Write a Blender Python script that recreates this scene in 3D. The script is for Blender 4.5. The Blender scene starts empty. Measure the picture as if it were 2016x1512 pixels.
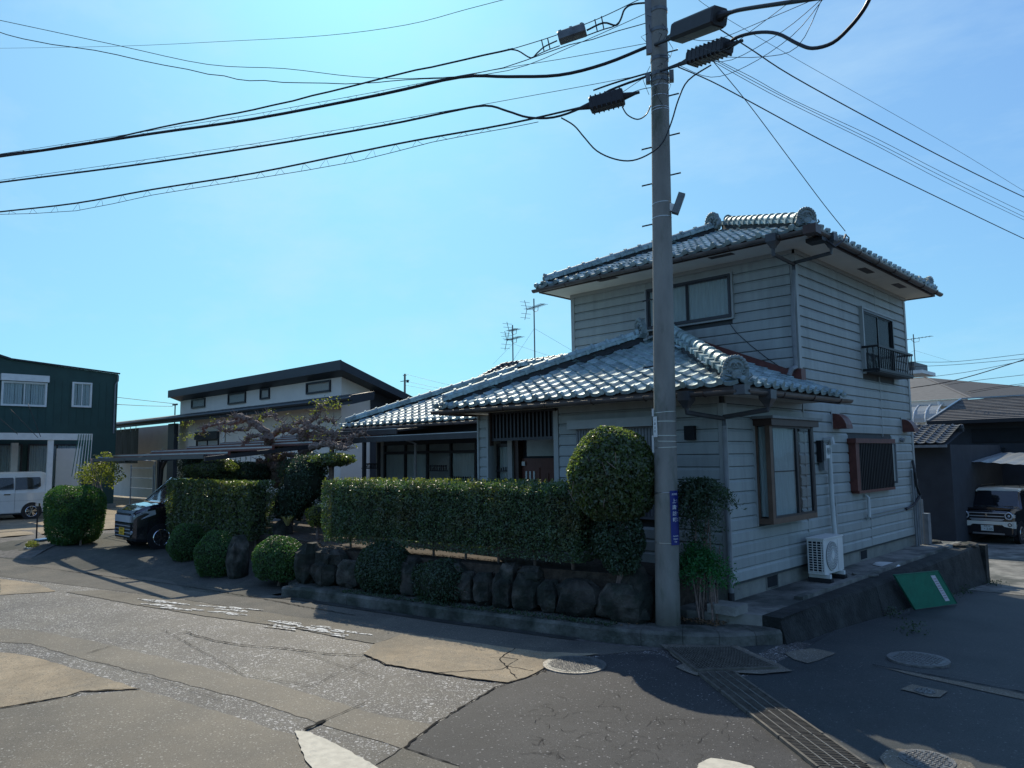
import bpy, math, random
import numpy as np
from mathutils import Vector, Matrix
random.seed(7); np.random.seed(7)
rnd = random.random
def ru(a, b): return a + (b - a) * rnd()
S = bpy.context.scene
C = S.collection
R = math.radians

# ---------------------------------------------------------------- camera
F = 1460.0; YAW = R(44.10); PIT = R(5.58); ROL = R(-.753); H = 2.3
fw = Vector((-math.sin(YAW)*math.cos(PIT), math.cos(YAW)*math.cos(PIT), math.sin(PIT)))
r0 = Vector((math.cos(YAW), math.sin(YAW), 0)); u0 = r0.cross(fw)
cr = r0*math.cos(ROL) + u0*math.sin(ROL); cu = -r0*math.sin(ROL) + u0*math.cos(ROL)
cam = bpy.data.cameras.new('camera'); co = bpy.data.objects.new('camera', cam); C.objects.link(co)
cam.sensor_fit = 'HORIZONTAL'; cam.sensor_width = 36; cam.lens = 36*F/2016; cam.clip_end = 2000
co.matrix_world = Matrix(((cr.x, cu.x, -fw.x, 0), (cr.y, cu.y, -fw.y, 0), (cr.z, cu.z, -fw.z, H), (0, 0, 0, 1)))
S.camera = co
CAM = Vector((0, 0, H))
def ray(px, py): return fw + cr*((px-1008)/F) + cu*((756-py)/F)
def at(px, py, ax, v):
    """point of the real plane x/y/z = v seen at a place of the photograph"""
    d = ray(px, py); i = 'xyz'.index(ax); return CAM + d*((v-CAM[i])/d[i])
def atv(px, py, P, Q):
    """point of the vertical plane through plan points P, Q"""
    n = Vector((Q[1]-P[1], -(Q[0]-P[0]), 0)); d = ray(px, py)
    return CAM + d*(n.dot(Vector((P[0], P[1], 0))-CAM)/n.dot(d))

# ---------------------------------------------------------------- world, sun
SUN_AZ = math.atan2(-.83, .56); SUN_EL = R(40.3)
w = bpy.data.worlds.new('World'); S.world = w; w.use_nodes = True
nt = w.node_tree; nd = nt.nodes; bg = nd['Background']
sky = nd.new('ShaderNodeTexSky'); sky.sky_type = 'NISHITA'; sky.sun_disc = False
sky.sun_elevation = SUN_EL; sky.sun_rotation = SUN_AZ; sky.air_density = 1.0; sky.dust_density = 1.0; sky.ozone_density = 1.6
# thin high cloud streaks
tc = nd.new('ShaderNodeTexCoord'); mp = nd.new('ShaderNodeMapping'); mp.inputs['Scale'].default_value = (1.2, 2.6, 5.0)
mp.inputs['Rotation'].default_value = (0, .25, .5)
no = nd.new('ShaderNodeTexNoise'); no.inputs['Scale'].default_value = 2.2; no.inputs['Detail'].default_value = 7; no.inputs['Roughness'].default_value = .62
cr1 = nd.new('ShaderNodeValToRGB'); cr1.color_ramp.elements[0].position = .45; cr1.color_ramp.elements[1].position = .85
cr1.color_ramp.elements[0].color = (0, 0, 0, 1); cr1.color_ramp.elements[1].color = (.42, .42, .42, 1)
mx = nd.new('ShaderNodeMix'); mx.data_type = 'RGBA'
L = nt.links.new
L(tc.outputs['Generated'], mp.inputs[0]); L(mp.outputs[0], no.inputs['Vector']); L(no.outputs['Fac'], cr1.inputs[0])
def vm(op, a, b):
    q = nd.new('ShaderNodeVectorMath'); q.operation = op
    for i, x in enumerate((a, b)):
        if isinstance(x, tuple): q.inputs[i].default_value = x
        else: L(x, q.inputs[i])
    return q.outputs[0]
# the sky texture, its glow round the sun softened, over an even blue haze
soft = vm('DIVIDE', vm('MULTIPLY', sky.outputs[0], (.60, 1.12, .95)), vm('ADD', vm('MULTIPLY', sky.outputs[0], (.11, .06, .06)), (1, 1, 1)))
full = vm('ADD', soft, (1.2, 1.6, 4.9))
L(cr1.outputs[0], mx.inputs[0]); L(full, mx.inputs[6]); mx.inputs[7].default_value = (6.2, 8.6, 10.4, 1)
L(mx.outputs[2], bg.inputs[0]); bg.inputs[1].default_value = .10
sd = bpy.data.lights.new('sun', 'SUN'); sd.energy = 5.0; sd.angle = R(.5); sd.color = (1, .90, .73)
so = bpy.data.objects.new('sun', sd); C.objects.link(so)
sdir = Vector((math.sin(SUN_AZ)*math.cos(SUN_EL), math.cos(SUN_AZ)*math.cos(SUN_EL), math.sin(SUN_EL)))
so.rotation_euler = sdir.to_track_quat('Z', 'Y').to_euler()
S.view_settings.view_transform = 'Standard'; S.view_settings.look = 'None'
S.view_settings.exposure = 0; S.view_settings.gamma = 1; S.view_settings.use_curve_mapping = False
try:
    S.cycles.max_bounces = 6; S.cycles.transparent_max_bounces = 12
except Exception: pass

# ---------------------------------------------------------------- materials
def mat(name, col, rough=.6, metal=0, var=.15, vs=6., bump=0., bs=40., spec=.4, col2=None, c2pos=(.5, .7), c2s=3., piece=0., trans=0., coat=0., stretch=None, hue=(2.2, 2.4, .8)):
    m = bpy.data.materials.new(name); m.use_nodes = True
    t = m.node_tree; n = t.nodes; l = t.links.new; p = n['Principled BSDF']
    p.inputs['Roughness'].default_value = rough; p.inputs['Metallic'].default_value = metal
    p.inputs['Specular IOR Level'].default_value = spec; p.inputs['Coat Weight'].default_value = coat
    g = n.new('ShaderNodeNewGeometry'); vec = g.outputs['Position']
    if stretch:
        mpn = n.new('ShaderNodeMapping'); mpn.inputs['Scale'].default_value = stretch; l(vec, mpn.inputs[0]); vec = mpn.outputs[0]
    a = n.new('ShaderNodeTexNoise'); a.inputs['Scale'].default_value = vs; a.inputs['Detail'].default_value = 5; l(vec, a.inputs['Vector'])
    mr = n.new('ShaderNodeMapRange'); mr.inputs[1].default_value = .3; mr.inputs[2].default_value = .7
    mr.inputs[3].default_value = 1-var; mr.inputs[4].default_value = 1+var; l(a.outputs['Fac'], mr.inputs[0])
    base = n.new('ShaderNodeMix'); base.data_type = 'RGBA'; base.inputs[6].default_value = (*col, 1)
    base.inputs[7].default_value = (*(col2 or col), 1); base.inputs[0].default_value = 0
    if col2:
        b = n.new('ShaderNodeTexNoise'); b.inputs['Scale'].default_value = c2s; b.inputs['Detail'].default_value = 8; b.inputs['Roughness'].default_value = .65; l(vec, b.inputs['Vector'])
        m2 = n.new('ShaderNodeMapRange'); m2.inputs[1].default_value = c2pos[0]; m2.inputs[2].default_value = c2pos[1]; l(b.outputs['Fac'], m2.inputs[0]); l(m2.outputs[0], base.inputs[0])
    mul = n.new('ShaderNodeMix'); mul.data_type = 'RGBA'; mul.blend_type = 'MULTIPLY'; mul.inputs[0].default_value = 1
    l(base.outputs[2], mul.inputs[6]); out = mr.outputs[0]
    if piece:
        oi = n.new('ShaderNodeObjectInfo'); m3 = n.new('ShaderNodeMapRange'); m3.inputs[3].default_value = 1-piece; m3.inputs[4].default_value = 1+piece
        l(oi.outputs['Random'], m3.inputs[0]); mm = n.new('ShaderNodeMath'); mm.operation = 'MULTIPLY'; l(m3.outputs[0], mm.inputs[0]); l(out, mm.inputs[1]); out = mm.outputs[0]
    l(out, mul.inputs[7]); l(mul.outputs[2], p.inputs['Base Color'])
    if bump:
        c = n.new('ShaderNodeTexNoise'); c.inputs['Scale'].default_value = bs; c.inputs['Detail'].default_value = 4; l(vec, c.inputs['Vector'])
        bp = n.new('ShaderNodeBump'); bp.inputs['Strength'].default_value = min(1, bump); bp.inputs['Distance'].default_value = .02; l(c.outputs['Fac'], bp.inputs['Height']); l(bp.outputs[0], p.inputs['Normal'])
    if trans:
        tr = n.new('ShaderNodeBsdfTranslucent'); ms = n.new('ShaderNodeMixShader'); ms.inputs[0].default_value = trans
        hs = n.new('ShaderNodeMix'); hs.data_type = 'RGBA'; hs.blend_type = 'MULTIPLY'; hs.inputs[0].default_value = 1; hs.inputs[7].default_value = (*hue, 1)
        l(mul.outputs[2], hs.inputs[6]); l(hs.outputs[2], tr.inputs[0]); l(p.outputs[0], ms.inputs[1]); l(tr.outputs[0], ms.inputs[2]); l(ms.outputs[0], n['Material Output'].inputs[0])
    return m

def asphalt(name, dark, light, speck, amount=.62, scale=85., bump=.8, worn=None, rough=.62, spec=.5):
    m = bpy.data.materials.new(name); m.use_nodes = True
    t = m.node_tree; n = t.nodes; l = t.links.new; p = n['Principled BSDF']; g = n.new('ShaderNodeNewGeometry'); P = g.outputs['Position']
    def noise(s, d=5, r=.6):
        a = n.new('ShaderNodeTexNoise'); a.inputs['Scale'].default_value = s; a.inputs['Detail'].default_value = d; a.inputs['Roughness'].default_value = r; l(P, a.inputs['Vector']); return a.outputs['Fac']
    def rng(x, a, b, c=0., d=1.):
        q = n.new('ShaderNodeMapRange'); q.inputs[1].default_value = a; q.inputs[2].default_value = b; q.inputs[3].default_value = c; q.inputs[4].default_value = d; l(x, q.inputs[0]); return q.outputs[0]
    def mix(f, a, b):
        q = n.new('ShaderNodeMix'); q.data_type = 'RGBA'; l(f, q.inputs[0])
        for i, x in ((6, a), (7, b)):
            if isinstance(x, tuple): q.inputs[i].default_value = (*x, 1)
            else: l(x, q.inputs[i])
        return q.outputs[2]
    col = mix(rng(noise(1.3), .35, .68), dark, light)
    if worn: col = mix(rng(noise(.55, 8, .7), .46, .64), col, worn)
    if worn: col = mix(rng(noise(9., 6, .75), .48, .66, 0, .7), col, worn)
    # single pale chippings in three sizes
    tot = None
    for sc_, am_, wgt in ((scale, amount, 1.), (scale*1.9, amount+.02, .8), (scale*.55, min(.985, amount+.30), 1.)):
        v = n.new('ShaderNodeTexVoronoi'); v.inputs['Scale'].default_value = sc_; v.inputs['Randomness'].default_value = 1.; l(P, v.inputs['Vector'])
        sp = n.new('ShaderNodeSeparateColor'); l(v.outputs['Color'], sp.inputs[0])
        wd = n.new('ShaderNodeMath'); wd.operation = 'MULTIPLY_ADD'; l(sp.outputs[1], wd.inputs[0]); wd.inputs[1].default_value = .26; wd.inputs[2].default_value = .20
        ln = n.new('ShaderNodeMath'); ln.operation = 'LESS_THAN'; l(v.outputs['Distance'], ln.inputs[0]); l(wd.outputs[0], ln.inputs[1])
        mm = n.new('ShaderNodeMath'); mm.operation = 'MULTIPLY'; l(rng(sp.outputs[0], am_, am_+.03, 0, wgt), mm.inputs[0]); l(ln.outputs[0], mm.inputs[1])
        if tot is None: tot = mm.outputs[0]
        else:
            q = n.new('ShaderNodeMath'); q.operation = 'MAXIMUM'; l(tot, q.inputs[0]); l(mm.outputs[0], q.inputs[1]); tot = q.outputs[0]
    m4 = n.new('ShaderNodeMath'); m4.operation = 'MULTIPLY'; l(tot, m4.inputs[0]); l(rng(noise(1.7, 5, .7), .36, .58, .5, 1.), m4.inputs[1])
    m5 = n.new('ShaderNodeMath'); m5.operation = 'MULTIPLY'; l(m4.outputs[0], m5.inputs[0]); l(rng(noise(60., 2), .35, .6, .3, 1.), m5.inputs[1])
    col = mix(m5.outputs[0], col, speck)
    col = mix(rng(noise(75., 4, .75), .36, .46, .85, 0), col, tuple(c*.25 for c in dark))
    col = mix(rng(noise(.9, 6, .7), .50, .66, 0, .35), col, tuple(c*.5 for c in dark))
    l(col, p.inputs['Base Color'])
    p.inputs['Roughness'].default_value = rough; p.inputs['Specular IOR Level'].default_value = spec
    ad = n.new('ShaderNodeMath'); ad.operation = 'ADD'; l(noise(110., 6, .7), ad.inputs[0]); l(tot, ad.inputs[1])
    bp = n.new('ShaderNodeBump'); bp.inputs['Strength'].default_value = bump; bp.inputs['Distance'].default_value = .006; l(ad.outputs[0], bp.inputs['Height']); l(bp.outputs[0], p.inputs['Normal'])
    return m

def glass(name, tint=(.02, .03, .035), alpha=.12, rough=.02):
    m = bpy.data.materials.new(name); m.use_nodes = True
    t = m.node_tree; n = t.nodes; l = t.links.new; p = n['Principled BSDF']
    p.inputs['Base Color'].default_value = (*tint, 1); p.inputs['Roughness'].default_value = rough; p.inputs['Specular IOR Level'].default_value = .8
    tr = n.new('ShaderNodeBsdfTransparent'); tr.inputs[0].default_value = (.95, .97, .97, 1)
    ms = n.new('ShaderNodeMixShader'); fr = n.new('ShaderNodeFresnel'); fr.inputs[0].default_value = 1.6
    mr = n.new('ShaderNodeMapRange'); mr.inputs[3].default_value = alpha; mr.inputs[4].default_value = 1.3; l(fr.outputs[0], mr.inputs[0])
    gb_ = n.new('ShaderNodeNewGeometry'); iv = n.new('ShaderNodeMath'); iv.operation = 'SUBTRACT'; iv.inputs[0].default_value = 1; l(gb_.outputs['Backfacing'], iv.inputs[1])
    fm_ = n.new('ShaderNodeMath'); fm_.operation = 'MULTIPLY'; l(mr.outputs[0], fm_.inputs[0]); l(iv.outputs[0], fm_.inputs[1])
    l(fm_.outputs[0], ms.inputs[0]); l(tr.outputs[0], ms.inputs[1]); l(p.outputs[0], ms.inputs[2]); l(ms.outputs[0], n['Material Output'].inputs[0])
    g = n.new('ShaderNodeNewGeometry'); a = n.new('ShaderNodeTexNoise'); a.inputs['Scale'].default_value = 2.; l(g.outputs['Position'], a.inputs['Vector'])
    bp = n.new('ShaderNodeBump'); bp.inputs['Strength'].default_value = .05; bp.inputs['Distance'].default_value = .1; l(a.outputs['Fac'], bp.inputs['Height']); l(bp.outputs[0], p.inputs['Normal'])
    return m

M = dict(
 ground=mat('ground_gravel', (.10, .095, .085), .9, var=.4, vs=9, bump=1, bs=50),
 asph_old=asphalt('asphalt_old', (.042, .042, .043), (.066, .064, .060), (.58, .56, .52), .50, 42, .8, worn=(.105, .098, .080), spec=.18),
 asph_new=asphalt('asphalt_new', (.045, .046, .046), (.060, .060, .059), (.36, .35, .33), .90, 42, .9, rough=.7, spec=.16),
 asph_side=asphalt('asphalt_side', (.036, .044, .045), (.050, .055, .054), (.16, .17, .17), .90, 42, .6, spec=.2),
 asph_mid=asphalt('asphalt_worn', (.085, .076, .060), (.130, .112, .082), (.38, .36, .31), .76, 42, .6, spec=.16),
 tan=asphalt('concrete_tan', (.28, .225, .15), (.37, .30, .20), (.46, .41, .32), .80, 60, .35, worn=(.20, .175, .13), rough=.85, spec=.1),
 tan2=asphalt('concrete_grey_tan', (.13, .12, .095), (.20, .175, .13), (.40, .37, .31), .78, 50, .45, worn=(.15, .14, .115), rough=.85, spec=.12),
 gutterc=asphalt('gutter_concrete', (.085, .085, .076), (.15, .138, .112), (.28, .27, .23), .82, 50, .4, worn=(.11, .105, .09), rough=.85, spec=.12),
 driveway=asphalt('driveway_concrete', (.075, .078, .070), (.12, .115, .095), (.22, .21, .18), .9, 50, .5, worn=(.055, .06, .05), rough=.85, spec=.1),
 crack=mat('crack_shadow', (.012, .012, .012), .95, var=.2, spec=.1),
 white_paint=mat('worn_road_paint', (.60, .60, .56), .8, var=.15, vs=20, col2=(.13, .12, .10), c2pos=(.48, .54), c2s=22, spec=.1),
 white_paint2=mat('road_paint', (.52, .48, .38), .8, spec=.1, var=.12, vs=15, bump=.4, bs=60, col2=(.40, .38, .33), c2pos=(.6, .75), c2s=14),
 pcurb=mat('kerb_concrete', (.105, .105, .09), .9, var=.35, vs=5, bump=.8, bs=30, col2=(.028, .036, .026), c2pos=(.42, .62), c2s=2.2),
 slab=mat('slab_concrete', (.20, .195, .17), .85, var=.3, vs=3, bump=.4, bs=40, col2=(.055, .06, .052), c2pos=(.42, .60), c2s=1.3),
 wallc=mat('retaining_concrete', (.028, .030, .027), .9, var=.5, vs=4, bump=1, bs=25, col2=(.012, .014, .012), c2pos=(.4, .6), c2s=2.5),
 found=mat('foundation_concrete', (.21, .21, .18), .85, var=.15, vs=5, bump=.3, bs=50, col2=(.15, .155, .14), c2pos=(.5, .7), c2s=2),
 soil=mat('garden_soil', (.055, .042, .03), .95, var=.4, vs=14, bump=1, bs=30),
 stone=mat('garden_stone', (.060, .054, .043), .9, var=.5, vs=7, bump=1, bs=22, col2=(.014, .018, .012), c2pos=(.40, .56), c2s=3., piece=.3),
 siding=mat('siding_metal', (.30, .325, .31), .5, var=.09, vs=2.6, bump=.08, bs=200, spec=.3, piece=.06, stretch=(2.4, 2.4, .35), col2=(.22, .24, .225), c2pos=(.50, .78), c2s=1.6),
 siding_up=mat('corner_trim', (.30, .315, .30), .45, var=.06, spec=.4),
 core=mat('wall_core', (.06, .065, .065), .8, var=.1),
 soffit=mat('soffit_board', (.74, .71, .64), .8, var=.06, vs=2, col2=(.58, .55, .49), c2pos=(.55, .8), c2s=1.5),
 brown=mat('brown_metal', (.055, .030, .022), .45, var=.2, vs=8),
 brown2=mat('reddish_brown', (.12, .038, .028), .5, var=.25, vs=10),
 tanwood=mat('bronze_frame', (.12, .075, .05), .5, var=.15, vs=8),
 door=mat('door_wood', (.11, .035, .022), .45, var=.2, vs=5, stretch=(8, 8, 1)),
 tile=mat('kawara_tile', (.25, .335, .335), .55, metal=.35, var=.28, vs=9, bump=.22, bs=60, spec=.55, piece=.26, col2=(.15, .19, .18), c2pos=(.54, .72), c2s=5),
 tile_dk=mat('kawara_dark', (.05, .055, .058), .5, metal=.1, var=.2, vs=7, spec=.5, piece=.2),
 deck=mat('roof_underlay', (.035, .038, .04), .9, var=.2),
 oni=mat('ridge_ornament', (.19, .23, .22), .5, metal=.15, var=.25, vs=12, bump=.5, bs=60),
 gutter=mat('gutter_pvc', (.085, .075, .07), .4, var=.35, vs=5, spec=.5, stretch=(1, 1, 4)),
 pipe=mat('downpipe_grey', (.17, .18, .185), .4, var=.2, vs=6),
 pipedk=mat('downpipe_dark', (.05, .055, .06), .4, var=.2, vs=6),
 white=mat('white_plastic', (.62, .62, .58), .45, var=.08, vs=4),
 whitepipe=mat('duct_white', (.50, .52, .50), .5, var=.1, vs=4),
 alu=mat('aluminium', (.32, .34, .35), .35, metal=.7, var=.1),
 bronze=mat('bronze_aluminium', (.035, .035, .038), .4, metal=.3, var=.15),
 black=mat('black_iron', (.012, .012, .014), .5, var=.2),
 rubber=mat('black_rubber', (.02, .02, .022), .55, var=.2, vs=10),
 cable=mat('cable_sheath', (.012, .014, .018), .5, var=.1),
 pole=mat('pole_concrete', (.21, .205, .18), .85, var=.2, vs=3, bump=.35, bs=60, col2=(.10, .115, .085), c2pos=(.5, .66), c2s=2.2, stretch=(1.5, 1.5, .5)),
 steel=mat('steel_band', (.42, .42, .40), .35, metal=.9, var=.1),
 dsteel=mat('dark_galvanised', (.13, .14, .14), .5, metal=.5, var=.25, vs=12),
 grate=mat('grate_steel', (.12, .112, .095), .5, metal=.35, var=.3, vs=14),
 iron=mat('cast_iron', (.14, .14, .135), .5, metal=.5, var=.3, vs=20, bump=.5, bs=60),
 signblue=mat('sign_blue', (.012, .022, .16), .4, var=.08),
 signwhite=mat('sign_white', (.75, .77, .78), .5, var=.04),
 plate_y=mat('yellow_plate', (.72, .42, .02), .45, var=.05),
 plate_w=mat('white_plate', (.62, .66, .62), .45, var=.05),
 ink=mat('dark_ink', (.02, .05, .03), .6, var=.05),
 curtain=mat('lace_curtain', (.50, .56, .54), .8, var=.1, vs=12, stretch=(3, 3, .3)),
 dark=mat('dark_interior', (.012, .014, .016), .9, var=.2),
 glass=glass('window_glass'), glass_dk=glass('car_glass', (.005, .008, .01), .75), frost=mat('frosted_glass', (.30, .33, .31), .3, var=.12, vs=5),
 green_board=mat('green_board', (.008, .15, .085), .7, var=.14, vs=8, bump=.3, bs=180),
 paper=mat('paper_strip', (.55, .52, .55), .8, var=.06), faded=mat('faded_print', (.36, .28, .29), .8, var=.1),
 leaf=mat('hedge_leaf', (.060, .105, .050), .42, var=.5, vs=9, spec=.6, trans=.30, col2=(.085, .085, .035), c2pos=(.5, .7), c2s=2.5),
 leaf2=mat('glossy_leaf', (.080, .110, .050), .36, var=.55, vs=14, spec=.7, trans=.42, col2=(.14, .115, .045), c2pos=(.55, .72), c2s=5),
 leaf3=mat('nandina_leaf', (.028, .12, .040), .5, var=.4, vs=8, trans=.35),
 leaf4=mat('round_shrub_leaf', (.040, .095, .026), .55, var=.45, vs=12, trans=.25),
 leaf5=mat('yellow_green_leaf', (.12, .13, .035), .5, var=.4, vs=6, trans=.4),
 leafdk=mat('dark_shrub_leaf', (.035, .062, .034), .5, var=.4, vs=8, trans=.2),
 conifer=mat('conifer_leaf', (.038, .10, .028), .6, var=.4, vs=5, trans=.3, col2=(.05, .085, .02), c2pos=(.5, .7), c2s=1.5),
 dry=mat('dry_leaf', (.16, .10, .055), .8, var=.4, vs=20, trans=.2),
 strapy=mat('dry_grass', (.30, .25, .10), .7, var=.3, vs=20, trans=.3),
 twigcore=mat('hedge_core', (.012, .018, .008), .95, var=.3, vs=10),
 bark=mat('bark', (.17, .125, .10), .9, var=.4, vs=25, bump=1, bs=40),
 bark2=mat('pale_twig', (.20, .145, .12), .85, var=.3, vs=20),
 whitewall=mat('white_tile_wall', (.72, .66, .56), .7, var=.05, vs=2),
 whitewall2=mat('cream_wall', (.70, .65, .56), .75, var=.06, vs=2),
 darkgreen=mat('dark_green_siding', (.020, .055, .045), .6, var=.12, vs=2),
 charcoal=mat('charcoal_trim', (.022, .028, .034), .5, var=.15, vs=3),
 darkhouse=mat('dark_plaster', (.030, .034, .040), .85, var=.15, vs=3),
 slate=mat('slate_roof', (.09, .085, .08), .7, var=.2, vs=3, piece=.2),
 slate2_shade=mat('grey_shingle_shaded', (.050, .052, .052), .85, var=.15, vs=4), slate2=mat('grey_shingle', (.105, .105, .10), .8, var=.15, vs=4),
 carwhite=mat('white_car_paint', (.55, .57, .56), .25, var=.03, spec=.6, coat=.6),
 carcream=mat('cream_car_paint', (.72, .71, .62), .28, var=.03, spec=.6, coat=.6),
 carblack=mat('black_car_paint', (.010, .010, .013), .15, var=.05, spec=.7, coat=1.),
 silver=mat('silver_trim', (.50, .53, .55), .28, metal=.35, var=.05), chrome=mat('chrome', (.60, .62, .64), .12, metal=1, var=.03),
 lamp=mat('headlight_lens', (.50, .54, .56), .1, metal=.4, var=.1, spec=.8),
 amber=mat('amber_lens', (.4, .15, .02), .2, var=.1), poly=mat('polycarbonate', (.42, .45, .45), .3, var=.1, trans=.4, hue=(1, 1, 1)),
 tealnet=mat('green_net', (.03, .12, .08), .7, var=.2), blue=mat('blue_plastic', (.02, .16, .32), .4, var=.2), red=mat('red_brown_bucket', (.25, .05, .03), .6, var=.2),
 smoke=mat('smoked_sheet', (.020, .014, .016), .6, var=.2), skyhood=mat('sky_reflecting_bonnet', (.12, .13, .15), .22, metal=.7, var=.04),
 screen=mat('hanging_reed_screen', (.11, .10, .085), .9, var=.3, vs=4, stretch=(6, 6, .4)),
)

# ---------------------------------------------------------------- mesh helpers
class MB:
    def __init__(s): s.v = []; s.f = []
    def add(s, vs, fs):
        b = len(s.v); s.v += [tuple(p) for p in vs]; s.f += [tuple(b+i for i in q) for q in fs]; return s
    def box(s, x0, x1, y0, y1, z0, z1):
        return s.add([(x, y, z) for z in (z0, z1) for y in (y0, y1) for x in (x0, x1)],
                     [(0, 2, 3, 1), (4, 5, 7, 6), (0, 1, 5, 4), (2, 6, 7, 3), (0, 4, 6, 2), (1, 3, 7, 5)])
    def obox(s, c, ax, ay, az):
        c, ax, ay, az = map(Vector, (c, ax, ay, az))
        return s.add([c+ax*i+ay*j+az*k for k in (-1, 1) for j in (-1, 1) for i in (-1, 1)],
                     [(0, 2, 3, 1), (4, 5, 7, 6), (0, 1, 5, 4), (2, 6, 7, 3), (0, 4, 6, 2), (1, 3, 7, 5)])
    def bar(s, a, b, w, h=None, up=(0, 0, 1)):
        a, b = Vector(a), Vector(b); d = (b-a); l = d.length
        if l < 1e-6: return s
        d /= l; up = Vector(up)
        if abs(d.dot(up)) > .98: up = Vector((1, 0, 0))
        sx = d.cross(up).normalized(); sz = sx.cross(d)
        return s.obox((a+b)/2, d*l/2, sx*w/2, sz*(h or w)/2)
    def tube(s, pts, r, n=6, cap=True):
        pts = [Vector(p) for p in pts]
        rs = r if isinstance(r, (list, tuple)) else [r]*len(pts)
        b = len(s.v); up = Vector((0, 0, 1)); prev = None
        for i, p in enumerate(pts):
            d = (pts[min(i+1, len(pts)-1)]-pts[max(i-1, 0)])
            d = d.normalized() if d.length > 1e-9 else Vector((1, 0, 0))
            if prev is None:
                a = Vector((0, 0, 1)) if abs(d.z) < .9 else Vector((1, 0, 0)); x = d.cross(a).normalized()
            else:
                x = (prev-d*prev.dot(d)); x = x.normalized() if x.length > 1e-6 else d.cross(up).normalized()
            prev = x; y = d.cross(x)
            for k in range(n):
                t = 2*math.pi*k/n; s.v.append(tuple(p+(x*math.cos(t)+y*math.sin(t))*rs[i]))
        for i in range(len(pts)-1):
            for k in range(n):
                s.f.append((b+i*n+k, b+i*n+(k+1) % n, b+(i+1)*n+(k+1) % n, b+(i+1)*n+k))
        if cap:
            s.f.append(tuple(b+k for k in range(n))[::-1]); s.f.append(tuple(b+(len(pts)-1)*n+k for k in range(n)))
        return s
    def disc(s, c, nrm, r, h, n=20, r2=None):
        c = Vector(c); nrm = Vector(nrm).normalized()
        return s.tube([c, c+nrm*h], [r, r2 if r2 is not None else r], n)
    def poly(s, pts): return s.add(pts, [tuple(range(len(pts)))])
    def prism(s, pts, off):
        off = Vector(off); n = len(pts); b = [Vector(p) for p in pts]
        return s.add(b+[p+off for p in b], [tuple(range(n))[::-1], tuple(range(n, 2*n))]+[(i, (i+1) % n, n+(i+1) % n, n+i) for i in range(n)])
    def loft(s, secs, cap=True, closed=True):
        b = len(s.v); n = len(secs[0])
        for q in secs: s.v += [tuple(p) for p in q]
        m = n if closed else n-1
        for i in range(len(secs)-1):
            for k in range(m): s.f.append((b+i*n+k, b+i*n+(k+1) % n, b+(i+1)*n+(k+1) % n, b+(i+1)*n+k))
        if cap: s.f.append(tuple(b+k for k in range(n))[::-1]); s.f.append(tuple(b+(len(secs)-1)*n+k for k in range(n)))
        return s
    def ball(s, c, r, nu=10, nv=7, sc=(1, 1, 1), nz=0, rot=None):
        secs = []; c = Vector(c)
        for j in range(nv+1):
            ph = -math.pi/2+math.pi*j/nv; row = []
            for i in range(nu):
                t = 2*math.pi*i/nu; k = r*(1+(ru(-nz, nz) if nz else 0))
                v = Vector((math.cos(ph)*math.cos(t)*sc[0], math.cos(ph)*math.sin(t)*sc[1], math.sin(ph)*sc[2]))*k
                if rot: v = rot @ v
                row.append(c+v)
            secs.append(row)
        return s.loft(secs)
    def mesh(s, name, m, smooth=False):
        me = bpy.data.meshes.new(name); me.from_pydata(s.v, [], s.f); me.materials.append(m)
        if smooth: me.shade_smooth()
        me.update(); return me
    def build(s, name, m, parent=None, smooth=False, **k):
        return link(name, s.mesh(name, m, smooth), parent, **k)
def link(name, me, parent=None, mw=None, **k):
    o = bpy.data.objects.new(name, me); C.objects.link(o)
    if parent: o.parent = parent
    if mw is not None: o.matrix_basis = mw
    for a, b in k.items(): o[a] = b
    return o
def empty(name, parent=None, **k):
    o = bpy.data.objects.new(name, None); C.objects.link(o)
    if parent: o.parent = parent
    for a, b in k.items(): o[a] = b
    return o
def thing(name, label, cat, group=None):
    """an empty at the origin: parts carry world coordinates"""
    o = empty(name, label=label, category=cat)
    if group: o['group'] = group
    return o
def tag(o, label, cat, group=None, kind=None):
    o['label'] = label; o['category'] = cat
    if group: o['group'] = group
    if kind: o['kind'] = kind
    return o
def text_mesh(name, body, size, m, origin, right, up, parent, extrude=.002, align='CENTER'):
    cv = bpy.data.curves.new(name, 'FONT'); cv.body = body; cv.size = size; cv.extrude = extrude; cv.align_x = align; cv.align_y = 'CENTER'
    o = bpy.data.objects.new(name, cv); C.objects.link(o); bpy.context.view_layer.update()
    me = bpy.data.meshes.new_from_object(o.evaluated_get(bpy.context.evaluated_depsgraph_get()))
    bpy.data.objects.remove(o); me.materials.clear(); me.materials.append(m)
    right = Vector(right).normalized(); up = Vector(up).normalized(); nn = right.cross(up)
    T = Matrix(((right.x, up.x, nn.x, origin[0]), (right.y, up.y, nn.y, origin[1]), (right.z, up.z, nn.z, origin[2]), (0, 0, 0, 1)))
    me.transform(T)
    return link(name, me, parent)

def smooth01(t): t = max(0, min(1, t)); return t*t*(3-2*t)
KX = [-60, -24, -20.5, -15.4, -12.3, -11.4, -8.07, -5.7, -5.2, -4.75, -4.42, -4.15, -4.03]
KY = [-3.2, 3.6, 4.3, 5.55, 6.2, 6.62, 7.15, 7.66, 7.86, 8.12, 8.42, 8.80, 9.3]
def kerb(x): return float(np.interp(x, KX, KY))
def terrain(x, y):
    fall = -min(.55, .055*max(0, y-8.8))*max(smooth01((x+5.5)/1.2), smooth01((y-18.9)/.7))
    rise = .2*smooth01((-x-12.5)/3)*smooth01((y-kerb(x)-.2)/1.4)
    return fall+rise

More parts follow.
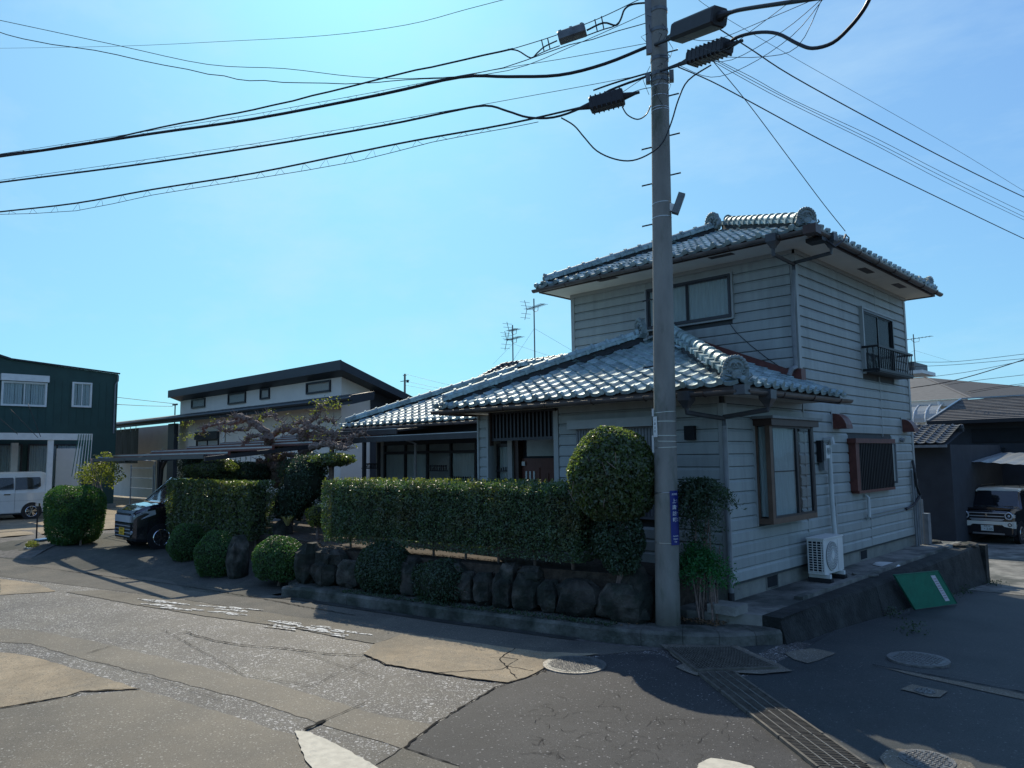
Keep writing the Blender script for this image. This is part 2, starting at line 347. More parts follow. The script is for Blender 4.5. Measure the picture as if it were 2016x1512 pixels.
# ---------------------------------------------------------------- ground
def grid_sheet(name, xs, ylo, yhi, ny, dz, m, parent=None, **k):
    v = []; f = []
    for x in xs:
        a, b = ylo(x), yhi(x)
        for j in range(ny+1):
            y = a+(b-a)*j/ny; v.append((x, y, terrain(x, y)+dz))
    for i in range(len(xs)-1):
        for j in range(ny):
            q = i*(ny+1)+j; f.append((q, q+ny+1, q+ny+2, q+1))
    mb = MB(); mb.v = v; mb.f = f
    return mb.build(name, m, parent, **k)
fx = list(np.arange(-60, -24, 3.))+list(np.arange(-24, 12, .5))+list(np.arange(12, 61, 4.))
gxs = [-600, -300, -150]+list(np.arange(-90, -24, 4.))+list(np.arange(-24, 12.1, .6))+list(np.arange(14, 90, 5.))+[150, 300, 600]
gys = [-600, -200, -80, -40]+list(np.arange(-20, 2, 2.))+list(np.arange(2, 24, .6))+list(np.arange(24, 60, 3.))+[80, 150, 300, 600]
mb = MB(); n_ = len(gys)
mb.v = [(x, y, terrain(x, y)-.03) for x in gxs for y in gys]
mb.f = [(i*n_+j, (i+1)*n_+j, (i+1)*n_+j+1, i*n_+j+1) for i in range(len(gxs)-1) for j in range(n_-1)]
mb.build('ground', M['ground'], kind='structure')
road = empty('road', kind='structure')
grid_sheet('asphalt', fx, lambda x: -14, lambda x: kerb(x)-.30 if x < -4.5 else 9.2, 22, 0, M['asph_old'], road)
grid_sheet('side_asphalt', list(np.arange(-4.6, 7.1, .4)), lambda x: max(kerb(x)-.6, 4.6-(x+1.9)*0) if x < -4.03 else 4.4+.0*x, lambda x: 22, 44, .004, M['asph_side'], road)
grid_sheet('back_lane', list(np.arange(-12, 14.1, 1.)), lambda x: 19.2 if x < -4 else 17.0, lambda x: 34, 16, .010, M['slab'], road)

def jag(pts, step=.12, amp=.012, closed=True):
    out = []; n = len(pts)
    for i in range(n if closed else n-1):
        a = Vector(pts[i]); b = Vector(pts[(i+1) % n]); d = b-a; k = max(1, int(d.length/step)); nn = Vector((-d.y, d.x, 0)).normalized()
        for j in range(k): out.append(a+d*(j/k)+nn*(ru(-amp, amp)))
    if not closed: out.append(Vector(pts[-1]))
    return out
def G(px, py, z=0.): return at(px, py, 'z', z)
def patch(name, px, m, lift, amp=.015, parent=None):
    pts = jag([G(*p) for p in px], amp=amp)
    for p in pts: p.z = terrain(p.x, p.y)+lift
    return MB().poly(pts).build(name, m, parent or road)
# large worn zones, each a sheet a few mm above the one below
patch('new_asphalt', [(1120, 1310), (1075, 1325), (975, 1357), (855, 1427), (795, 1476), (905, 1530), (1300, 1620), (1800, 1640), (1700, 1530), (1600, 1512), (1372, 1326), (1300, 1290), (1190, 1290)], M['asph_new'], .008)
patch('gutter_apron', [(-200, 1075), (0, 1098), (150, 1118), (300, 1136), (500, 1166), (600, 1182), (760, 1206), (900, 1228), (1100, 1258), (1285, 1280), (1180, 1290), (1060, 1285), (900, 1262), (700, 1232), (560, 1212), (360, 1180), (200, 1160), (0, 1135), (-200, 1115)], M['gutterc'], .004)
patch('tan_concrete', [(-200, 1150), (0, 1172), (110, 1162), (180, 1170), (290, 1172), (420, 1188), (640, 1240), (740, 1270), (715, 1290), (780, 1318), (850, 1330), (1000, 1346), (1075, 1312), (1180, 1292), (1060, 1285), (900, 1262), (700, 1232), (560, 1212), (360, 1180), (200, 1160), (0, 1135), (-200, 1115)][0:0] or
      [(740, 1268), (715, 1289), (760, 1310), (830, 1322), (930, 1338), (1000, 1346), (1040, 1335), (1078, 1312), (1120, 1296), (1180, 1289), (1060, 1285), (900, 1262), (800, 1248)], M['tan'], .012)
patch('tan_strip', [(0, 1140), (0, 1172), (110, 1165), (75, 1150)], M['tan'], .008)
patch('tan_strip', [(130, 1166), (260, 1190), (420, 1216), (560, 1234), (700, 1262), (740, 1268), (800, 1248), (700, 1232), (560, 1212), (360, 1182), (200, 1162)], M['tan2'], .008)
patch('tan_panel', [(-60, 1282), (0, 1285), (60, 1292), (180, 1328), (275, 1358), (160, 1362), (130, 1372), (0, 1396), (-80, 1405)], M['tan'], .008)
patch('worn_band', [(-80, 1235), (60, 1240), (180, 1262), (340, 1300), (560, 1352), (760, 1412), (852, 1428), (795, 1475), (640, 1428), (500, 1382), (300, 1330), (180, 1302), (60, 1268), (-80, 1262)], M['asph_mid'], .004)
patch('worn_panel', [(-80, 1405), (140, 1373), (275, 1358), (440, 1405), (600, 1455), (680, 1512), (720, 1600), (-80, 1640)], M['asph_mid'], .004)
patch('tan_patch', [(792, 1476), (740, 1510), (700, 1560), (960, 1590), (900, 1512)], M['tan2'], .012)
def crack(px, w=.012, lift=.0145):
    pts = jag([G(*p) for p in px], .06, .012, False); v = []; f = []
    for i, p in enumerate(pts):
        d = (pts[min(i+1, len(pts)-1)]-pts[max(0, i-1)]).normalized(); nn = Vector((-d.y, d.x, 0))*w*ru(.25, 1.)/2
        v += [(p.x+nn.x, p.y+nn.y, lift), (p.x-nn.x, p.y-nn.y, lift)]
    f = [(2*i, 2*i+1, 2*i+3, 2*i+2) for i in range(len(pts)-1)]
    MB().add(v, f).build('crack', M['crack'], road)
for px, w_ in (([(715, 1289), (760, 1310), (830, 1322), (930, 1338), (1000, 1346), (1045, 1334), (1078, 1314)], .022),
    ([(1078, 1322), (975, 1356), (855, 1428), (795, 1476)], .03), ([(795, 1476), (905, 1512)], .02), ([(795, 1476), (735, 1512)], .016),
    ([(365, 1246), (420, 1262), (480, 1272), (560, 1278), (640, 1288), (715, 1292)], .028), ([(365, 1246), (300, 1258), (230, 1270), (170, 1288)], .014),
    ([(0, 1396), (140, 1372), (160, 1363), (275, 1358)], .03),
    ([(640, 1420), (598, 1440)], .06), ([(320, 1240), (480, 1330), (610, 1352)], .010),
    ([(720, 1385), (640, 1420)], .014), ([(800, 1330), (990, 1320), (1020, 1300), (990, 1296), (965, 1297)], .014),
    ([(1014, 1278), (990, 1294), (985, 1300), (1000, 1318), (1018, 1338)], .022), ([(1000, 1314), (1050, 1323)], .014), ([(610, 1354), (720, 1300), (745, 1300)], .010),
    ([(370, 1246), (450, 1230), (540, 1222)], .008), ([(0, 1108), (150, 1128), (330, 1150), (520, 1180), (600, 1196), (700, 1213)], .030),
    ([(560, 1276), (730, 1330), (760, 1344)], .008), ([(1718, 1311), (1780, 1322), (1860, 1336), (2016, 1366)], .03), ([(180, 1300), (440, 1380)], .008)):
    crack(px, w_)
for k in range(70):   # alligator cracking in the darker asphalt
    x0, y0 = ru(1050, 1480), ru(1370, 1510); a = ru(0, 6.28); p = [(x0, y0)]
    for q in range(3):
        a += ru(-1, 1); p.append((p[-1][0]+math.cos(a)*ru(6, 22), p[-1][1]+math.sin(a)*ru(2, 8)))
    crack(p, .0045, .0135)
# gutter line between kerb foot and apron
pts = [(x, kerb(x)-.16, .0105) for x in np.arange(-11.7, -5.8, .4)]
MB().add([(x, y-.07, z) for x, y, z in pts]+[(x, y+.07, z) for x, y, z in pts], [(i, i+1, len(pts)+i+1, len(pts)+i) for i in range(len(pts)-1)]).build('gutter_channel', M['wallc'], road)
# worn painted strokes
def strokes(cx, cy, n, wx, wy, slope):
    for k in range(n):
        u = ru(-wx, wx); t = ru(-wy, wy); x = cx+u; y = cy+slope*u+t; l_ = ru(10, 34); q = ru(.5, 1.3)
        pts = [G(*p) for p in ((x-l_, y-l_*slope-q*.3), (x+l_*.3, y-q), (x+l_, y+l_*slope*.7-q*.5), (x+l_, y+l_*slope+q), (x, y+q), (x-l_, y-l_*slope+q))]
        for p in pts: p.z = .0125+.0002*k
        MB().poly(jag(pts, .06, .01)).build('road_marking', M['white_paint'], road)
strokes(400, 1199, 22, 100, 9, .10); strokes(625, 1241, 26, 98, 8, .13)
for px in ([(582, 1441), (610, 1445), (680, 1478), (740, 1512), (790, 1545), (640, 1545), (600, 1500)], [(1376, 1508), (1400, 1496), (1440, 1502), (1480, 1512), (1520, 1540), (1360, 1545)]):
    pts = jag([G(*p) for p in px], .05, .008)
    for p in pts: p.z = .016
    MB().poly(pts).build('painted_line', M['white_paint2'], road)
# concrete surrounds
patch('grate_surround', [(1300, 1272), (1445, 1270), (1560, 1324), (1500, 1330), (1410, 1326), (1370, 1334), (1330, 1316), (1345, 1310)], M['tan2'], .020)
patch('concrete_patch', [(1545, 1287), (1600, 1277), (1648, 1288), (1610, 1302), (1590, 1308), (1560, 1300)], M['tan2'], .012)
patch('concrete_block', [(1775, 1360), (1795, 1350), (1868, 1364), (1850, 1375), (1830, 1374)], M['tan2'], .014)
patch('concrete_collar', [(1735, 1495), (1748, 1482), (1770, 1477), (1840, 1487), (1910, 1505), (1930, 1530), (1760, 1545)], M['tan2'], .014)
patch('side_lane_light', [(1720, 1312), (2016, 1368), (2300, 1420), (2300, 1432), (2016, 1380), (1860, 1346)], M['tan2'], .010)

# covers and gratings
def manhole(c, r, label, m=None):
    t = thing('manhole_cover', label, 'manhole cover'); z = c.z+.014
    MB().disc((c.x, c.y, z-.03), (0, 0, 1), r, .036, 40).build('cover_frame', M['iron'], t)
    MB().disc((c.x, c.y, z-.02), (0, 0, 1), r*.87, .029, 40).build('cover_plate', M['dsteel'], t)
    mb = MB(); k = int(r*.78/.035)
    for i in range(-k, k+1):
        for j in range(-k, k+1):
            x, y = i*.035, j*.035
            if x*x+y*y < (r*.80)**2 and (i+j) % 2: mb.box(c.x+x-.014, c.x+x+.014, c.y+y-.006, c.y+y+.006, z+.008, z+.015)
            elif x*x+y*y < (r*.80)**2: mb.box(c.x+x-.006, c.x+x+.006, c.y+y-.014, c.y+y+.014, z+.008, z+.015)
    mb.build('tread_pattern', M['iron'], t)
manhole(G(1131, 1311), .35, 'round iron manhole cover at the tip of the sunlit tan patch, half in shadow')
manhole(G(1808, 1300), .31, 'round manhole cover in the shaded side street, nearest the green board')
manhole(G(1821, 1364), .09, 'small round valve lid set in a little concrete block in the side street')
manhole(G(1825, 1500), .19, 'round lid in a rough pale concrete collar at the bottom right edge')
dg = thing('drain_grate', 'large square steel drain grate at the foot of the street corner', 'drain grate')
A_, B_, D_, E_ = G(1315, 1281), G(1440, 1280), G(1372, 1326), G(1530, 1320)
for v in (A_, B_, D_, E_): v.z = .030
MB().poly([A_-Vector((0, 0, .004)), B_-Vector((0, 0, .004)), E_-Vector((0, 0, .004)), D_-Vector((0, 0, .004))][::-1]).build('pit_shadow', M['crack'], dg)
mb = MB()
for a, b in ((A_, B_), (B_, E_), (E_, D_), (D_, A_)): mb.bar(a, b, .03, .03)
mb.build('grate_frame', M['grate'], dg)
for i in range(1, 24):
    t = i/24; MB().bar(A_.lerp(B_, t), D_.lerp(E_, t), .010, .022).build('bearing_bar', M['grate'], dg)
for i in range(1, 15):
    t = i/15; MB().bar(A_.lerp(D_, t), B_.lerp(E_, t), .006, .022).build('cross_bar', M['grate'], dg)
# trench drain, in sections
T0, T1 = G(1376, 1330), G(1442, 1327); ax = (G(1655, 1512)-G(1410, 1328)).normalized(); ax.z = 0; sx = Vector((-ax.y, ax.x, 0))
o0 = (T0+T1)/2; o0.z = .024; W2 = .185
for s_i in range(6):
    t = thing('trench_grate', ['trench drain grating section touching the square drain grate', 'second trench drain grating section from the square grate', 'third trench drain grating section, where the shade ends', 'fourth trench drain grating section, in full sun',
              'fifth trench drain grating section, cut by the bottom edge', 'trench drain grating section past the bottom edge'][s_i], 'drain grating', 'trench drain gratings crossing the side street')
    a = o0+ax*(s_i*.60+.012); b = o0+ax*(s_i*.60+.59)
    z0 = Vector((0, 0, .016))
    MB().poly([a-sx*W2-z0*.6, b-sx*W2-z0*.6, b+sx*W2-z0*.6, a+sx*W2-z0*.6]).build('channel_shadow', M['crack'], t)  # near-black sheet under the bars, painted in for the channel's shade
    for w_ in (-1, 1): MB().bar(a+sx*W2*w_, b+sx*W2*w_, .022, .030).build('side_rail', M['grate'], t)
    for w_ in (-.5, 0, .5): MB().bar(a+sx*W2*w_+z0*.2, b+sx*W2*w_+z0*.2, .010, .022).build('long_rod', M['steel'], t)
    for k in range(21):
        p = a.lerp(b, k/20); MB().bar(p-sx*W2, p+sx*W2, .006, .020).build('cross_bar', M['grate'], t)

# ---------------------------------------------------------------- kerb, slab, retaining wall
kb = empty('kerb', kind='structure')
kxs = [-11.75, -10.3, -8.8, -7.3, -6.1, -5.4, -4.95, -4.6, -4.3, -4.12]
for i in range(len(kxs)-1):
    n = 4; lo = []; hi = []
    for j in range(n+1):
        x = kxs[i]+(kxs[i+1]-kxs[i])*j/n + (.002 if j == 0 else (-.002 if j == n else 0))
        d = Vector((1, (kerb(x+.05)-kerb(x-.05))/.1, 0)).normalized(); nn = Vector((-d.y, d.x, 0)); b = Vector((x, kerb(x), 0)); lo.append((b, nn))
    secs = []
    for b, nn in lo:
        e = ru(-.006, .006); p = b+nn*e
        secs.append([p+Vector((0, 0, -.1)), p+nn*.0+Vector((0, 0, .12)), p+nn*.03+Vector((0, 0, .155)), p+nn*.45+Vector((0, 0, .16)), p+nn*.45+Vector((0, 0, -.1))])
    MB().loft(secs).build('kerb_block', M['pcurb'], kb)
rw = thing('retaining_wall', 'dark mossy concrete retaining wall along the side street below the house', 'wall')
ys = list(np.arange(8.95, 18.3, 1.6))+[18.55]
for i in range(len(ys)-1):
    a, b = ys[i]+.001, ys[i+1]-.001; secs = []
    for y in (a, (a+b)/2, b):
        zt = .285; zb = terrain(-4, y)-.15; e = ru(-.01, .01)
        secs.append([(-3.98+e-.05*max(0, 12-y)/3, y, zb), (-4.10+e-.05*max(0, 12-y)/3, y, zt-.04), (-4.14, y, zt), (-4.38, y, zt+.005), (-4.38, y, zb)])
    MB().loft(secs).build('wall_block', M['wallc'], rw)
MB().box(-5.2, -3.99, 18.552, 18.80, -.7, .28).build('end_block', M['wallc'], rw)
slab = empty('house_slab', kind='structure')
MB().prism([(-4.39, 8.95, 0), (-4.39, 18.8, 0), (-10.1, 18.8, 0), (-10.1, 9.2, 0), (-5.25, 8.62, 0)], (0, 0, .29)).build('slab_top', M['slab'], slab)
MB().box(-4.52, -4.40, 10.2, 18.5, .292, .335).build('slab_edging', M['slab'], slab)
MB().box(-4.98, -4.60, 8.66, 9.0, .291, .40).build('step_block', M['slab'], slab)

# garden bed behind the kerb stones
gb = empty('garden_bed', kind='structure')
MB().prism([(-11.55, 7.25, .1), (-8, 7.75, .1), (-5.95, 8.25, .1), (-5.45, 8.6, .1), (-5.45, 9.3, .1), (-16.2, 11.0, .1), (-18.0, 10.6, .1), (-18.0, 7.6, .1), (-12.6, 7.7, .1)], (0, 0, .62)).build('bed_soil', M['soil'], gb)
grid_sheet('driveway', list(np.arange(-24, -11.7, .5)), lambda x: kerb(x)-.28, lambda x: 12, 14, .006, M['driveway'], None, kind='structure')
grid_sheet('neighbour_lot', list(np.arange(-60, -24.4, 1.5)), lambda x: kerb(x)+.2, lambda x: 30, 14, .008, M['tan'], None, kind='structure')

# ---------------------------------------------------------------- stones
def rock(name, c, s, parent, m=None, seed=None, rotz=0.):
    mb = MB(); secs = []; nu, nv = 9, 6; rr = [[ru(.82, 1.12) for _ in range(nu)] for _ in range(nv+1)]
    for j in range(nv+1):
        ph = -math.pi/2+math.pi*j/nv; row = []
        for i in range(nu):
            t = 2*math.pi*i/nu; k = rr[j][i]
            x = math.cos(ph)*math.cos(t); y = math.cos(ph)*math.sin(t); z = math.sin(ph)
            q = (abs(x)**4+abs(y)**4+abs(z)**4)**.25; x, y, z = x/q**.6*k, y/q**.6*k, z/q**.6*(k if 0 < j < nv else 1)
            X, Y = x*s[0], y*s[1]; row.append((c[0]+X*math.cos(rotz)-Y*math.sin(rotz), c[1]+X*math.sin(rotz)+Y*math.cos(rotz), c[2]+z*s[2]))
        secs.append(row)
    return mb.loft(secs).build(name, m or M['stone'], parent)
sw = thing('stone_wall', 'low dry wall of dark garden stones along the kerb under the long hedge', 'stone wall')
x = -11.6
while x < -5.75:
    wd = ru(.12, .36); yb = kerb(x)+.42
    a = math.atan2(kerb(x+.2)-kerb(x-.2), .4)
    rock('stone', (x+wd, yb+.1, .15+.22), (wd*1.04, .2, ru(.20, .30)), sw, rotz=a)
    if rnd() < .45: rock('stone', (x+wd*ru(.8, 1.3), yb+.2, .60), (wd*ru(.8, 1.05), .2, ru(.14, .2)), sw, rotz=a)
    x += wd*1.85
rock('stone', (-5.78, 8.24, .45), (.25, .2, .42), sw); rock('stone', (-11.75, 6.98, .45), (.16, .25, .40), sw)
rock('stone', (-11.35, 7.1, .62), (.26, .2, .16), sw); rock('stone', (-11.3, 6.96, .35), (.12, .12, .25), sw)
for k, (px, py, sx_, sz, lb) in enumerate(((468, 1105, .16, .50, 'tall dark standing stone between the two lower round shrubs'), (600, 1052, .30, .10, 'flat pale stone step behind the garden gap'),
        (575, 1085, .42, .12, 'broad brown flat stone in the garden gap'), (600, 1150, .35, .07, 'pale flat stepping stone at the mouth of the garden gap'), (556, 1050, .10, .28, 'pale leaning stone left of the dry grass tuft'))):
    p = at(px, py, 'y', [6.75, 9.0, 8.1, 7.0, 8.0][k]); tag(rock('garden_stone', p, (sx_, .22, sz), None), lb, 'stone')

# ---------------------------------------------------------------- the house
house = thing('house', 'grey-sided two-storey tiled house on the corner with a one-storey wing in front', 'house')
XR = -5.06; YW = 9.4; YU = 12.03; XUL = -9.86; YB = 17.75; ROW = .176
board_cache = {}
def board_mesh(l):
    k = round(l, 3)
    if k not in board_cache:
        pr = [(0, .003), (.020, .003), (.024, .009), (.024, .130), (.007, .157), (.003, .171), (0, .171)]
        mb = MB(); secs = [[(xx, -d, z) for d, z in pr] for xx in (0, l)]
        mb.loft(secs); board_cache[k] = mb.mesh('siding_board', M['siding'])
    return board_cache[k]
def board(parent, P, dirv, l):
    d = Vector(dirv); out = d.cross(Vector((0, 0, 1)))   # local -y is outward
    T = Matrix(((d.x, -out.x, 0, P[0]), (d.y, -out.y, 0, P[1]), (0, 0, 1, P[2]), (0, 0, 0, 1)))
    return link('siding_board', board_mesh(l), parent, T)
# front walls run along +x with outward -y ; right wall runs along +y with outward +x
wall_r = empty('wall', house); wall_u = empty('wall', house); wall_w = empty('wall', house); wall_l = empty('wall', house)
def cov(a0, a1, z, holes):
    """split a board span round openings"""
    segs = [(a0, a1)]
    for h0, h1, z0, z1 in holes:
        if z+.174 > z0+.02 and z < z1-.02:
            ns = []
            for s0, s1 in segs:
                if h1 <= s0 or h0 >= s1: ns.append((s0, s1)); continue
                if h0 > s0: ns.append((s0, h0))
                if h1 < s1: ns.append((h1, s1))
            segs = ns
    return [s for s in segs if s[1]-s[0] > .03]
bayY0, bayY1 = 10.30, 11.86
holes_r = [(bayY0, bayY1, 1.32, 2.78), (14.92, 16.76, 3.80, 5.10), (13.95, 16.35, 1.60, 2.50)]
for k in range(30):
    z = .535+k*ROW
    if z+.174 > 5.62: break
    joints = [9.47, 12.05, 15.85 if z > 2.6 else 14.9, 17.68]
    for a, b in zip(joints[:-1], joints[1:]):
        if a < 12 and z > 2.95: continue
        for s0, s1 in cov(a+.006, b-.006, z, holes_r): board(wall_r, (XR, s0, z), (0, 1, 0), s1-s0)
MB().box(-9.8, XR-.002, 12.05, YB-.01, .5, 5.62).build('wall_core', M['core'], wall_u)
MB().box(-8.10, XR-.002, YW+.02, 12.05, .5, 3.1).build('wall_core', M['core'], wall_w)
for y in (15.85,): MB().box(XR, XR+.028, y-.012, y+.012, 2.6, 3.80).build('joint_strip', M['siding_up'], wall_r); MB().box(XR, XR+.028, y-.012, y+.012, 5.12, 5.60).build('joint_strip', M['siding_up'], wall_r)
MB().box(XR, XR+.028, 12.04, 12.062, .54, 3.0).build('joint_strip', M['siding_up'], wall_r)
MB().box(XR, XR+.028, 14.89, 14.912, .54, 1.6).build('joint_strip', M['siding_up'], wall_r)
MB().box(XR, XR+.03, 13.2, 13.26, .9, 1.55).build('joint_strip', M['siding_up'], wall_r)
# upper front wall
uwin = (-7.95, -6.19, 4.70, 5.48)
for k in range(30):
    z = .535+k*ROW
    if z < 3.2 or z+.174 > 5.62: continue
    for a, b in ((XUL+.05, -8.0), (-8.0, XR-.06)):
        for s0, s1 in cov(a+.004, b-.004, z, [uwin]): board(wall_u, (s0, YU, z), (1, 0, 0), s1-s0)
MB().box(-8.02, -7.98, YU-.03, YU, 3.3, 5.6).build('joint_strip', M['siding_up'], wall_u)
for k in range(30):   # hidden left side
    z = .535+k*ROW
    if z < 3.2 or z+.174 > 5.62: continue
    board(wall_u, (XUL+.06, YB-.02, z), (0, -1, 0), YB-YU-.1)
# corner posts
for P in ((XR-.05, YU-.035), (XUL-.0, YU-.035)): MB().box(P[0], P[0]+.085, P[1], P[1]+.10, 3.2 if P[0] > -6 else 3.2, 5.615).build('corner_trim', M['siding_up'], wall_u)
MB().box(XR-.05, XR+.035, YW-.035, YW+.07, .53, 3.0).build('corner_trim', M['siding_up'], wall_w)
MB().box(XR-.05, XR+.035, YB-.07, YB+.035, .53, 5.6).build('corner_trim', M['siding_up'], wall_r)
# wing front wall: right of entrance
for k in range(16):
    z = .535+k*ROW
    if z+.174 > 3.0: break
    for a, b in ((-8.02, XR-.06),):
        for s0, s1 in cov(a, b, z, [(-7.62, -6.15, 1.35, 2.72)]): board(wall_w, (s0, YW, z), (1, 0, 0), s1-s0)
    board(wall_l, (-9.94, YW, z), (1, 0, 0), .20)
MB().box(-8.13, -8.03, YW-.035, YW+.1, .53, 3.05).build('corner_trim', M['siding_up'], wall_w)
MB().box(-9.94, -9.75, YW+.002, YW+.16, .53, 3.05).build('pillar_core', M['siding_up'], wall_l)
for X in (-9.985, -9.738): MB().box(X, X+.04, YW-.04, YW+.05, .53, 3.05).build('corner_trim', M['siding_up'], wall_l)
# foundation
fo = empty('foundation', house)
MB().box(-9.9, XR-.03, YW+.03, YB-.02, .2, .532).build('footing', M['found'], fo)
for Y in (10.75, 14.55): 
    MB().box(XR-.035, XR-.024, Y-.2, Y+.2, .30, .50).build('vent_frame', M['slab'], fo); MB().box(XR-.03, XR-.020, Y-.16, Y+.16, .33, .48).build('vent_opening', M['dark'], fo)
MB().box(XUL+.02, XR-.04, YU-.022, YU, 5.464, 5.614).build('plain_board', M['siding'], wall_u); MB().box(XR, XR+.022, YU+.02, YB-.07, 5.464, 5.614).build('plain_board', M['siding'], wall_r)
MB().box(-8.02, XR-.04, YW-.022, YW, 3.0, 3.11).build('plain_board', M['siding'], wall_w); MB().box(XR, XR+.022, YW+.06, 12.02, 3.004, 3.11).build('plain_board', M['siding'], wall_r)
# frieze strip under the soffits
MB().box(XUL-.0, XR+.04, YU-.05, YU, 5.615, 5.70).build('frieze', M['siding_up'], wall_u)
MB().box(XR, XR+.05, YU-.05, YB+.04, 5.615, 5.70).build('frieze', M['siding_up'], wall_r)

# ---- roofs
RP = .42
pitch_len = math.sqrt(1+RP*RP)
def tile_mesh(m, eave=False):
    pr = [(-.135, .030), (-.112, .052), (-.085, .036), (-.05, .012), (0, .003), (.055, .006), (.105, .020), (.135, .030)]
    fr, bk = .034, .006; lip = -.030 if not eave else -.050
    v = [(x, 0, z+fr) for x, z in pr]+[(x, .27, z+bk) for x, z in pr]+[(x, 0, z+fr+lip) for x, z in pr]; n = len(pr)
    f = [(i, i+1, n+i+1, n+i) for i in range(n-1)]+[(2*n+i, 2*n+i+1, i+1, i) for i in range(n-1)]
    mb = MB(); mb.add(v, f)
    if eave: mb.disc((-.112, -.02, .062), (0, 1, 0), .048, .06, 10)
    me = mb.mesh('roof_tile', m); return me
tmesh = tile_mesh(M['tile']); temesh = tile_mesh(M['tile'], True)
def tiles(parent, E0, u, inn, length, run, keep, rp=RP, tm=None, te=None, cap=10**9, far=lambda p: 0, zfn=None):
    """rows of pantiles on the slope that starts at eave corner E0, runs along u, rises along inn"""
    tm = tm or tmesh; te = te or temesh
    u = Vector(u); inn = Vector(inn); pl = math.sqrt(1+rp*rp); up = Vector((inn.x/pl, inn.y/pl, rp/pl)); nn = u.cross(up)
    if nn.z < 0: nn = -nn; 
    xx = up.cross(nn)
    n = int(length/.27); rows = int(run*pl/.235)+1; lst = []
    for j in range(rows):
        t = j*.235/pl
        for i in range(n+1):
            s = (i+.5)*.27
            if s < length and keep(s, t):
                p = Vector(E0)+u*s+inn*t+Vector((0, 0, t*rp)); lst.append((p, j == 0))
    lst.sort(key=lambda q: (q[0]-CAM).length)
    rest = []
    for k, (p, e) in enumerate(lst):
        ww = ru(-.006, .006); T = Matrix(((xx.x, up.x, nn.x, p.x), (xx.y, up.y, nn.y, p.y), (xx.z, up.z, nn.z, p.z+ru(0, .004)), (0, 0, 0, 1))) @ Matrix.Rotation(ww*2, 4, 'Z') @ Matrix.Rotation(ww*1.5, 4, 'Y')
        if k < cap: link('roof_tile', te if e else tm, parent, T)
        else: rest.append((te if e else tm, T))
    if rest:
        mb = MB()
        for me, T in rest: mb.add([T @ v.co for v in me.vertices], [tuple(q.vertices) for q in me.polygons])
        mb.build('roof_tile_field', tm.materials[0], parent, kind='stuff')
def ridge_piece(m):
    mb = MB()   # local: +y along ridge, length .30
    for s in (-1, 1): mb.box(*sorted((s*.06, s*.150)), 0, .298, .032, .085)
    for s in (-1, 1): mb.box(*sorted((s*.08, s*.172)), .10, .15, .02, .105)     # little clips
    n = 8; secs = []
    for y, r in ((.0, .076), (.235, .080), (.236, .104), (.285, .104), (.286, .076), (.30, .076)):
        secs.append([(math.cos(math.pi*i/n)*r, y, .10+math.sin(math.pi*i/n)*r) for i in range(n+1)]+[(-.06, y, .05), (.06, y, .05)])
    mb.loft(secs); return mb.mesh('ridge_tile', m)
rmesh = ridge_piece(M['tile'])
def ridge(parent, A, B, me=None, sc=1.):
    A, B = Vector(A), Vector(B); d = B-A; n = max(1, round(d.length/(.30*sc))); L_ = d.length/n; d.normalize()
    x = d.cross(Vector((0, 0, 1))).normalized(); z = x.cross(d)
    MB().obox((A+B)/2-z*.03*sc, d*(B-A).length/2, x*.115*sc, z*.055*sc).build('ridge_shadow_bed', M['deck'], parent)  # bed bar in dark underlay colour stands for the shadow gap under the ridge
    for i in range(n):
        p = A+d*L_*i
        T = Matrix(((x.x*sc, d.x*L_/.3, z.x*sc, p.x), (x.y*sc, d.y*L_/.3, z.y*sc, p.y), (x.z*sc, d.z*L_/.3, z.z*sc, p.z), (0, 0, 0, 1)))
        link('ridge_tile', me or rmesh, parent, T)
def onigawara(parent, P, face, sc=1., disc=True):
    """carved ridge-end tile: lobed shield, scrolls, round boss in front"""
    f = Vector(face).normalized(); x = Vector((0, 0, 1)).cross(f).normalized(); z = Vector((0, 0, 1)); P = Vector(P); mb = MB()
    def W(a, b, c): return P+x*a*sc+f*b*sc+z*c*sc
    out = []
    for i in range(25):
        t = math.pi*(i/24); r = .22+.018*math.cos(6*t); out.append(W(math.cos(t)*r*1.05, -.07, .12+math.sin(t)*r*1.1))
    out += [W(-.26, -.07, .0), (W(-.20, -.07, -.10)), W(.20, -.07, -.10), W(.26, -.07, .0)]
    mb.prism(out, f*.12*sc)
    for k in range(11):      # curled lobes round the rim
        t = math.pi*(k+.5)/11; mb.ball(W(math.cos(t)*.215, .04, .12+math.sin(t)*.235), .048*sc, 7, 5)
    for s in (-1, 1):
        pts = [W(s*(.03+.085*math.cos(a)*(1-a/9)), .085, .17+.085*math.sin(a)*(1-a/9)) for a in np.linspace(0, 6.5, 16)]; mb.tube(pts, [.020*sc*(1-i/24) for i in range(16)], 5)
        pts = [W(s*(.15+.055*math.cos(a)*(1-a/8)), .07, .05+.055*math.sin(a)*(1-a/8)) for a in np.linspace(1, 7, 12)]; mb.tube(pts, .017*sc, 5)
        mb.tube([W(s*.10, .05, -.06), W(s*.22, .07, -.08), W(s*.30, .08, -.02), W(s*.27, .08, .04)], [.035*sc, .035*sc, .028*sc, .015*sc], 6)
    mb.build('ridge_end_tile', M['oni'], parent)
    if disc:
        mb = MB(); c = W(0, .05, -.01); mb.tube([c, c+f*.12*sc, c+f*.14*sc], [.098*sc, .098*sc, .085*sc], 18); mb.tube([c+f*.14*sc, c+f*.146*sc], [.06*sc, .05*sc], 14)
        mb.build('round_boss', M['oni'], parent)
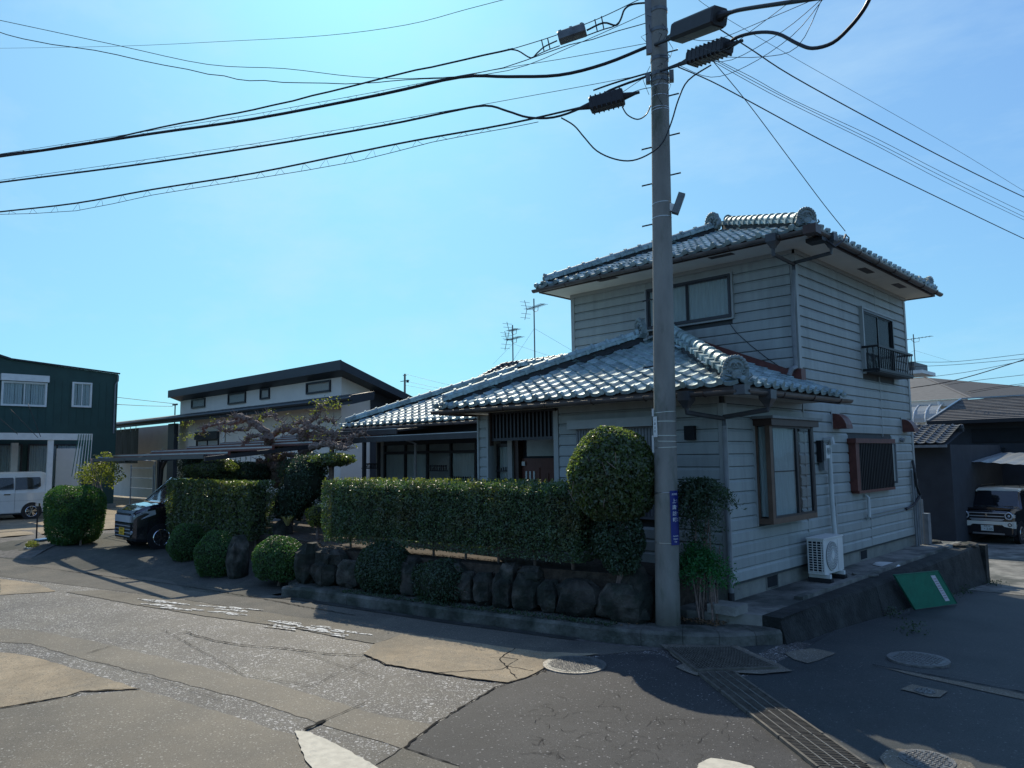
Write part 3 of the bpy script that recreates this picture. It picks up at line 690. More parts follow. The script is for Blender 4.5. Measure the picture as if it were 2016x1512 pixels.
def gutter_run(parent, A, B, r=.055, m=None):
    A, B = Vector(A), Vector(B); d = (B-A).normalized(); x = d.cross(Vector((0, 0, 1))).normalized(); secs = []
    pr = [(math.cos(math.pi+math.pi*i/8)*r, math.sin(math.pi+math.pi*i/8)*r) for i in range(9)]
    pr = pr+[(a*.88, b*.88+.002) for a, b in pr[::-1]]
    MB().loft([[P+x*a+Vector((0, 0, b)) for a, b in pr] for P in (A, B)]).build('gutter', m or M['gutter'], parent)
    n = int((B-A).length/.9)
    for i in range(1, n+1):
        p = A.lerp(B, i/(n+.5)); MB().tube([p+x*math.cos(math.pi+math.pi*k/6)*r*1.1+Vector((0, 0, math.sin(math.pi+math.pi*k/6)*r*1.1)) for k in range(7)], .006, 4).build('gutter_bracket', m or M['brown'], parent)

def eave_parts(parent, x0, x1, y0, y1, z, wx0, wy0, m_s='soffit', back=None):
    """soffit slab and brown fascia round a hip roof rectangle"""
    MB().box(x0+.06, x1-.06, y0+.06, y1-.06, z-.055, z-.035).build('soffit', M[m_s], parent)
    MB().box(x0+.03, x1-.03, y0+.02, y0+.055, z-.075, z+.04).build('fascia', M['brown'], parent)
    MB().box(x1-.055, x1-.02, y0+.03, y1-.03, z-.075, z+.04).build('fascia', M['brown'], parent)
    MB().box(x0+.02, x0+.055, y0+.03, y1-.03, z-.075, z+.04).build('fascia', M['brown'], parent)

# upper roof
ur = empty('roof', house)
x0, x1, y0, y1, ez = -10.14, -4.44, 11.25, 18.0, 5.74
eave_parts(ur, x0, x1, y0, y1, ez, 0, 0)
MB().box(x0+.055, x1-.055, y1-.055, y1-.02, ez-.075, ez+.04).build('fascia', M['brown'], ur)
hw = (x1-x0)/2; az = ez+RP*hw; ya, yb = y0+hw, y1-hw; xm = (x0+x1)/2
MB().add([(x0, y0, ez), (x1, y0, ez), (x1, y1, ez), (x0, y1, ez), (xm, ya, az), (xm, yb, az)], [(0, 1, 4), (1, 2, 5, 4), (2, 3, 5), (3, 0, 4, 5), (0, 3, 2, 1)]).build('roof_deck', M['deck'], ur)
tiles(ur, (x0, y0-.03, ez+.012), (1, 0, 0), (0, 1, 0), x1-x0, hw, lambda s, t: t+.06 < s < x1-x0-t-.06, cap=150)
tiles(ur, (x1+.03, y0, ez+.012), (0, 1, 0), (-1, 0, 0), y1-y0, hw, lambda s, t: t+.06 < s < y1-y0-t-.06, cap=40)
tiles(ur, (x0-.03, y1, ez+.012), (0, -1, 0), (1, 0, 0), y1-y0, hw, lambda s, t: t+.06 < s < y1-y0-t-.06, cap=0)
o = .12
ridge(ur, (x0+.12, y0+.12, ez+.12), (xm-.22, ya-.22, az+.02)); ridge(ur, (x1-.12, y0+.12, ez+.12), (xm+.05, ya-.05, az+.10))
ridge(ur, (x1-.12, y1-.12, ez+.12), (xm+.05, yb+.05, az+.10)); ridge(ur, (x0+.12, y1-.12, ez+.12), (xm-.05, yb+.05, az+.10))
ridge(ur, (xm, ya, az+.16), (xm, yb, az+.16), sc=1.2)
onigawara(ur, (xm-.22, ya-.22, az+.10), (-.4, -1, 0), .80); onigawara(ur, (x1-.10, y0+.10, ez+.15), (.8, -.9, 0), .60)
onigawara(ur, (x0+.12, y0+.12, ez+.14), (-1, -1, 0), .50); onigawara(ur, (x1-.12, y1-.12, ez+.14), (1, 1, 0), .62)
for A, B in (((x0-.05, y0-.065, ez-.02), (x1+.0, y0-.065, ez-.02)), ((x1+.065, y0-.0, ez-.02), (x1+.065, y1+.05, ez-.02))): gutter_run(ur, A, B, .06)
MB().obox((x1+.03, y0-.03, ez-.03), (.10, 0, 0), (0, .10, 0), (0, 0, .07)).build('gutter_corner', M['brown'], ur)
for px, py in ((1195, 549), (1420, 503)):
    p = at(px, py, 'z', ez-.05); MB().box(p.x-.22, p.x+.22, p.y-.07, p.y+.07, ez-.062, ez-.052).build('soffit_vent', M['brown'], ur)
for px, py in ((1705, 532), (1770, 562)):
    p = at(px, py, 'z', ez-.05); MB().box(p.x-.07, p.x+.07, p.y-.26, p.y+.26, ez-.062, ez-.052).build('soffit_vent', M['brown'], ur)

# wing roof (hip against the upper wall)
wr = empty('roof', house)
x0w, x1w, y0w, ezw = -10.38, -4.44, 8.74, 3.16
hw2 = (x1w-x0w)/2; azw = ezw+RP*hw2; xw = (x0w+x1w)/2; yaw_ = y0w+hw2; yend = YU-.02
MB().box(x0w+.05, x1w-.05, y0w+.05, YU, ezw-.06, ezw-.04).build('soffit', M['soffit'], wr)
MB().box(x0w+.02, x1w-.02, y0w+.02, y0w+.05, ezw-.10, ezw+.03).build('fascia', M['brown'], wr)
MB().box(x1w-.05, x1w-.02, y0w+.05, YU+.1, ezw-.10, ezw+.03).build('fascia', M['brown'], wr)
MB().box(x0w+.02, x0w+.05, y0w+.05, YU, ezw-.10, ezw+.03).build('fascia', M['brown'], wr)
MB().add([(x0w, y0w, ezw), (x1w, y0w, ezw), (x1w, yend+.12, ezw), (x0w, yend, ezw), (xw, yaw_, azw), (xw, yend, azw), (XR+.02, yend+.12, ezw+RP*(x1w-XR-.02)), (XR+.02, yend, ezw+RP*(x1w-XR-.02))],
         [(0, 1, 4), (1, 2, 6, 7, 5, 4), (3, 0, 4, 5)]).build('roof_deck', M['deck'], wr)
Lw = x1w-x0w
tiles(wr, (x0w, y0w-.03, ezw+.012), (1, 0, 0), (0, 1, 0), Lw, hw2, lambda s, t: t+.02 < s < Lw-t-.02, cap=150)
tiles(wr, (x1w+.03, y0w, ezw+.012), (0, 1, 0), (-1, 0, 0), 3.45, hw2, lambda s, t: t+.02 < s and (s < yend-y0w-.05 or t < x1w-XR-.06), cap=110)
tiles(wr, (x0w-.03, yend, ezw+.012), (0, -1, 0), (1, 0, 0), yend-y0w, hw2, lambda s, t: s < yend-y0w-t-.04, cap=0)
ridge(wr, (x0w+.10, y0w+.10, ezw+.12), (xw-.30, yaw_-.30, azw+.02)); ridge(wr, (x1w-.16, y0w+.16, ezw+.15), (xw+.05, yaw_-.05, azw+.14))
ridge(wr, (xw, yaw_-.05, azw+.12), (xw, yend-.02, azw+.12), sc=1.1)
onigawara(wr, (xw-.32, yaw_-.30, azw+.10), (-.75, -1, 0), .80); onigawara(wr, (x1w-.12, y0w+.12, ezw+.15), (.75, -1, 0), .66)
onigawara(wr, (x0w+.10, y0w+.10, ezw+.10), (-1, -1, 0), .50)
gutter_run(wr, (x0w-.04, y0w-.07, ezw-.03), (x1w, y0w-.07, ezw-.06), .06); gutter_run(wr, (x1w+.07, y0w, ezw-.06), (x1w+.07, YU+.25, ezw-.03), .06)
MB().obox((x1w+.04, y0w-.04, ezw-.06), (.075, 0, 0), (0, .075, 0), (0, 0, .06)).build('gutter_corner', M['pipedk'], wr)
# red flashing where the roof meets the upper wall
fl = MB(); zf = lambda X: ezw+RP*(x1w-X)+.06
fl.prism([(xw, YU-.11, zf(xw)), (XR+.06, YU-.11, zf(XR+.06)), (XR+.06, YU-.11, zf(XR+.06)+.14), (xw, YU-.11, zf(xw)+.14)], (0, .075, 0)); fl.build('wall_flashing', M['brown2'], wr)
MB().obox((XR+.035, YU-.03, zf(XR)+.09), (.05, 0, 0), (0, .09, 0), (0, 0, .10)).build('flashing_end', M['brown2'], wr)
# funnels and downpipes
def hopper(parent, c):
    c = Vector(c); MB().loft([[c+Vector((a*w_, b*w_, z)) for a, b in ((-1, -1), (1, -1), (1, 1), (-1, 1))] for z, w_ in ((.06, .085), (-.06, .085), (-.13, .045), (-.16, .035))]).build('gutter_hopper', M['pipedk'], parent)
h1, h2 = (-5.02, y0-.07, ez-.04), (x1+.07, 11.85, ez-.04); hopper(ur, h1); hopper(ur, h2)
J = Vector((XR+.03, YU-.08, 5.42))
MB().tube([Vector(h1)-Vector((0, 0, .15)), Vector(h1)-Vector((0, 0, .26)), J, J-Vector((0, 0, .12))], .032, 8).build('branch_pipe', M['pipedk'], ur)
MB().tube([Vector(h2)-Vector((0, 0, .15)), Vector(h2)-Vector((0, 0, .24)), J+Vector((0, 0, .02)), J-Vector((0, 0, .1))], .032, 8).build('branch_pipe', M['pipedk'], ur)
MB().tube([J-Vector((0, 0, .1)), (J.x-.05, J.y, 4.6), (J.x-.05, J.y, 3.72)], .036, 10).build('downpipe', M['pipe'], ur)
MB().tube([(J.x-.05, J.y, 3.75), (J.x-.05, J.y, 3.70), (J.x-.05, J.y-.16, 3.66), (J.x-.08, J.y-.2, 3.55)], .040, 10).build('pipe_elbow', M['pipe'], ur)
h1, h2 = (-5.18, y0w-.07, ezw-.09), (x1w+.07, 9.35, ezw-.09); hopper(wr, h1); hopper(wr, h2)
J = Vector((XR+.06, YW-.07, 2.78))
MB().tube([Vector(h1)-Vector((0, 0, .15)), Vector(h1)-Vector((0, 0, .22)), J, J-Vector((0, 0, .15))], .034, 8).build('branch_pipe', M['pipedk'], wr)
MB().tube([Vector(h2)-Vector((0, 0, .15)), Vector(h2)-Vector((0, 0, .20)), J+Vector((0, 0, .02)), J-Vector((0, 0, .1))], .034, 8).build('branch_pipe', M['pipedk'], wr)
MB().tube([J-Vector((0, 0, .1)), (J.x, J.y, 1.8), (J.x, J.y, .40)], .034, 10).build('downpipe', M['pipe'], wr); MB().tube([(J.x, J.y, .44), (J.x, J.y, .30)], .045, 10).build('pipe_shoe', M['rubber'], wr)

# ---- windows
def window(parent, name, P, d, wd, ht, fm, panes=2, depth=.06, curtain=True, fw_=.04, off=0., gm=None, glow=None):
    """P: lower left corner on the wall, d: direction along the wall, outward = d x z"""
    d = Vector(d); out = d.cross(Vector((0, 0, 1))); P = Vector(P)+out*off; wn = empty(name, parent)
    def B(a0, a1, z0, z1, o0, o1): 
        c = P+d*(a0+a1)/2+out*(o0+o1)/2+Vector((0, 0, (z0+z1)/2)); return MB().obox(c, d*(a1-a0)/2, out*(o1-o0)/2, (0, 0, (z1-z0)/2))
    fr = MB()
    for a0, a1, z0, z1 in ((0, wd, 0, fw_), (0, wd, ht-fw_, ht), (0, fw_, fw_, ht-fw_), (wd-fw_, wd, fw_, ht-fw_)):
        q = B(a0, a1, z0, z1, -.02, depth); fr.add(q.v, q.f)
    fr.build('window_frame', M[fm], wn)
    B(.01, wd-.01, .01, ht-.01, -.10, -.09).build('dark_room', M['dark'], wn)
    if curtain:
        mb = MB(); n = int(wd/.03); vs = []
        for i in range(n+1):
            a = fw_+(wd-2*fw_)*i/n; o_ = -.012+.010*math.sin(i*1.9); vs += [P+d*a+out*o_+Vector((0, 0, .02)), P+d*a+out*o_+Vector((0, 0, ht-.02))]
        mb.add(vs, [(2*i, 2*i+2, 2*i+3, 2*i+1) for i in range(n)]); mb.build('curtain', M['curtain'] if curtain is True else M[curtain], wn)
    pw = (wd-2*fw_)/panes
    for i in range(panes):
        a0 = fw_+pw*i; o_ = .018 if i % 2 else .032
        B(a0+.022, a0+pw-.022, fw_+.022, ht-fw_-.022, o_-.004, o_).build('pane', gm or M['glass'], wn)
        s = MB()
        for q in (B(a0, a0+.022, fw_, ht-fw_, o_-.014, o_+.010), B(a0+pw-.022, a0+pw, fw_, ht-fw_, o_-.014, o_+.010), B(a0+.022, a0+pw-.022, fw_, fw_+.022, o_-.014, o_+.010), B(a0+.022, a0+pw-.022, ht-fw_-.022, ht-fw_, o_-.014, o_+.010)): s.add(q.v, q.f)
        s.build('sash', M[fm], wn)
    return wn
window(house, 'window', (uwin[0], YU-.02, uwin[2]), (1, 0, 0), uwin[1]-uwin[0], uwin[3]-uwin[2], 'bronze')
MB().box(uwin[0]-.04, uwin[1]+.04, YU-.06, YU-.0, uwin[3], uwin[3]+.035).build('window_head', M['siding_up'], house)
for a, b in ((uwin[0]-.04, uwin[0]), (uwin[1], uwin[1]+.04)): MB().box(a, b, YU-.06, YU, uwin[2]-.03, uwin[3]).build('window_trim', M['siding_up'], house)
MB().box(uwin[0], uwin[1], YU-.06, YU, uwin[2]-.035, uwin[2]-.002).build('window_sill', M['siding_up'], house)
window(house, 'window', (XR+.02, 14.95, 3.83), (0, 1, 0), 1.78, 1.24, 'bronze', curtain=False)
MB().box(XR, XR+.09, 14.90, 14.948, 3.80, 5.12).build('window_trim', M['siding_up'], house); MB().box(XR, XR+.09, 14.95, 16.75, 5.075, 5.11).build('window_trim', M['siding_up'], house)
# balcony rail
br = empty('window_railing', house); zt, zb_ = 4.31, 3.86; X0 = XR+.04; X1 = XR+.33
for q in (((X1, 14.9, zt), (X1, 17.0, zt)), ((X0, 14.9, zt), (X1, 14.9, zt)), ((X0, 17.0, zt), (X1, 17.0, zt))): MB().bar(*q, .035, .04).build('top_rail', M['black'], br)
for q in (((X1, 14.9, zb_), (X1, 17.0, zb_)), ((X0, 14.9, zb_), (X1, 14.9, zb_)), ((X0, 17.0, zb_), (X1, 17.0, zb_))): MB().bar(*q, .03, .05).build('bottom_rail', M['black'], br)
MB().box(X0, X1, 14.92, 16.98, zb_-.045, zb_-.03).build('rail_floor', M['black'], br)
for k in range(19): y = 14.95+k*2.0/18; MB().bar((X1, y, zb_), (X1, y, zt), .016).build('baluster', M['black'], br)
for k in range(1, 3): MB().bar((X0+k*.1, 14.9, zb_), (X0+k*.1, 14.9, zt), .016).build('baluster', M['black'], br)

# bay window on the right wall
bw = empty('bay_window', house); bx = XR+.25; bz0, bz1 = 1.36, 2.70
MB().box(XR, bx+.06, bayY0-.05, bayY1+.08, bz1, bz1+.10).build('bay_roof', M['brown'], bw)
MB().box(XR, bx+.10, bayY0-.09, bayY1+.14, bz1+.10, bz1+.14).build('bay_roof_cap', M['pipe'], bw)
MB().box(XR, bx, bayY0, bayY1, bz0-.08, bz0).build('bay_sill', M['tanwood'], bw)
MB().box(bx-.07, bx, bayY0, bayY0+.08, bz0, bz1).build('corner_post', M['tanwood'], bw)
MB().box(bx-.05, bx, bayY1-.08, bayY1, bz0, bz1).build('corner_post', M['bronze'], bw)
MB().box(XR, XR+.05, bayY0+.002, bayY0+.05, bz0, bz1).build('wall_post', M['tanwood'], bw)
MB().box(XR+.052, bx-.072, bayY0+.03, bayY0+.034, bz0, bz1).build('side_pane', M['glass'], bw)
MB().box(XR-.25, XR-.24, bayY0, bayY1, bz0, bz1).build('dark_room', M['dark'], bw)
y = bayY0+.09
for k, (a, b, cur) in enumerate(((y, y+.84, 1), (y+.84, bayY1-.08, 0))):
    MB().box(bx-.025-.012*k, bx-.021-.012*k, a+.03, b-.03, bz0+.03, bz1-.03).build('pane', M['glass'], bw)
    s = MB(); s.box(bx-.04, bx-.005, a, a+.03, bz0, bz1); s.box(bx-.04, bx-.005, b-.03, b, bz0, bz1); s.box(bx-.04, bx-.005, a+.03, b-.03, bz0, bz0+.03); s.box(bx-.04, bx-.005, a+.03, b-.03, bz1-.03, bz1); s.build('sash', M['bronze'], bw)
vs = []
for i in range(60):
    yy = bayY0+.10+i*.024*.60; xx = bx-.055+.006*math.sin(i*1.7); vs += [(xx, yy, bz0+.02), (xx, yy, bz1-.01)]
MB().add(vs, [(2*i, 2*i+2, 2*i+3, 2*i+1) for i in range(59)]).build('curtain', M['curtain'], bw)
vs = []
for i in range(10):
    xx = XR+.02+i*.018; yy = bayY0+.08+.012*math.sin(i*2.); vs += [(xx, yy, bz0+.02), (xx, yy, bz1-.01)]
MB().add(vs, [(2*i, 2*i+2, 2*i+3, 2*i+1) for i in range(13)]).build('curtain', M['curtain'], bw)
MB().box(bx-.062, bx-.045, bayY0+.10, bayY0+.95, 2.02, 2.035).build('sash_bar', M['bronze'], bw)
MB().box(XR, XR+.03, bayY0-.05, bayY0-.002, 1.25, 2.70).build('window_trim', M['siding_up'], bw)

# lattice window
lw = empty('lattice_window', house); lx = XR+.15; ly0, ly1, lz0, lz1 = 13.96, 16.0, 1.60, 2.46
MB().box(XR, lx+.03, ly0-.06, ly1+.06, lz1, lz1+.085).build('lattice_hood', M['brown2'], lw)
MB().box(XR+.0, lx, ly0, ly0+.06, lz0, lz1).build('side_board', M['brown2'], lw); MB().box(lx-.06, lx, ly0+.062, ly0+.16, lz0, lz1).build('side_board', M['brown2'], lw)
MB().box(XR, lx, ly0+.062, ly1, lz0-.05, lz0).build('bottom_board', M['brown2'], lw)
MB().box(XR+.005, XR+.02, ly0+.1, ly1+.5, lz0, lz1).build('dark_room', M['dark'], lw)
for k in range(22): y = ly0+.20+k*(ly1-ly0-.24)/21; MB().box(lx-.028, lx-.002, y-.014, y+.014, lz0, lz1).build('lattice_bar', M['black'], lw)
for z in (lz0+.12, lz1-.12): MB().box(lx-.05, lx-.03, ly0+.16, ly1, z-.015, z+.015).build('lattice_rail', M['black'], lw)
MB().box(XR+.03, XR+.06, ly1+.02, ly1+.36, lz0+.1, lz1-.02).build('frosted_pane', M['frost'], lw)
MB().box(XR+.02, XR+.09, ly1+.36, ly1+.40, lz0+.06, lz1).build('window_trim', M['pipe'], lw)
# vent hoods
for Y in (13.42, 17.22):
    pr = [(0, 0)]+[(.21*math.sin(a)*1.1, .27*math.cos(a)) for a in np.linspace(0, math.pi/2, 7)]
    MB().prism([(XR+.03+a, Y-.15, 2.71+b) for a, b in pr], (0, .30, 0)).build('vent_hood', M['brown2'], house)
    MB().box(XR+.022, XR+.03, Y-.19, Y+.19, 2.66, 3.03).build('vent_plate', M['siding_up'], house)
MB().tube([(XR+.03, 16.9, 2.55), (XR+.10, 16.9, 2.52)], .045, 10).build('pipe_vent', M['pipe'], house)
# meters and pipes
mt = empty('meter_group', house)
MB().box(XR+.03, XR+.14, 12.62, 12.78, 2.20, 2.42).build('electric_meter', M['white'], mt); MB().disc((XR+.14, 12.70, 2.32), (1, 0, 0), .06, .03, 14).build('meter_dial', M['glass'], mt)
MB().box(XR+.03, XR+.11, 12.50, 12.60, 2.14, 2.50).build('meter_board', M['dark'], mt); MB().box(XR+.03, XR+.12, 12.56, 12.72, 2.00, 2.16).build('junction_box', M['pipe'], mt)
MB().tube([(XR+.04, 12.84, 2.50), (XR+.16, 12.84, 2.52), (XR+.16, 12.84, 2.44)], .055, 8).build('duct_cap', M['whitepipe'], mt)
MB().tube([(XR+.10, 12.86, 2.46), (XR+.10, 12.86, 1.5), (XR+.12, 12.86, .90)], .038, 12).build('refrigerant_duct', M['whitepipe'], mt)
for y, z0_, z1_ in ((17.55, .3, 2.0), (17.68, .3, 1.7), (17.82, .3, 1.4), (17.95, .3, 1.25), (17.4, .3, 1.9)): MB().tube([(XR+.07, y, z0_), (XR+.07, y, z1_)], .022, 6).build('riser_pipe', M['pipe'], mt)
MB().tube([(XR+.05, 17.55, 2.1), (XR+.10, 17.48, 1.85), (XR+.10, 17.55, 1.55), (XR+.13, 17.65, 1.35), (XR+.07, 17.3, 1.15), (XR+.05, 16.9, 1.10)], .028, 7).build('bent_hose', M['rubber'], mt)
MB().box(XR+.02, XR+.18, 17.9, 18.1, .3, .95).build('pipe_cover', M['pipe'], mt)
MB().tube([(XR+.04, 14.6, 1.5), (XR+.10, 14.6, 1.45), (XR+.10, 14.6, 1.1), (XR+.04, 14.65, 1.05)], .03, 8).build('drain_stub', M['whitepipe'], mt)
for z in (1.12, 1.06): MB().tube([(XR+.04, 14.7, z), (XR+.04, 17.3, z+.03)], .012, 6).build('conduit', M['pipe'], mt)
MB().tube([at(px, py, 'y', YU-.04) for px, py in ((1435, 635), (1450, 655), (1478, 680), (1510, 705), (1535, 722))], .006, 5).build('thin_cable', M['cable'], house)

# wing front: shutter window
sh = empty('shutter_window', house)
MB().box(-7.70, -6.08, YW-.20, YW-.02, 2.72, 2.86).build('shutter_hood', M['siding_up'], sh); MB().box(-7.62, -6.15, YW-.06, YW-.03, 1.35, 2.72).build('shutter_panel', M['pipe'], sh)
mb = MB()
for k in range(26): mb.box(-7.60+k*.055, -7.60+k*.055+.02, YW-.075, YW-.061, 1.40, 2.70)
mb.build('shutter_rib', M['pipe'], sh)
MB().box(-5.62, -5.46, YW-.09, YW-.03, 2.50, 2.70).build('wall_box', M['dark'], house)

# entrance: lattice screen, recess, door
en = empty('entrance', house); ex0, ex1 = -9.70, -8.14
MB().box(-11.0, -8.10, YW+1.05, YW+1.08, .3, 3.1).build('recess_wall', M['darkhouse'], en)
MB().box(-8.10-.03, -8.101, YW+.1, YW+1.05, .5, 3.1).build('recess_side', M['darkhouse'], en)
MB().box(-10.6, -8.1, YW, YW+1.1, .3, .50).build('porch_floor', M['slab'], en)
for z in (2.58, 3.06): MB().box(ex0, ex1, YW+.03, YW+.07, z, z+.05).build('lattice_rail', M['bronze'], en)
MB().box(ex0-.02, ex0+.03, YW+.0, YW+.08, 2.5, 3.1).build('lattice_post', M['brown'], en)
for k in range(17): xx = ex0+.06+k*(ex1-ex0-.12)/16; MB().box(xx-.018, xx+.018, YW+.035, YW+.065, 2.63, 3.06).build('lattice_slat', M['bronze'], en)
MB().box(ex0+.03, ex1, YW+.075, YW+.08, 2.60, 3.08).build('lattice_backing', M['dark'], en)
MB().box(-10.6, -10.45, YW+.8, YW+1.04, .5, 3.05).build('porch_screen', M['siding_up'], en)
ds = empty('door', en)
MB().box(-9.82, -8.16, YW+.98, YW+1.04, .5, 2.26).build('door_leaf', M['door'], ds)
MB().box(-9.70, -8.16, YW+.99, YW+1.03, 2.30, 3.0).build('transom_light', M['frost'], ds)
for a, b, c, d_ in ((-9.40, -8.28, 2.08, 2.12), (-9.40, -8.28, .60, .64), (-9.40, -9.36, .64, 2.08), (-9.18, -9.14, .9, 1.98), (-8.30, -8.26, .64, 2.08)): MB().box(a, b, YW+.965, YW+.979, c, d_).build('door_moulding', M['door'], ds)
for xx in (-9.70, -9.60, -9.50): MB().box(xx-.016, xx+.016, YW+.965, YW+.98, .7, 2.02).build('door_glass_strip', M['plate_w'], ds)
MB().box(-9.96, -9.84, YW+.9, YW+1.04, .5, 2.9).build('door_post', M['brown'], en); MB().box(-10.08, -9.96, YW+.85, YW+1.0, .5, 3.05).build('porch_pillar', M['siding_up'], en)
MB().box(-9.80, -9.72, YW+.95, YW+.965, 2.12, 2.20).build('name_plate', M['white'], en)
window(en, 'window', (-10.48, YW+.98, .8), (1, 0, 0), .42, 1.75, 'bronze', panes=1)
# ---- left wing of the house
lwg = empty('left_wing', house); yl = 11.5; xl0, xl1 = -16.1, -9.95
MB().box(xl0+.3, xl1, yl+.02, yl+4.5, .5, 3.1).build('wall_core', M['siding_up'], lwg)
MB().box(xl0+.0, xl0+.32, yl-.02, yl+.1, .5, 3.1).build('end_pillar', M['siding'], lwg)
MB().box(xl0+.3, xl1, yl-.0, yl+.02, 2.62, 3.1).build('header_board', M['charcoal'], lwg)
xx = xl0+.36; k = 0
while xx < xl1-.3:
    wd = .86; 
    MB().box(xx, xx+.05, yl-.05, yl+.01, .75, 2.62).build('door_stile', M['bronze'], lwg)
    MB().box(xx+.05, xx+wd, yl-.03, yl-.025, .80, 2.40).build('glass_door', M['glass'], lwg)
    MB().box(xx+.05, xx+wd, yl-.05, yl+.01, 2.40, 2.46).build('door_rail', M['bronze'], lwg)
    MB().box(xx+.05, xx+wd, yl-.03, yl-.025, 2.46, 2.62).build('transom_glass', M['glass'], lwg)
    if k != 2:
        vs = []
        for i in range(int((wd-.1)/.04)): a = xx+.08+i*.04; vs += [(a, yl-.012+.006*math.sin(i*2.1), .8), (a, yl-.012+.006*math.sin(i*2.1), 2.38)]
        MB().add(vs, [(2*i, 2*i+2, 2*i+3, 2*i+1) for i in range(len(vs)//2-1)]).build('curtain', M['curtain'], lwg)
    xx += wd; k += 1
# iron tulip rails in front of the panes
for X0_, X1_, z in ((-15.9, -15.2, 2.05), (-13.3, -12.6, 2.0), (-12.5, -11.8, 1.75)):
    mb = MB(); mb.bar((X0_, 10.9, z), (X1_, 10.9, z), .02)
    for i in range(9):
        a = X0_+.05+i*(X1_-X0_-.1)/8; mb.bar((a, 10.9, z), (a+ru(-.02, .02), 10.9, z+ru(.07, .13)), .02); mb.ball((a, 10.9, z+.11), .024, 6, 4)
    mb.build('iron_flower_rail', M['black'], lwg)
mb = MB(); mb.bar((-10.5, YW+.9, 2.02), (-10.1, YW+.9, 2.02), .02)
for i in range(7): a = -10.48+i*.06; mb.bar((a, YW+.9, 2.02), (a, YW+.9, 2.02+ru(.05, .10)), .018)
mb.build('iron_flower_rail', M['black'], en)
lr = empty('roof', lwg); lx0, lx1, ly_, lz = -16.75, -9.96, 10.85, 3.10; LL = 6.9
MB().box(lx0+.05, lx1, ly_+.05, yl+.5, lz-.05, lz-.03).build('soffit', M['charcoal'], lr); MB().box(lx0+.02, lx1, ly_+.02, ly_+.05, lz-.09, lz+.04).build('fascia', M['brown'], lr)
MB().add([(lx0, ly_, lz), (lx1, ly_, lz), (lx1, ly_+3.4, lz+RP*3.4), (lx0+3.4, ly_+3.4, lz+RP*3.4), (lx0, ly_+7, lz)], [(0, 1, 2, 3), (0, 3, 4)]).build('roof_deck', M['deck'], lr)
tiles(lr, (lx0, ly_-.03, lz+.012), (1, 0, 0), (0, 1, 0), lx1-lx0, 3.35, lambda s, t: t+.02 < s, cap=110)
ridge(lr, (lx0+.1, ly_+.1, lz+.10), (lx0+3.3, ly_+3.3, lz+RP*3.3+.06)); onigawara(lr, (lx0+.1, ly_+.1, lz+.08), (-1, -1, 0), .45)
ridge(lr, (lx0+3.3, ly_+3.35, lz+RP*3.35+.12), (lx1, ly_+3.35, lz+RP*3.35+.12))
gutter_run(lr, (lx0-.04, ly_-.07, lz-.03), (lx1, ly_-.07, lz-.03), .055)
# flat patio awnings
aw = thing('patio_awning', 'low flat aluminium patio awning in front of the glass doors of the left wing', 'awning')
for X0_, X1_, Yf, Yb, z in ((-14.6, -10.0, 9.75, 11.42, 2.76), (-17.6, -13.3, 10.05, 11.45, 2.93)):
    MB().add([(X0_, Yf, z), (X1_, Yf, z), (X1_, Yb, z+.13), (X0_, Yb, z+.13)], [(0, 1, 2, 3)]).build('awning_sheet', M['poly'], aw)
    MB().box(X0_, X1_, Yf-.03, Yf+.0, z-.10, z+.012).build('front_beam', M['bronze'], aw); MB().box(X0_, X1_, Yf-.035, Yf+.03, z+.013, z+.028).build('beam_cap', M['alu'], aw)
    k = int((X1_-X0_)/.9)
    for i in range(k+1): X = X0_+.03+(X1_-X0_-.06)*i/k; MB().bar((X, Yf, z-.02), (X, Yb, z+.11), .035, .05).build('rafter', M['bronze'], aw)
for X, Y in ((-14.2, 9.8), (-16.0, 10.1), (-17.5, 10.1)): MB().box(X-.035, X+.035, Y-.035, Y+.035, .7, 2.85).build('post', M['bronze'], aw)
MB().tube([(-13.75, 10.6, 2.72), (-13.35, 10.6, 2.62), (-13.35, 10.6, .8)], .03, 8).build('rain_pipe', M['pipe'], aw)

# ---------------------------------------------------------------- utility pole
PX, PY = -5.345, 8.305
pole = thing('utility_pole', 'tall round concrete utility pole on the kerb in front of the house', 'utility pole')
def pr_(z): return .158-.0056*z
toC = Vector((-PX, -PY, 0)).normalized(); sdv = Vector((0, 0, 1)).cross(toC)   # sdv: towards the right of the picture
if sdv.dot(cr) < 0: sdv = -sdv
def pc(z): return Vector((PX, PY, z))+sdv*.0175*z
secs = [[(pc(z).x+math.cos(2*math.pi*i/40)*pr_(z), pc(z).y+math.sin(2*math.pi*i/40)*pr_(z), z) for i in range(40)] for z in np.arange(.13, 9.6, .45)]
MB().loft(secs).build('pole_shaft', M['pole'], pole, smooth=False)
for p in bpy.data.objects['pole_shaft'].data.polygons: p.use_smooth = len(p.vertices) == 4
def zc(py, px=1305): return atv(px, py, (PX, PY), (PX+sdv.x, PY+sdv.y)).z
def onpole(side, z, extra=0.):
    """point on the shaft: side -1..1 left..right as seen from the street"""
    r = pr_(z)+extra; a = side*math.pi/2; return pc(z)+toC*math.cos(a)*r+sdv*math.sin(a)*r
def band(py, h=.012, m='steel', tilt=0., ex=.004, name='steel_band'):
    z = zc(py); n = 28; secs = []
    for i in range(n+1):
        a = 2*math.pi*i/n; c = pc(z)+(toC*math.cos(a)+sdv*math.sin(a))*(pr_(z)+ex)+Vector((0, 0, tilt*math.sin(a)))
        secs.append([c-Vector((0, 0, h/2)), c+Vector((0, 0, h/2))])
    MB().loft(secs, cap=False, closed=False).build(name, M[m], pole)
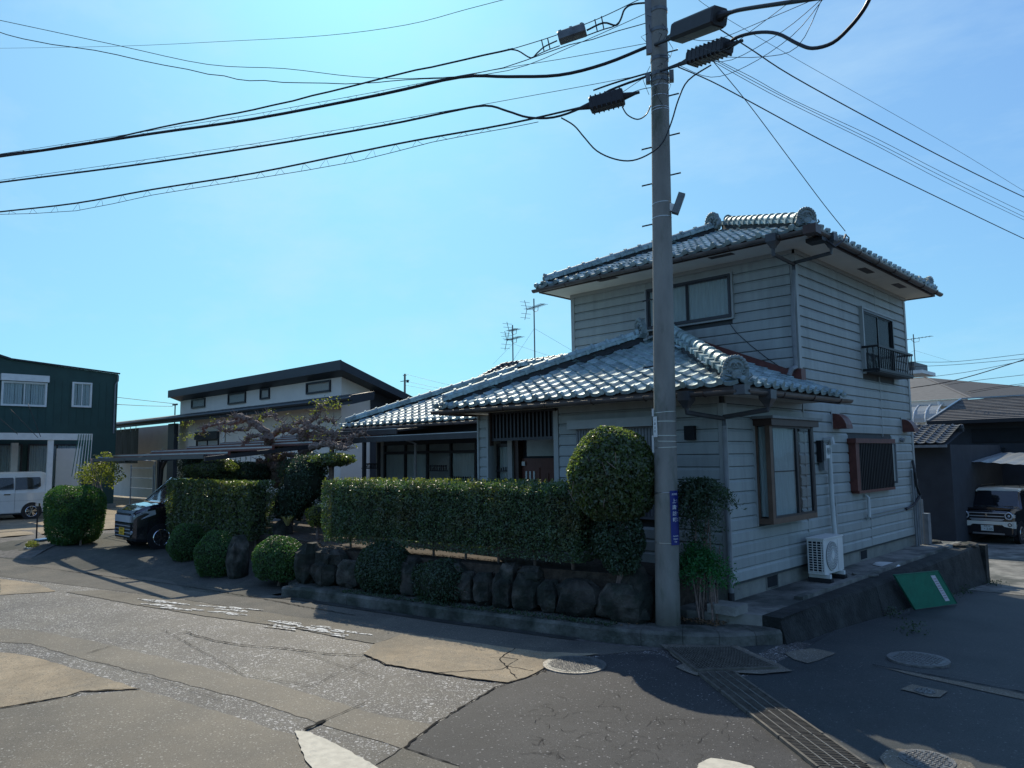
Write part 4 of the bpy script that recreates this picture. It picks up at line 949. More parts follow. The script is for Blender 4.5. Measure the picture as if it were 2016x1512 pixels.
for py in (812, 830, 858, 869, 881, 969, 1067, 172, 192, 215, 220, 402, 430): band(py, .009, tilt=ru(-.01, .01))
for py in (148, 160, 118, 62, 22): band(py, .05, 'dsteel', ex=.008, name='clamp_band')
for side, py in ((1, 190), (-1, 288), (1, 268), (-1, 360), (1, 346), (-1, 440), (1, 104), (-1, 588), (-1, 720)):
    z = zc(py); a = onpole(side, z); b = a+sdv*side*.13+Vector((0, 0, .02*side)); MB().tube([a, b, b+sdv*side*.004], [.010, .010, .02], 6).build('step_bolt', M['black'], pole)
for z_ in (zc(152),): MB().obox(onpole(1, z_, .04), sdv*.03, toC*.05, (0, 0, .07)).build('clamp_bracket', M['dsteel'], pole); MB().obox(onpole(-1, z_, .04), sdv*.03, toC*.05, (0, 0, .06)).build('clamp_bracket', M['dsteel'], pole)
# upright cable cover at the top left, small box, reflector strips
MB().obox(onpole(-.9, zc(30), .03), sdv*.045, toC*.03, (0, 0, .55)).build('cable_cover', M['pipe'], pole)
lb = thing('pole_light', 'small tilted street light box clipped to the right of the utility pole', 'street light')
c = onpole(.85, zc(412), .05); up_ = (Vector((0, 0, 1))+sdv*.38).normalized(); n_2 = up_.cross(toC).normalized()
MB().obox(c+up_*.05+sdv*.03, up_*.14, n_2*.045, toC*.05).build('lamp_housing', M['dsteel'], lb); MB().obox(c-up_*.0-n_2*.0-sdv*.05, up_*.05, n_2*.03, toC*.03).build('lamp_bracket', M['white'], lb)
for py, l_ in ((812, .05), (874, .11)):
    MB().obox(onpole(-.97, zc(py), .012), sdv*.012, toC*.02, (0, 0, l_)).build('marker_tape', M['white'], pole)
pl = thing('pole_number_plate', 'small weathered white vertical plate strapped high on the utility pole', 'plate')
zt_, zb2 = zc(821, 1287), zc(861, 1287); c = onpole(-.62, (zt_+zb2)/2, .008); nrm = (c-pc(c.z)).normalized(); tg = Vector((0, 0, 1)).cross(nrm)
if tg.dot(sdv) < 0: tg = -tg
MB().obox(c, tg*.042, nrm*.003, (0, 0, (zt_-zb2)/2)).build('plate', M['white'], pl)
for k, ch in enumerate('上諏訪町'): text_mesh('plate_mark', ch, .035, M['pipe'], c+nrm*.004+Vector((0, 0, .09-.05*k)), tg, (0, 0, 1), pl, .0005)
bs_ = thing('street_name_sign', 'narrow dark blue street name sign with white lettering strapped to the utility pole', 'street sign')
zt_, zb2 = zc(965, 1322), zc(1071, 1322); zm_ = (zt_+zb2)/2; hh = (zt_-zb2)/2
n = 8; a0, a1 = .32, 1.22; secs = []
for i in range(n+1):
    a = a0+(a1-a0)*i/n; dr = toC*math.cos(a)+sdv*math.sin(a); c0 = Vector((pc(1.5).x, pc(1.5).y, 0))+dr*(pr_(1.5)+.010); c1 = c0+dr*.002
    secs.append([c0+Vector((0, 0, zb2)), c0+Vector((0, 0, zt_)), c1+Vector((0, 0, zt_)), c1+Vector((0, 0, zb2))])
MB().loft(secs).build('sign_plate', M['signblue'], bs_)
am = .70; dr = toC*math.cos(am)+sdv*math.sin(am); tg = sdv*math.cos(am)-toC*math.sin(am)
def signtext(body, size, z, off=0.):
    a = am+off/.16; d_ = toC*math.cos(a)+sdv*math.sin(a); t_ = sdv*math.cos(a)-toC*math.sin(a)
    text_mesh('sign_lettering', body, size, M['signwhite'], Vector((pc(1.5).x, pc(1.5).y, z))+d_*(pr_(1.5)+.0165), t_, (0, 0, 1), bs_, .0006)
signtext('大村市', .030, zt_-.048)
for k, (ch, ru_) in enumerate((('上', 'かみ'), ('諏', 'す'), ('訪', 'わ'), ('町', 'まち'))):
    signtext(ch, .062, zt_-.135-k*.078, -.006)
    for q, r1 in enumerate(ru_): signtext(r1, .018, zt_-.122-k*.078-q*.024, .038)
signtext('Kamisuwa', .021, zb2+.115); signtext('Omura', .026, zb2+.078); signtext('City', .024, zb2+.044)
MB().tube([onpole(s, zc(969, 1300), .006) for s in (-.85, -.5, -.2, .1, .3)], .004, 5).build('sign_strap', M['steel'], bs_)

# ---------------------------------------------------------------- overhead cables
PP = (PX, PY)
def cable(px, Q, r, label, cat='cable', group=None, n=7, name='overhead_cable', P=PP, sub=4, wob=0.):
    pts = [atv(x, y, P, Q) for x, y in px]
    # Catmull-Rom smoothing
    out = []
    for i in range(len(pts)-1):
        p0, p1, p2, p3 = pts[max(i-1, 0)], pts[i], pts[i+1], pts[min(i+2, len(pts)-1)]
        for k in range(sub):
            t = k/sub; v = .5*((2*p1)+(-p0+p2)*t+(2*p0-5*p1+4*p2-p3)*t*t+(-p0+3*p1-3*p2+p3)*t**3); out.append(v+Vector((0, 0, ru(-wob, wob))))
    out.append(pts[-1])
    o = MB().tube(out, r, n).build(name, M['cable'], smooth=True); tag(o, label, cat, group); return o, out
QL = (-16.2, 3.0); QN = (-15.2, 2.6)
c1, p1 = cable([(-60, 318), (0, 308), (100, 294), (300, 263), (500, 234), (750, 186), (905, 152), (1000, 151), (1100, 148), (1190, 126), (1280, 90), (1325, 75)], QL, .023, 'thickest black cable crossing the left sky to the pole')
c2, p2 = cable([(-60, 368), (0, 359), (250, 327), (500, 290), (750, 248), (880, 221), (955, 208), (1000, 219), (1040, 231), (1090, 231), (1145, 212), (1200, 178), (1280, 148), (1345, 122)], QL, .016, 'middle black cable in the left sky with a dip just before the pole')
c3, p3 = cable([(-60, 426), (0, 417), (150, 400), (300, 373), (500, 341), (700, 300), (820, 276), (1000, 244), (1150, 210)], QL, .014, 'lowest black cable in the left sky, ending in a ribbed splice case')
c4, p4 = cable([(-60, 312), (0, 305), (180, 280), (360, 242), (500, 216), (650, 180), (760, 152), (880, 125), (1010, 96)], QN, .013, 'upper lashed black cable in the left sky leading to the grey amplifier box', wob=.006)
ms = [cable([(0, 303), (500, 225), (905, 149), (1100, 117), (1280, 84)], QL, .004, 'thin steel messenger wire above the thickest left cable', 'wire', sub=2)[1],
      cable([(0, 355), (500, 283), (955, 205), (1280, 145)], QL, .004, 'thin steel messenger wire above the middle left cable', 'wire', sub=2)[1],
      cable([(0, 422), (150, 415), (300, 384), (500, 352), (700, 318), (850, 280), (1000, 252), (1060, 240)], QL, .005, 'thin wire hanging just under the lowest left cable', 'wire', sub=2)[1]]
def lashing(a, b, n, name, label, x0, x1):
    mb = MB()
    for k in range(n):
        x = x0+(x1-x0)*k/n
        def pick(pts):
            return min(pts, key=lambda p: abs(px_of(p)-x))
        p = pick(a); q = pick(b); d = (a[1]-a[0]).normalized()
        for s in (-.09, .09): mb.tube([p, q+d*s*1.0], .0028, 4)
    tag(mb.build(name, M['cable']), label, 'cable hangers')
def px_of(p):
    q = p-CAM; return 1008+F*q.dot(cr)/q.dot(fw)
def dense(pts, n=8): return [pts[i].lerp(pts[i+1], k/n) for i in range(len(pts)-1) for k in range(n)]
lashing(dense(p1), dense(ms[0]), 16, 'cable_hangers', 'wire hangers between the thickest left cable and its messenger wire', 60, 985)
lashing(dense(p2), dense(ms[1]), 15, 'cable_hangers', 'wire hangers between the middle left cable and its messenger wire', 20, 945)
lashing(dense(p3), dense(ms[2]), 22, 'cable_hangers', 'wire hangers between the lowest left cable and the wire under it', 20, 1000)
cable([(1010, 96), (1090, 71), (1180, 36), (1250, 3), (1300, -20)], QN, .006, 'messenger wire rising past the grey amplifier box to the pole', 'wire')
cable([(1000, 97), (1020, 100), (1045, 114), (1058, 104), (1072, 92), (1097, 80)], QN, .010, 'short drooping cable left of the grey amplifier box')
cable([(1045, 115), (1062, 106), (1080, 98), (1102, 90)], QN, .007, 'lower short cable joining the grey amplifier box from the left')
cable([(1155, 60), (1188, 45), (1212, 50), (1222, 38), (1230, 18), (1248, 8), (1285, 5)], QN, .013, 'looped cable between the grey amplifier box and the pole')
cable([(1155, 70), (1188, 58), (1208, 52), (1218, 44)], QN, .008, 'thin cable under the looped cable right of the grey amplifier box')
def boxon(px0, px1, hgt, Q, m, label, name, cat, dpt=.09, rib=0, P=PP, taper=True):
    a, b = atv(*px0, P, Q), atv(*px1, P, Q); d = (b-a).normalized(); s = d.cross(Vector((0, 0, 1))).normalized(); u = s.cross(d)
    t = thing(name, label, cat); l_ = (b-a).length
    MB().loft([[a+d*l_*f_+s*(dpt*k_*c0)+u*(hgt*k_*c1) for c0, c1 in ((-1, -.7), (-.7, -1), (.7, -1), (1, -.7), (1, .7), (.7, 1), (-.7, 1), (-1, .7))] for f_, k_ in ((0, .9), (.03, 1), (.97, 1), (1, .9))]).build('case', M[m], t)
    if taper:
        for p, e in ((a, -d), (b, d)): MB().tube([p, p+e*.16, p+e*.22], [hgt*.55, hgt*.22, .02], 8).build('end_cone', M[m], t)
    if rib:
        for k in range(rib):
            p = a+d*l_*(k+.5)/rib; MB().obox(p, d*.008, s*dpt*1.03, u*hgt*1.03).build('case_rib', M[m], t)
    return t, a, b, d, s, u
t, a, b, d, s, u = boxon((1100, 76), (1153, 58), .075, QN, 'dsteel', 'grey aluminium amplifier box hung on the upper left cable', 'amplifier_box', 'cable box', .08, 0, taper=False)
for f_ in (.1, .5, .9): MB().obox(a.lerp(b, f_)+u*.085, d*.02, s*.03, u*.02).build('lid_clamp', M['dsteel'], t)
MB().obox(a.lerp(b, .62)-s*.083, d*.05, s*.002, u*.018).build('box_label', M['white'], t)
for x0_, y0_, y1_ in ((1066, 78, 100), (1078, 75, 97), (1171, 38, 62), (1184, 32, 58)):
    tag(MB().bar(atv(x0_, y0_, PP, QN), atv(x0_+5, y1_, PP, QN), .012).build('cable_spacer', M['cable']), {1066: 'first cable spacer left of the grey amplifier box', 1078: 'cable spacer touching the left end of the grey amplifier box', 1171: 'cable spacer touching the right end of the grey amplifier box', 1184: 'farther cable spacer right of the grey amplifier box'}[x0_], 'cable spacer', 'spacers beside the amplifier box')
boxon((1162, 208), (1228, 190), .10, QL, 'rubber', 'black ribbed splice case left of the pole', 'splice_case', 'splice case', .09, 7)
QR1 = (PX+2.9, PY-1.15); QR2 = (PX+2.5, PY-.7)
boxon((1333, 66), (1418, 32), .115, QR1, 'rubber', 'upper of two big black splice cases right of the pole', 'splice_case', 'splice case', .12, 0)
boxon((1360, 117), (1434, 90), .085, QR2, 'rubber', 'lower ribbed black splice case right of the pole', 'splice_case', 'splice case', .10, 9)
cable([(1290, 88), (1325, 74), (1345, 62)], QR1, .022, 'thick cable from the pole into the upper right splice case')
cable([(1415, 36), (1440, 24), (1470, 17), (1550, 5), (1640, -8)], QR1, .024, 'thick cable running up right out of the upper splice case')
cable([(1300, 140), (1345, 126), (1370, 118)], QR2, .016, 'cable from the pole into the lower right splice case')
cable([(1430, 90), (1450, 74), (1490, 64), (1530, 66), (1570, 86), (1600, 95), (1640, 84), (1675, 52), (1700, 20), (1715, -8)], QR2, .020, 'thick looping cable curling up to the top edge right of the pole')
cable([(1105, 232), (1130, 247), (1150, 270), (1175, 297), (1210, 313), (1245, 316), (1280, 302), (1305, 280), (1322, 240), (1336, 195), (1355, 158), (1400, 128)], (PX+sdv.x+toC.x*.25, PY+sdv.y+toC.y*.25), .010, 'slack loop of cable hanging behind and below the splice cases', P=(PX+toC.x*.25, PY+toC.y*.25))
cable([(1225, 210), (1235, 226), (1255, 235), (1272, 226), (1281, 208)], QL, .009, 'small u-shaped cable loop under the left splice case')
cable([(1230, 188), (1262, 176), (1285, 172)], QL, .005, 'thin tail wire from the left splice case to the pole', 'wire')
cable([(1225, 182), (1250, 165), (1280, 145)], QL, .004, 'thin slanting wire above the left splice case', 'wire')
cable([(1168, 178), (1220, 160), (1290, 140)], QL, .012, 'short cable crossing above the left splice case')
cable([(-40, 32), (0, 40), (230, 89), (410, 127), (560, 135), (700, 151), (830, 154), (1000, 139), (1140, 85), (1290, 18)], (-13., 1.6), .0045, 'thin straight wire high in the left sky joining the pole near its top', 'wire')
cable([(-40, 55), (0, 63), (70, 82), (230, 108), (410, 145), (520, 160), (680, 164), (800, 158), (950, 143), (1120, 90), (1290, 40)], (-13., 1.8), .006, 'wavy twisted service wire high in the left sky', 'wire', wob=.012)
cable([(-60, 95), (0, 95), (230, 91), (450, 81), (640, 70), (800, 49), (920, 18), (1020, -8)], (-6, 12), .007, 'single far wire arching to the top edge left of the pole', 'wire', P=(-26, 10))
far = (-2.0, 24.)
for k, (px, lab, r) in enumerate((([(1405, 50), (1480, 98), (1560, 150), (1720, 238), (1880, 322), (2016, 388), (2100, 425)], 'upper black service cable running down right to the frame edge', .010),
    ([(1335, 132), (1400, 160), (1480, 202), (1640, 288), (1820, 376), (2016, 470), (2100, 506)], 'lowest long service cable running down right to the frame edge', .009),
    ([(1395, 110), (1480, 152), (1560, 196), (1720, 270), (1860, 342), (2016, 418), (2100, 455)], 'first of three thin wires running close together down to the right edge', .0045),
    ([(1395, 112), (1480, 158), (1560, 200), (1720, 278), (1860, 350), (2016, 427), (2100, 466)], 'middle of three thin wires running close together down to the right edge', .0045),
    ([(1395, 116), (1480, 164), (1560, 206), (1720, 284), (1860, 358), (2016, 433), (2100, 474)], 'last of three thin wires running close together down to the right edge', .0045),
    ([(1375, 0), (1420, 30), (1560, 112), (1780, 236), (1900, 305), (2016, 376), (2100, 425)], 'faint thin wire highest in the right sky', .0035))):
    cable(px, far, r, lab, 'wire' if r < .006 else 'cable')
e = at(1665, 456, 'x', -4.25)
cable([(1405, 122), (1470, 200), (1560, 320), (1620, 400), (1664, 455)], (e.x, e.y), .006, 'service drop wire from the splice case to the house eave bracket', 'wire')
QT = (PX+3.2, PY-1.6)
for k, px in enumerate(([(1622, -4), (1560, 70), (1470, 130), (1400, 152), (1340, 130)], [(1620, -4), (1540, 62), (1440, 118), (1380, 118)], [(1600, 0), (1500, 42), (1400, 80), (1330, 70)], [(1618, -2), (1570, 92), (1500, 112), (1420, 112)], [(1560, 0), (1480, 60), (1420, 100), (1370, 90)])):
    cable(px, QT, .0035, ['slack thin wire sagging lowest right of the pole', 'thin wire crossing behind the lower right splice case', 'straight thin wire between the two right splice cases', 'slack thin wire touching the end of the lower right splice case', 'thin wire slanting across the big splice cases'][k], 'wire')
# tangle of little wires at the clamps
mb = MB()
for k in range(14):
    z = zc(ru(10, 190)); s0 = ru(-1, 1); a = onpole(s0, z, .01); b = onpole(s0+ru(-.6, .6), z-ru(.05, .5), .03); mid = (a+b)/2+sdv*ru(-.12, .12)+toC*ru(0, .08)
    mb.tube([a, a.lerp(mid, .6), mid, mid.lerp(b, .5), b], .0035, 4)
mb.build('loose_wires', M['cable'], pole)
# house bracket
hb = empty('cable_bracket', house); e = at(1665, 462, 'x', -4.25)
MB().tube([(-4.40, 11.62, 5.66), (-4.28, 11.75, 5.52), (-4.22, 12.0, 5.66), (e.x, e.y, e.z)], .018, 6).build('bracket_arm', M['black'], hb); MB().box(-4.62, -4.36, 11.48, 11.72, 5.60, 5.66).build('bracket_plate', M['black'], hb)
MB().tube([e, e+Vector((0, .14, -.02)), e+Vector((0, .12, -.10))], .010, 5).build('bracket_hook', M['black'], hb)
for k, px in enumerate(([(1790, 712), (1880, 712), (2016, 697), (2080, 690)], [(1790, 722), (1880, 718), (2016, 706), (2080, 700)], [(1795, 746), (1900, 733), (2016, 710)], [(1860, 758), (1930, 748), (2016, 738)], [(1900, 772), (1960, 762), (2016, 755)], [(1905, 775), (1960, 765), (2016, 758)], [(1790, 764), (1850, 755), (1920, 738), (2016, 708), (2060, 694)])):
    cable(px, (-2, 30), .008 if k < 6 else .016, ['highest faint wire low in the right sky', 'second faint wire low in the right sky, just under the highest', 'slanting faint wire over the grey hip roof', 'short faint wire ending at the grey roof slope', 'upper of two close wires over the dark roof', 'lower of two close wires over the dark roof', 'dark cable sagging in front of the grey hip roof'][k], 'wire' if k < 6 else 'cable', P=(-12, 30))

# ---------------------------------------------------------------- foliage
def leaf_mesh(name, pts, size, m, nrm=None, spread=1., parent=None, asp=.5, **k):
    pts = np.asarray(pts, float); n = len(pts)
    sz = size*np.random.uniform(.6, 1.35, n)[:, None]
    a = np.random.normal(size=(n, 3)); a /= np.linalg.norm(a, axis=1)[:, None]
    if nrm is not None: a = a*spread+np.asarray(nrm); a /= np.linalg.norm(a, axis=1)[:, None]
    b = np.random.normal(size=(n, 3)); b = np.cross(a, b); b /= np.linalg.norm(b, axis=1)[:, None]; c = np.cross(a, b)
    V = np.empty((n, 4, 3)); V[:, 0] = pts-b*sz; V[:, 1] = pts+c*sz*asp+a*sz*.15; V[:, 2] = pts+b*sz; V[:, 3] = pts-c*sz*asp+a*sz*.15
    me = bpy.data.meshes.new(name); me.vertices.add(n*4); me.vertices.foreach_set('co', V.reshape(-1)); me.loops.add(n*4); me.loops.foreach_set('vertex_index', np.arange(n*4, dtype=np.int32))
    me.polygons.add(n); me.polygons.foreach_set('loop_start', np.arange(0, n*4, 4, dtype=np.int32)); me.update(calc_edges=True); me.validate()
    me.materials.append(m); return link(name, me, parent, **k)
def lump(p, s, seed): return (math.sin(p[0]*s+seed)+math.sin(p[1]*s*1.3+seed*2)+math.sin(p[2]*s*1.1+seed*3))/3
def box_shell(A, B, dpt, z0, z1, n, rough=.055, rnd_=.12, endpull=0.):
    """points in the outer skin of a clipped hedge running from A to B (front edge), depth dpt behind"""
    A = Vector((*A, 0)); B = Vector((*B, 0)); d = (B-A); L_ = d.length; d.normalize(); q = Vector((-d.y, d.x, 0)); P_ = []; N_ = []
    wts = np.array([L_*(z1-z0), L_*dpt, dpt*(z1-z0), dpt*(z1-z0), L_*(z1-z0)*.4]); wts /= wts.sum()
    ch = np.random.choice(5, n, p=wts)
    for c in ch:
        a, b, h = rnd()*L_, rnd()*dpt, z0+rnd()*(z1-z0); dn = abs(np.random.normal(0, rough))*1.2
        if c == 0: b = 0; nn = -q
        elif c == 1: h = z1; nn = Vector((0, 0, 1))
        elif c == 2: a = 0; nn = -d
        elif c == 3: a = L_; nn = d
        else: b = dpt; nn = q
        # round the edges
        if c == 0 and z1-h < rnd_: b += (rnd_-(z1-h))**2/rnd_*.7
        if c == 1 and b < rnd_: h -= (rnd_-b)**2/rnd_*.7
        p = A+d*a+q*b+Vector((0, 0, h)); p -= nn*(dn+.06*lump(p, 4.3, 1.3)+.035*lump(p, 13, 4)+.02*lump(p, 31, 2))
        if z0 > 0: 
            lowf = max(0, 1-(h-z0)/.18); p -= nn*lowf*ru(0, .10)
        P_.append(tuple(p)); N_.append(tuple(nn))
    return P_, N_
def ellip_shell(c, r, n, rough=.05, cut=-1., lum=.05, seed=0., f=6.):
    P_ = []; N_ = []
    while len(P_) < n:
        v = Vector(np.random.normal(size=3)).normalized()
        if v.z < cut: continue
        k = 1-abs(np.random.normal(0, rough))+lum*lump(v*1., f, seed); p = Vector((c[0]+v.x*r[0]*k, c[1]+v.y*r[1]*k, c[2]+v.z*r[2]*k)); P_.append(tuple(p)); N_.append(tuple(v))
    return P_, N_
def hedge(A, B, dpt, z0, z1, n, m, label, size=.022, sprigs=60, core=.13, trunks=8):
    t = thing('hedge', label, 'hedge'); P_, N_ = box_shell(A, B, dpt, z0, z1, n); leaf_mesh('foliage', P_, size, M[m], N_, 1.1, t)
    a, b = Vector((*A, 0)), Vector((*B, 0)); d = (b-a).normalized(); q = Vector((-d.y, d.x, 0))
    cc = (a+b)/2+q*dpt/2+Vector((0, 0, (z0+z1)/2)); MB().obox(cc, d*((b-a).length/2-core), q*(dpt/2-core), (0, 0, (z1-z0)/2-core)).build('branch_core', M['twigcore'], t)
    sp = []
    for k in range(sprigs):
        p = a+d*rnd()*(b-a).length+q*rnd()*dpt*.7; zz = z1-.01
        for j in range(4): sp.append((p.x+ru(-.01, .01), p.y+ru(-.01, .01), zz+j*.016))
    leaf_mesh('new_shoots', sp, size*.8, M['leaf5'], None, 1, t)
    for k in range(trunks): p = a.lerp(b, (k+.5)/trunks)+q*dpt/2; MB().tube([(p.x, p.y, z0-.35), (p.x+ru(-.04, .04), p.y, z0+.15)], .022, 5).build('trunk', M['bark'], t)
    return t
hedge((-11.62, 7.12), (-6.35, 7.78), .80, .86, 1.93, 62000, 'leaf', 'long box-clipped green hedge between the garden gap and the round shrub', .019, 260)
hedge((-18.3, 7.05), (-14.75, 7.35), .60, .62, 1.86, 24000, 'leaf2', 'shorter clipped hedge beside the black car with browned top leaves', .026, 10)
def dome(c, r, n, m, label, size=.02, name='round_shrub', seed=1., cut=-.75, lum=.09, rough=.08, group=None, trunk=True):
    t = thing(name, label, 'shrub', group); P_, N_ = ellip_shell(c, r, n, rough, cut, lum, seed); leaf_mesh('foliage', P_, size, M[m], N_, 1.0, t)
    MB().ball(c, 1, 14, 9, (r[0]*.84, r[1]*.84, r[2]*.84)).build('branch_core', M['twigcore'], t)
    if trunk: MB().tube([(c[0], c[1], c[2]-r[2]-.25), (c[0]+.02, c[1], c[2]-r[2]*.6)], .035, 6).build('trunk', M['bark'], t)
    return t
dome((-14.6, 6.62, .42), (.50, .42, .50), 11000, 'leaf4', 'round clipped shrub at the kerb, middle one in front of the left hedge', .018, seed=2)
dome((-16.35, 6.75, .50), (.38, .40, .46), 8000, 'leaf4', 'small round shrub next to the front bumper of the black car', .018, seed=5)
dome((-12.75, 6.95, .46), (.66, .45, .45), 11000, 'leaf4', 'wide low shrub right of the standing stone beside the garden gap', .020, seed=8, lum=.10)
dome((-10.05, 7.35, .50), (.60, .42, .44), 12000, 'leafdk', 'dark dense shrub on the stones under the left half of the long hedge', .021, seed=3, lum=.07)
dome((-8.75, 7.42, .44), (.46, .34, .36), 7000, 'leafdk', 'ragged low shrub under the middle of the long hedge, behind thin twigs', .022, seed=6, lum=.2, rough=.28, cut=-.9)
# straggly grassy shrub right of it
t = thing('twiggy_shrub', 'thin twiggy shrub spilling over the stones under the middle of the long hedge', 'shrub'); mb = MB(); lp = []
for k in range(90):
    a = ru(0, math.pi*2); l_ = ru(.25, .60); b = Vector((-8.65+ru(-.15, .15), 7.45, .25)); d = Vector((math.cos(a)*.75, -abs(math.sin(a))*.35, ru(.3, 1))).normalized()
    pts = [b+d*l_*s_+Vector((0, 0, -.18*s_*s_)) for s_ in (0, .35, .7, 1)]; mb.tube(pts, [.004, .003, .003, .002], 4)
    for q in range(26): s_ = ru(.3, 1.05); lp.append(tuple(b+d*l_*s_+Vector((ru(-.05, .05), ru(-.05, .05), -.18*s_*s_+ru(-.05, .05)))))
mb.build('twigs', M['bark2'], t, kind='stuff'); leaf_mesh('foliage', lp, .016, M['leafdk'], None, 1, t)
# tall round bush left of the pole
t = thing('round_bush', 'big rounded glossy-leaved bush touching the left side of the utility pole', 'bush')
c = Vector((-6.02, 8.12, 2.02)); P_, N_ = ellip_shell(c, (.61, .57, .66), 27000, .075, -.9, .06, 2.2, 8.); leaf_mesh('foliage', P_, .027, M['leaf2'], N_, 1.2, t)
MB().ball(c, 1, 14, 9, (.49, .45, .54)).build('branch_core', M['twigcore'], t)
P_, N_ = ellip_shell((-5.98, 8.15, 1.22), (.42, .34, .42), 4500, .16, -.9, .15, 1.2, 5.); P2, N2 = ellip_shell((-5.85, 8.05, .98), (.28, .24, .28), 1800, .2, -.9, .15, 1.2, 5.)
leaf_mesh('lower_foliage', P_+P2, .025, M['leafdk'], N_+N2, 1.2, t)
for k in range(4): MB().tube([(-5.98+ru(-.06, .06), 8.2+ru(-.05, .05), .55), (-5.98+ru(-.12, .12), 8.2, 1.1), (-6.0+ru(-.25, .25), 8.15+ru(-.2, .2), 1.9)], [.028, .022, .01], 6).build('stem', M['bark2'], t)
for k in range(9):
    v = Vector((ru(-.5, .5), -.5, ru(-.4, .4))); MB().tube([c+v, c+v+Vector((ru(-.10, .12), -.05, ru(.08, .2)))], .004, 4).build('twig', M['bark2'], t)
# nandina right of the pole
t = thing('nandina', 'feathery nandina with bare canes and green tiers right of the utility pole', 'shrub'); lp = []; lp2 = []
canes = []
for k in range(13):
    bx_, by_ = -5.02+ru(-.14, .14), 8.72+ru(-.10, .12); tx, ty = bx_+ru(-.28, .22), by_+ru(-.15, .1); zz = ru(1.0, 1.85)
    pts = [(bx_, by_, .16), (bx_+(tx-bx_)*.3, by_, .7), (bx_+(tx-bx_)*.6, ty, 1.2 if zz > 1.3 else .9), (tx, ty, zz)]
    MB().tube(pts, [.013, .011, .009, .006], 6).build('cane', M['bark2'] if k % 3 == 0 else M['bark'], t); canes.append(Vector(pts[-1]))
def tier(c, rx, ry, rz, nfr, dst, droop=.18):
    for k in range(nfr):
        a = ru(0, 6.283); l_ = ru(.5, 1.); d = Vector((math.cos(a)*rx, math.sin(a)*ry, 0))*l_; z_ = ru(-rz, rz)
        for j in range(16):
            s_ = (j+1)/16; p = c+d*s_+Vector((0, 0, z_+.05*math.sin(s_*3)-droop*s_*s_)); dst.append((p.x+ru(-.03, .03), p.y+ru(-.03, .03), p.z+ru(-.02, .02)))
tier(Vector((-5.02, 8.62, 1.86)), .60, .38, .11, 230, lp); tier(Vector((-5.06, 8.66, 1.62)), .48, .34, .12, 130, lp); tier(Vector((-5.05, 8.7, 1.35)), .3, .26, .16, 45, lp)
tier(Vector((-5.03, 8.64, .92)),   .50, .36, .13, 240, lp2, .22); tier(Vector((-5.1, 8.66, 1.05)), .34, .3, .1, 60, lp2)
leaf_mesh('upper_foliage', lp, .026, M['leafdk'], None, 1, t, asp=.32); leaf_mesh('lower_foliage', lp2, .026, M['leaf3'], None, 1, t, asp=.32)
P_ = [(ru(-5.35, -4.75), ru(8.5, 8.85), .17+abs(np.random.normal(0, .02))) for _ in range(420)]
o = leaf_mesh('leaf_litter', P_, .022, M['dry'], [(0, 0, 1)]*len(P_), .5, None, kind='stuff'); o['label'] = 'dry brown leaves fallen round the nandina canes by the pole'; o['category'] = 'leaf litter'
P_ = [(x_, kerb(x_)+ru(.05, .4), .17) for x_ in np.random.uniform(-11, -5.6, 160)]; P_ += [(x_, ru(7.2, 9), .73) for x_ in np.random.uniform(-14, -11.6, 500)]
o = leaf_mesh('leaf_litter', P_, .02, M['dry'], [(0, 0, 1)]*len(P_), .5, None, kind='stuff'); o['label'] = 'dry leaves scattered on the garden bed and kerb top'; o['category'] = 'leaf litter'
# moss and weeds along the kerb
P_ = []
for _ in range(1500):
    x_ = ru(-10.5, -5.8); P_.append((x_, kerb(x_)+abs(np.random.normal(0, .10))+.05, .165+ru(0, .03)))
for cx, cy in ((-3.95, 12.3), (-3.95, 13.9), (-3.9, 15.2), (-3.95, 16.5), (-3.85, 18.4), (-3.3, 11.1)):
    for _ in range(120): P_.append((cx+np.random.normal(0, .10), cy+np.random.normal(0, .15), terrain(cx, cy)+ru(.01, .12)))
o = leaf_mesh('weeds', P_, .018, M['leafdk'], None, 1, None, kind='stuff'); o['label'] = 'small weeds and moss along the kerb and wall foot'; o['category'] = 'weeds'

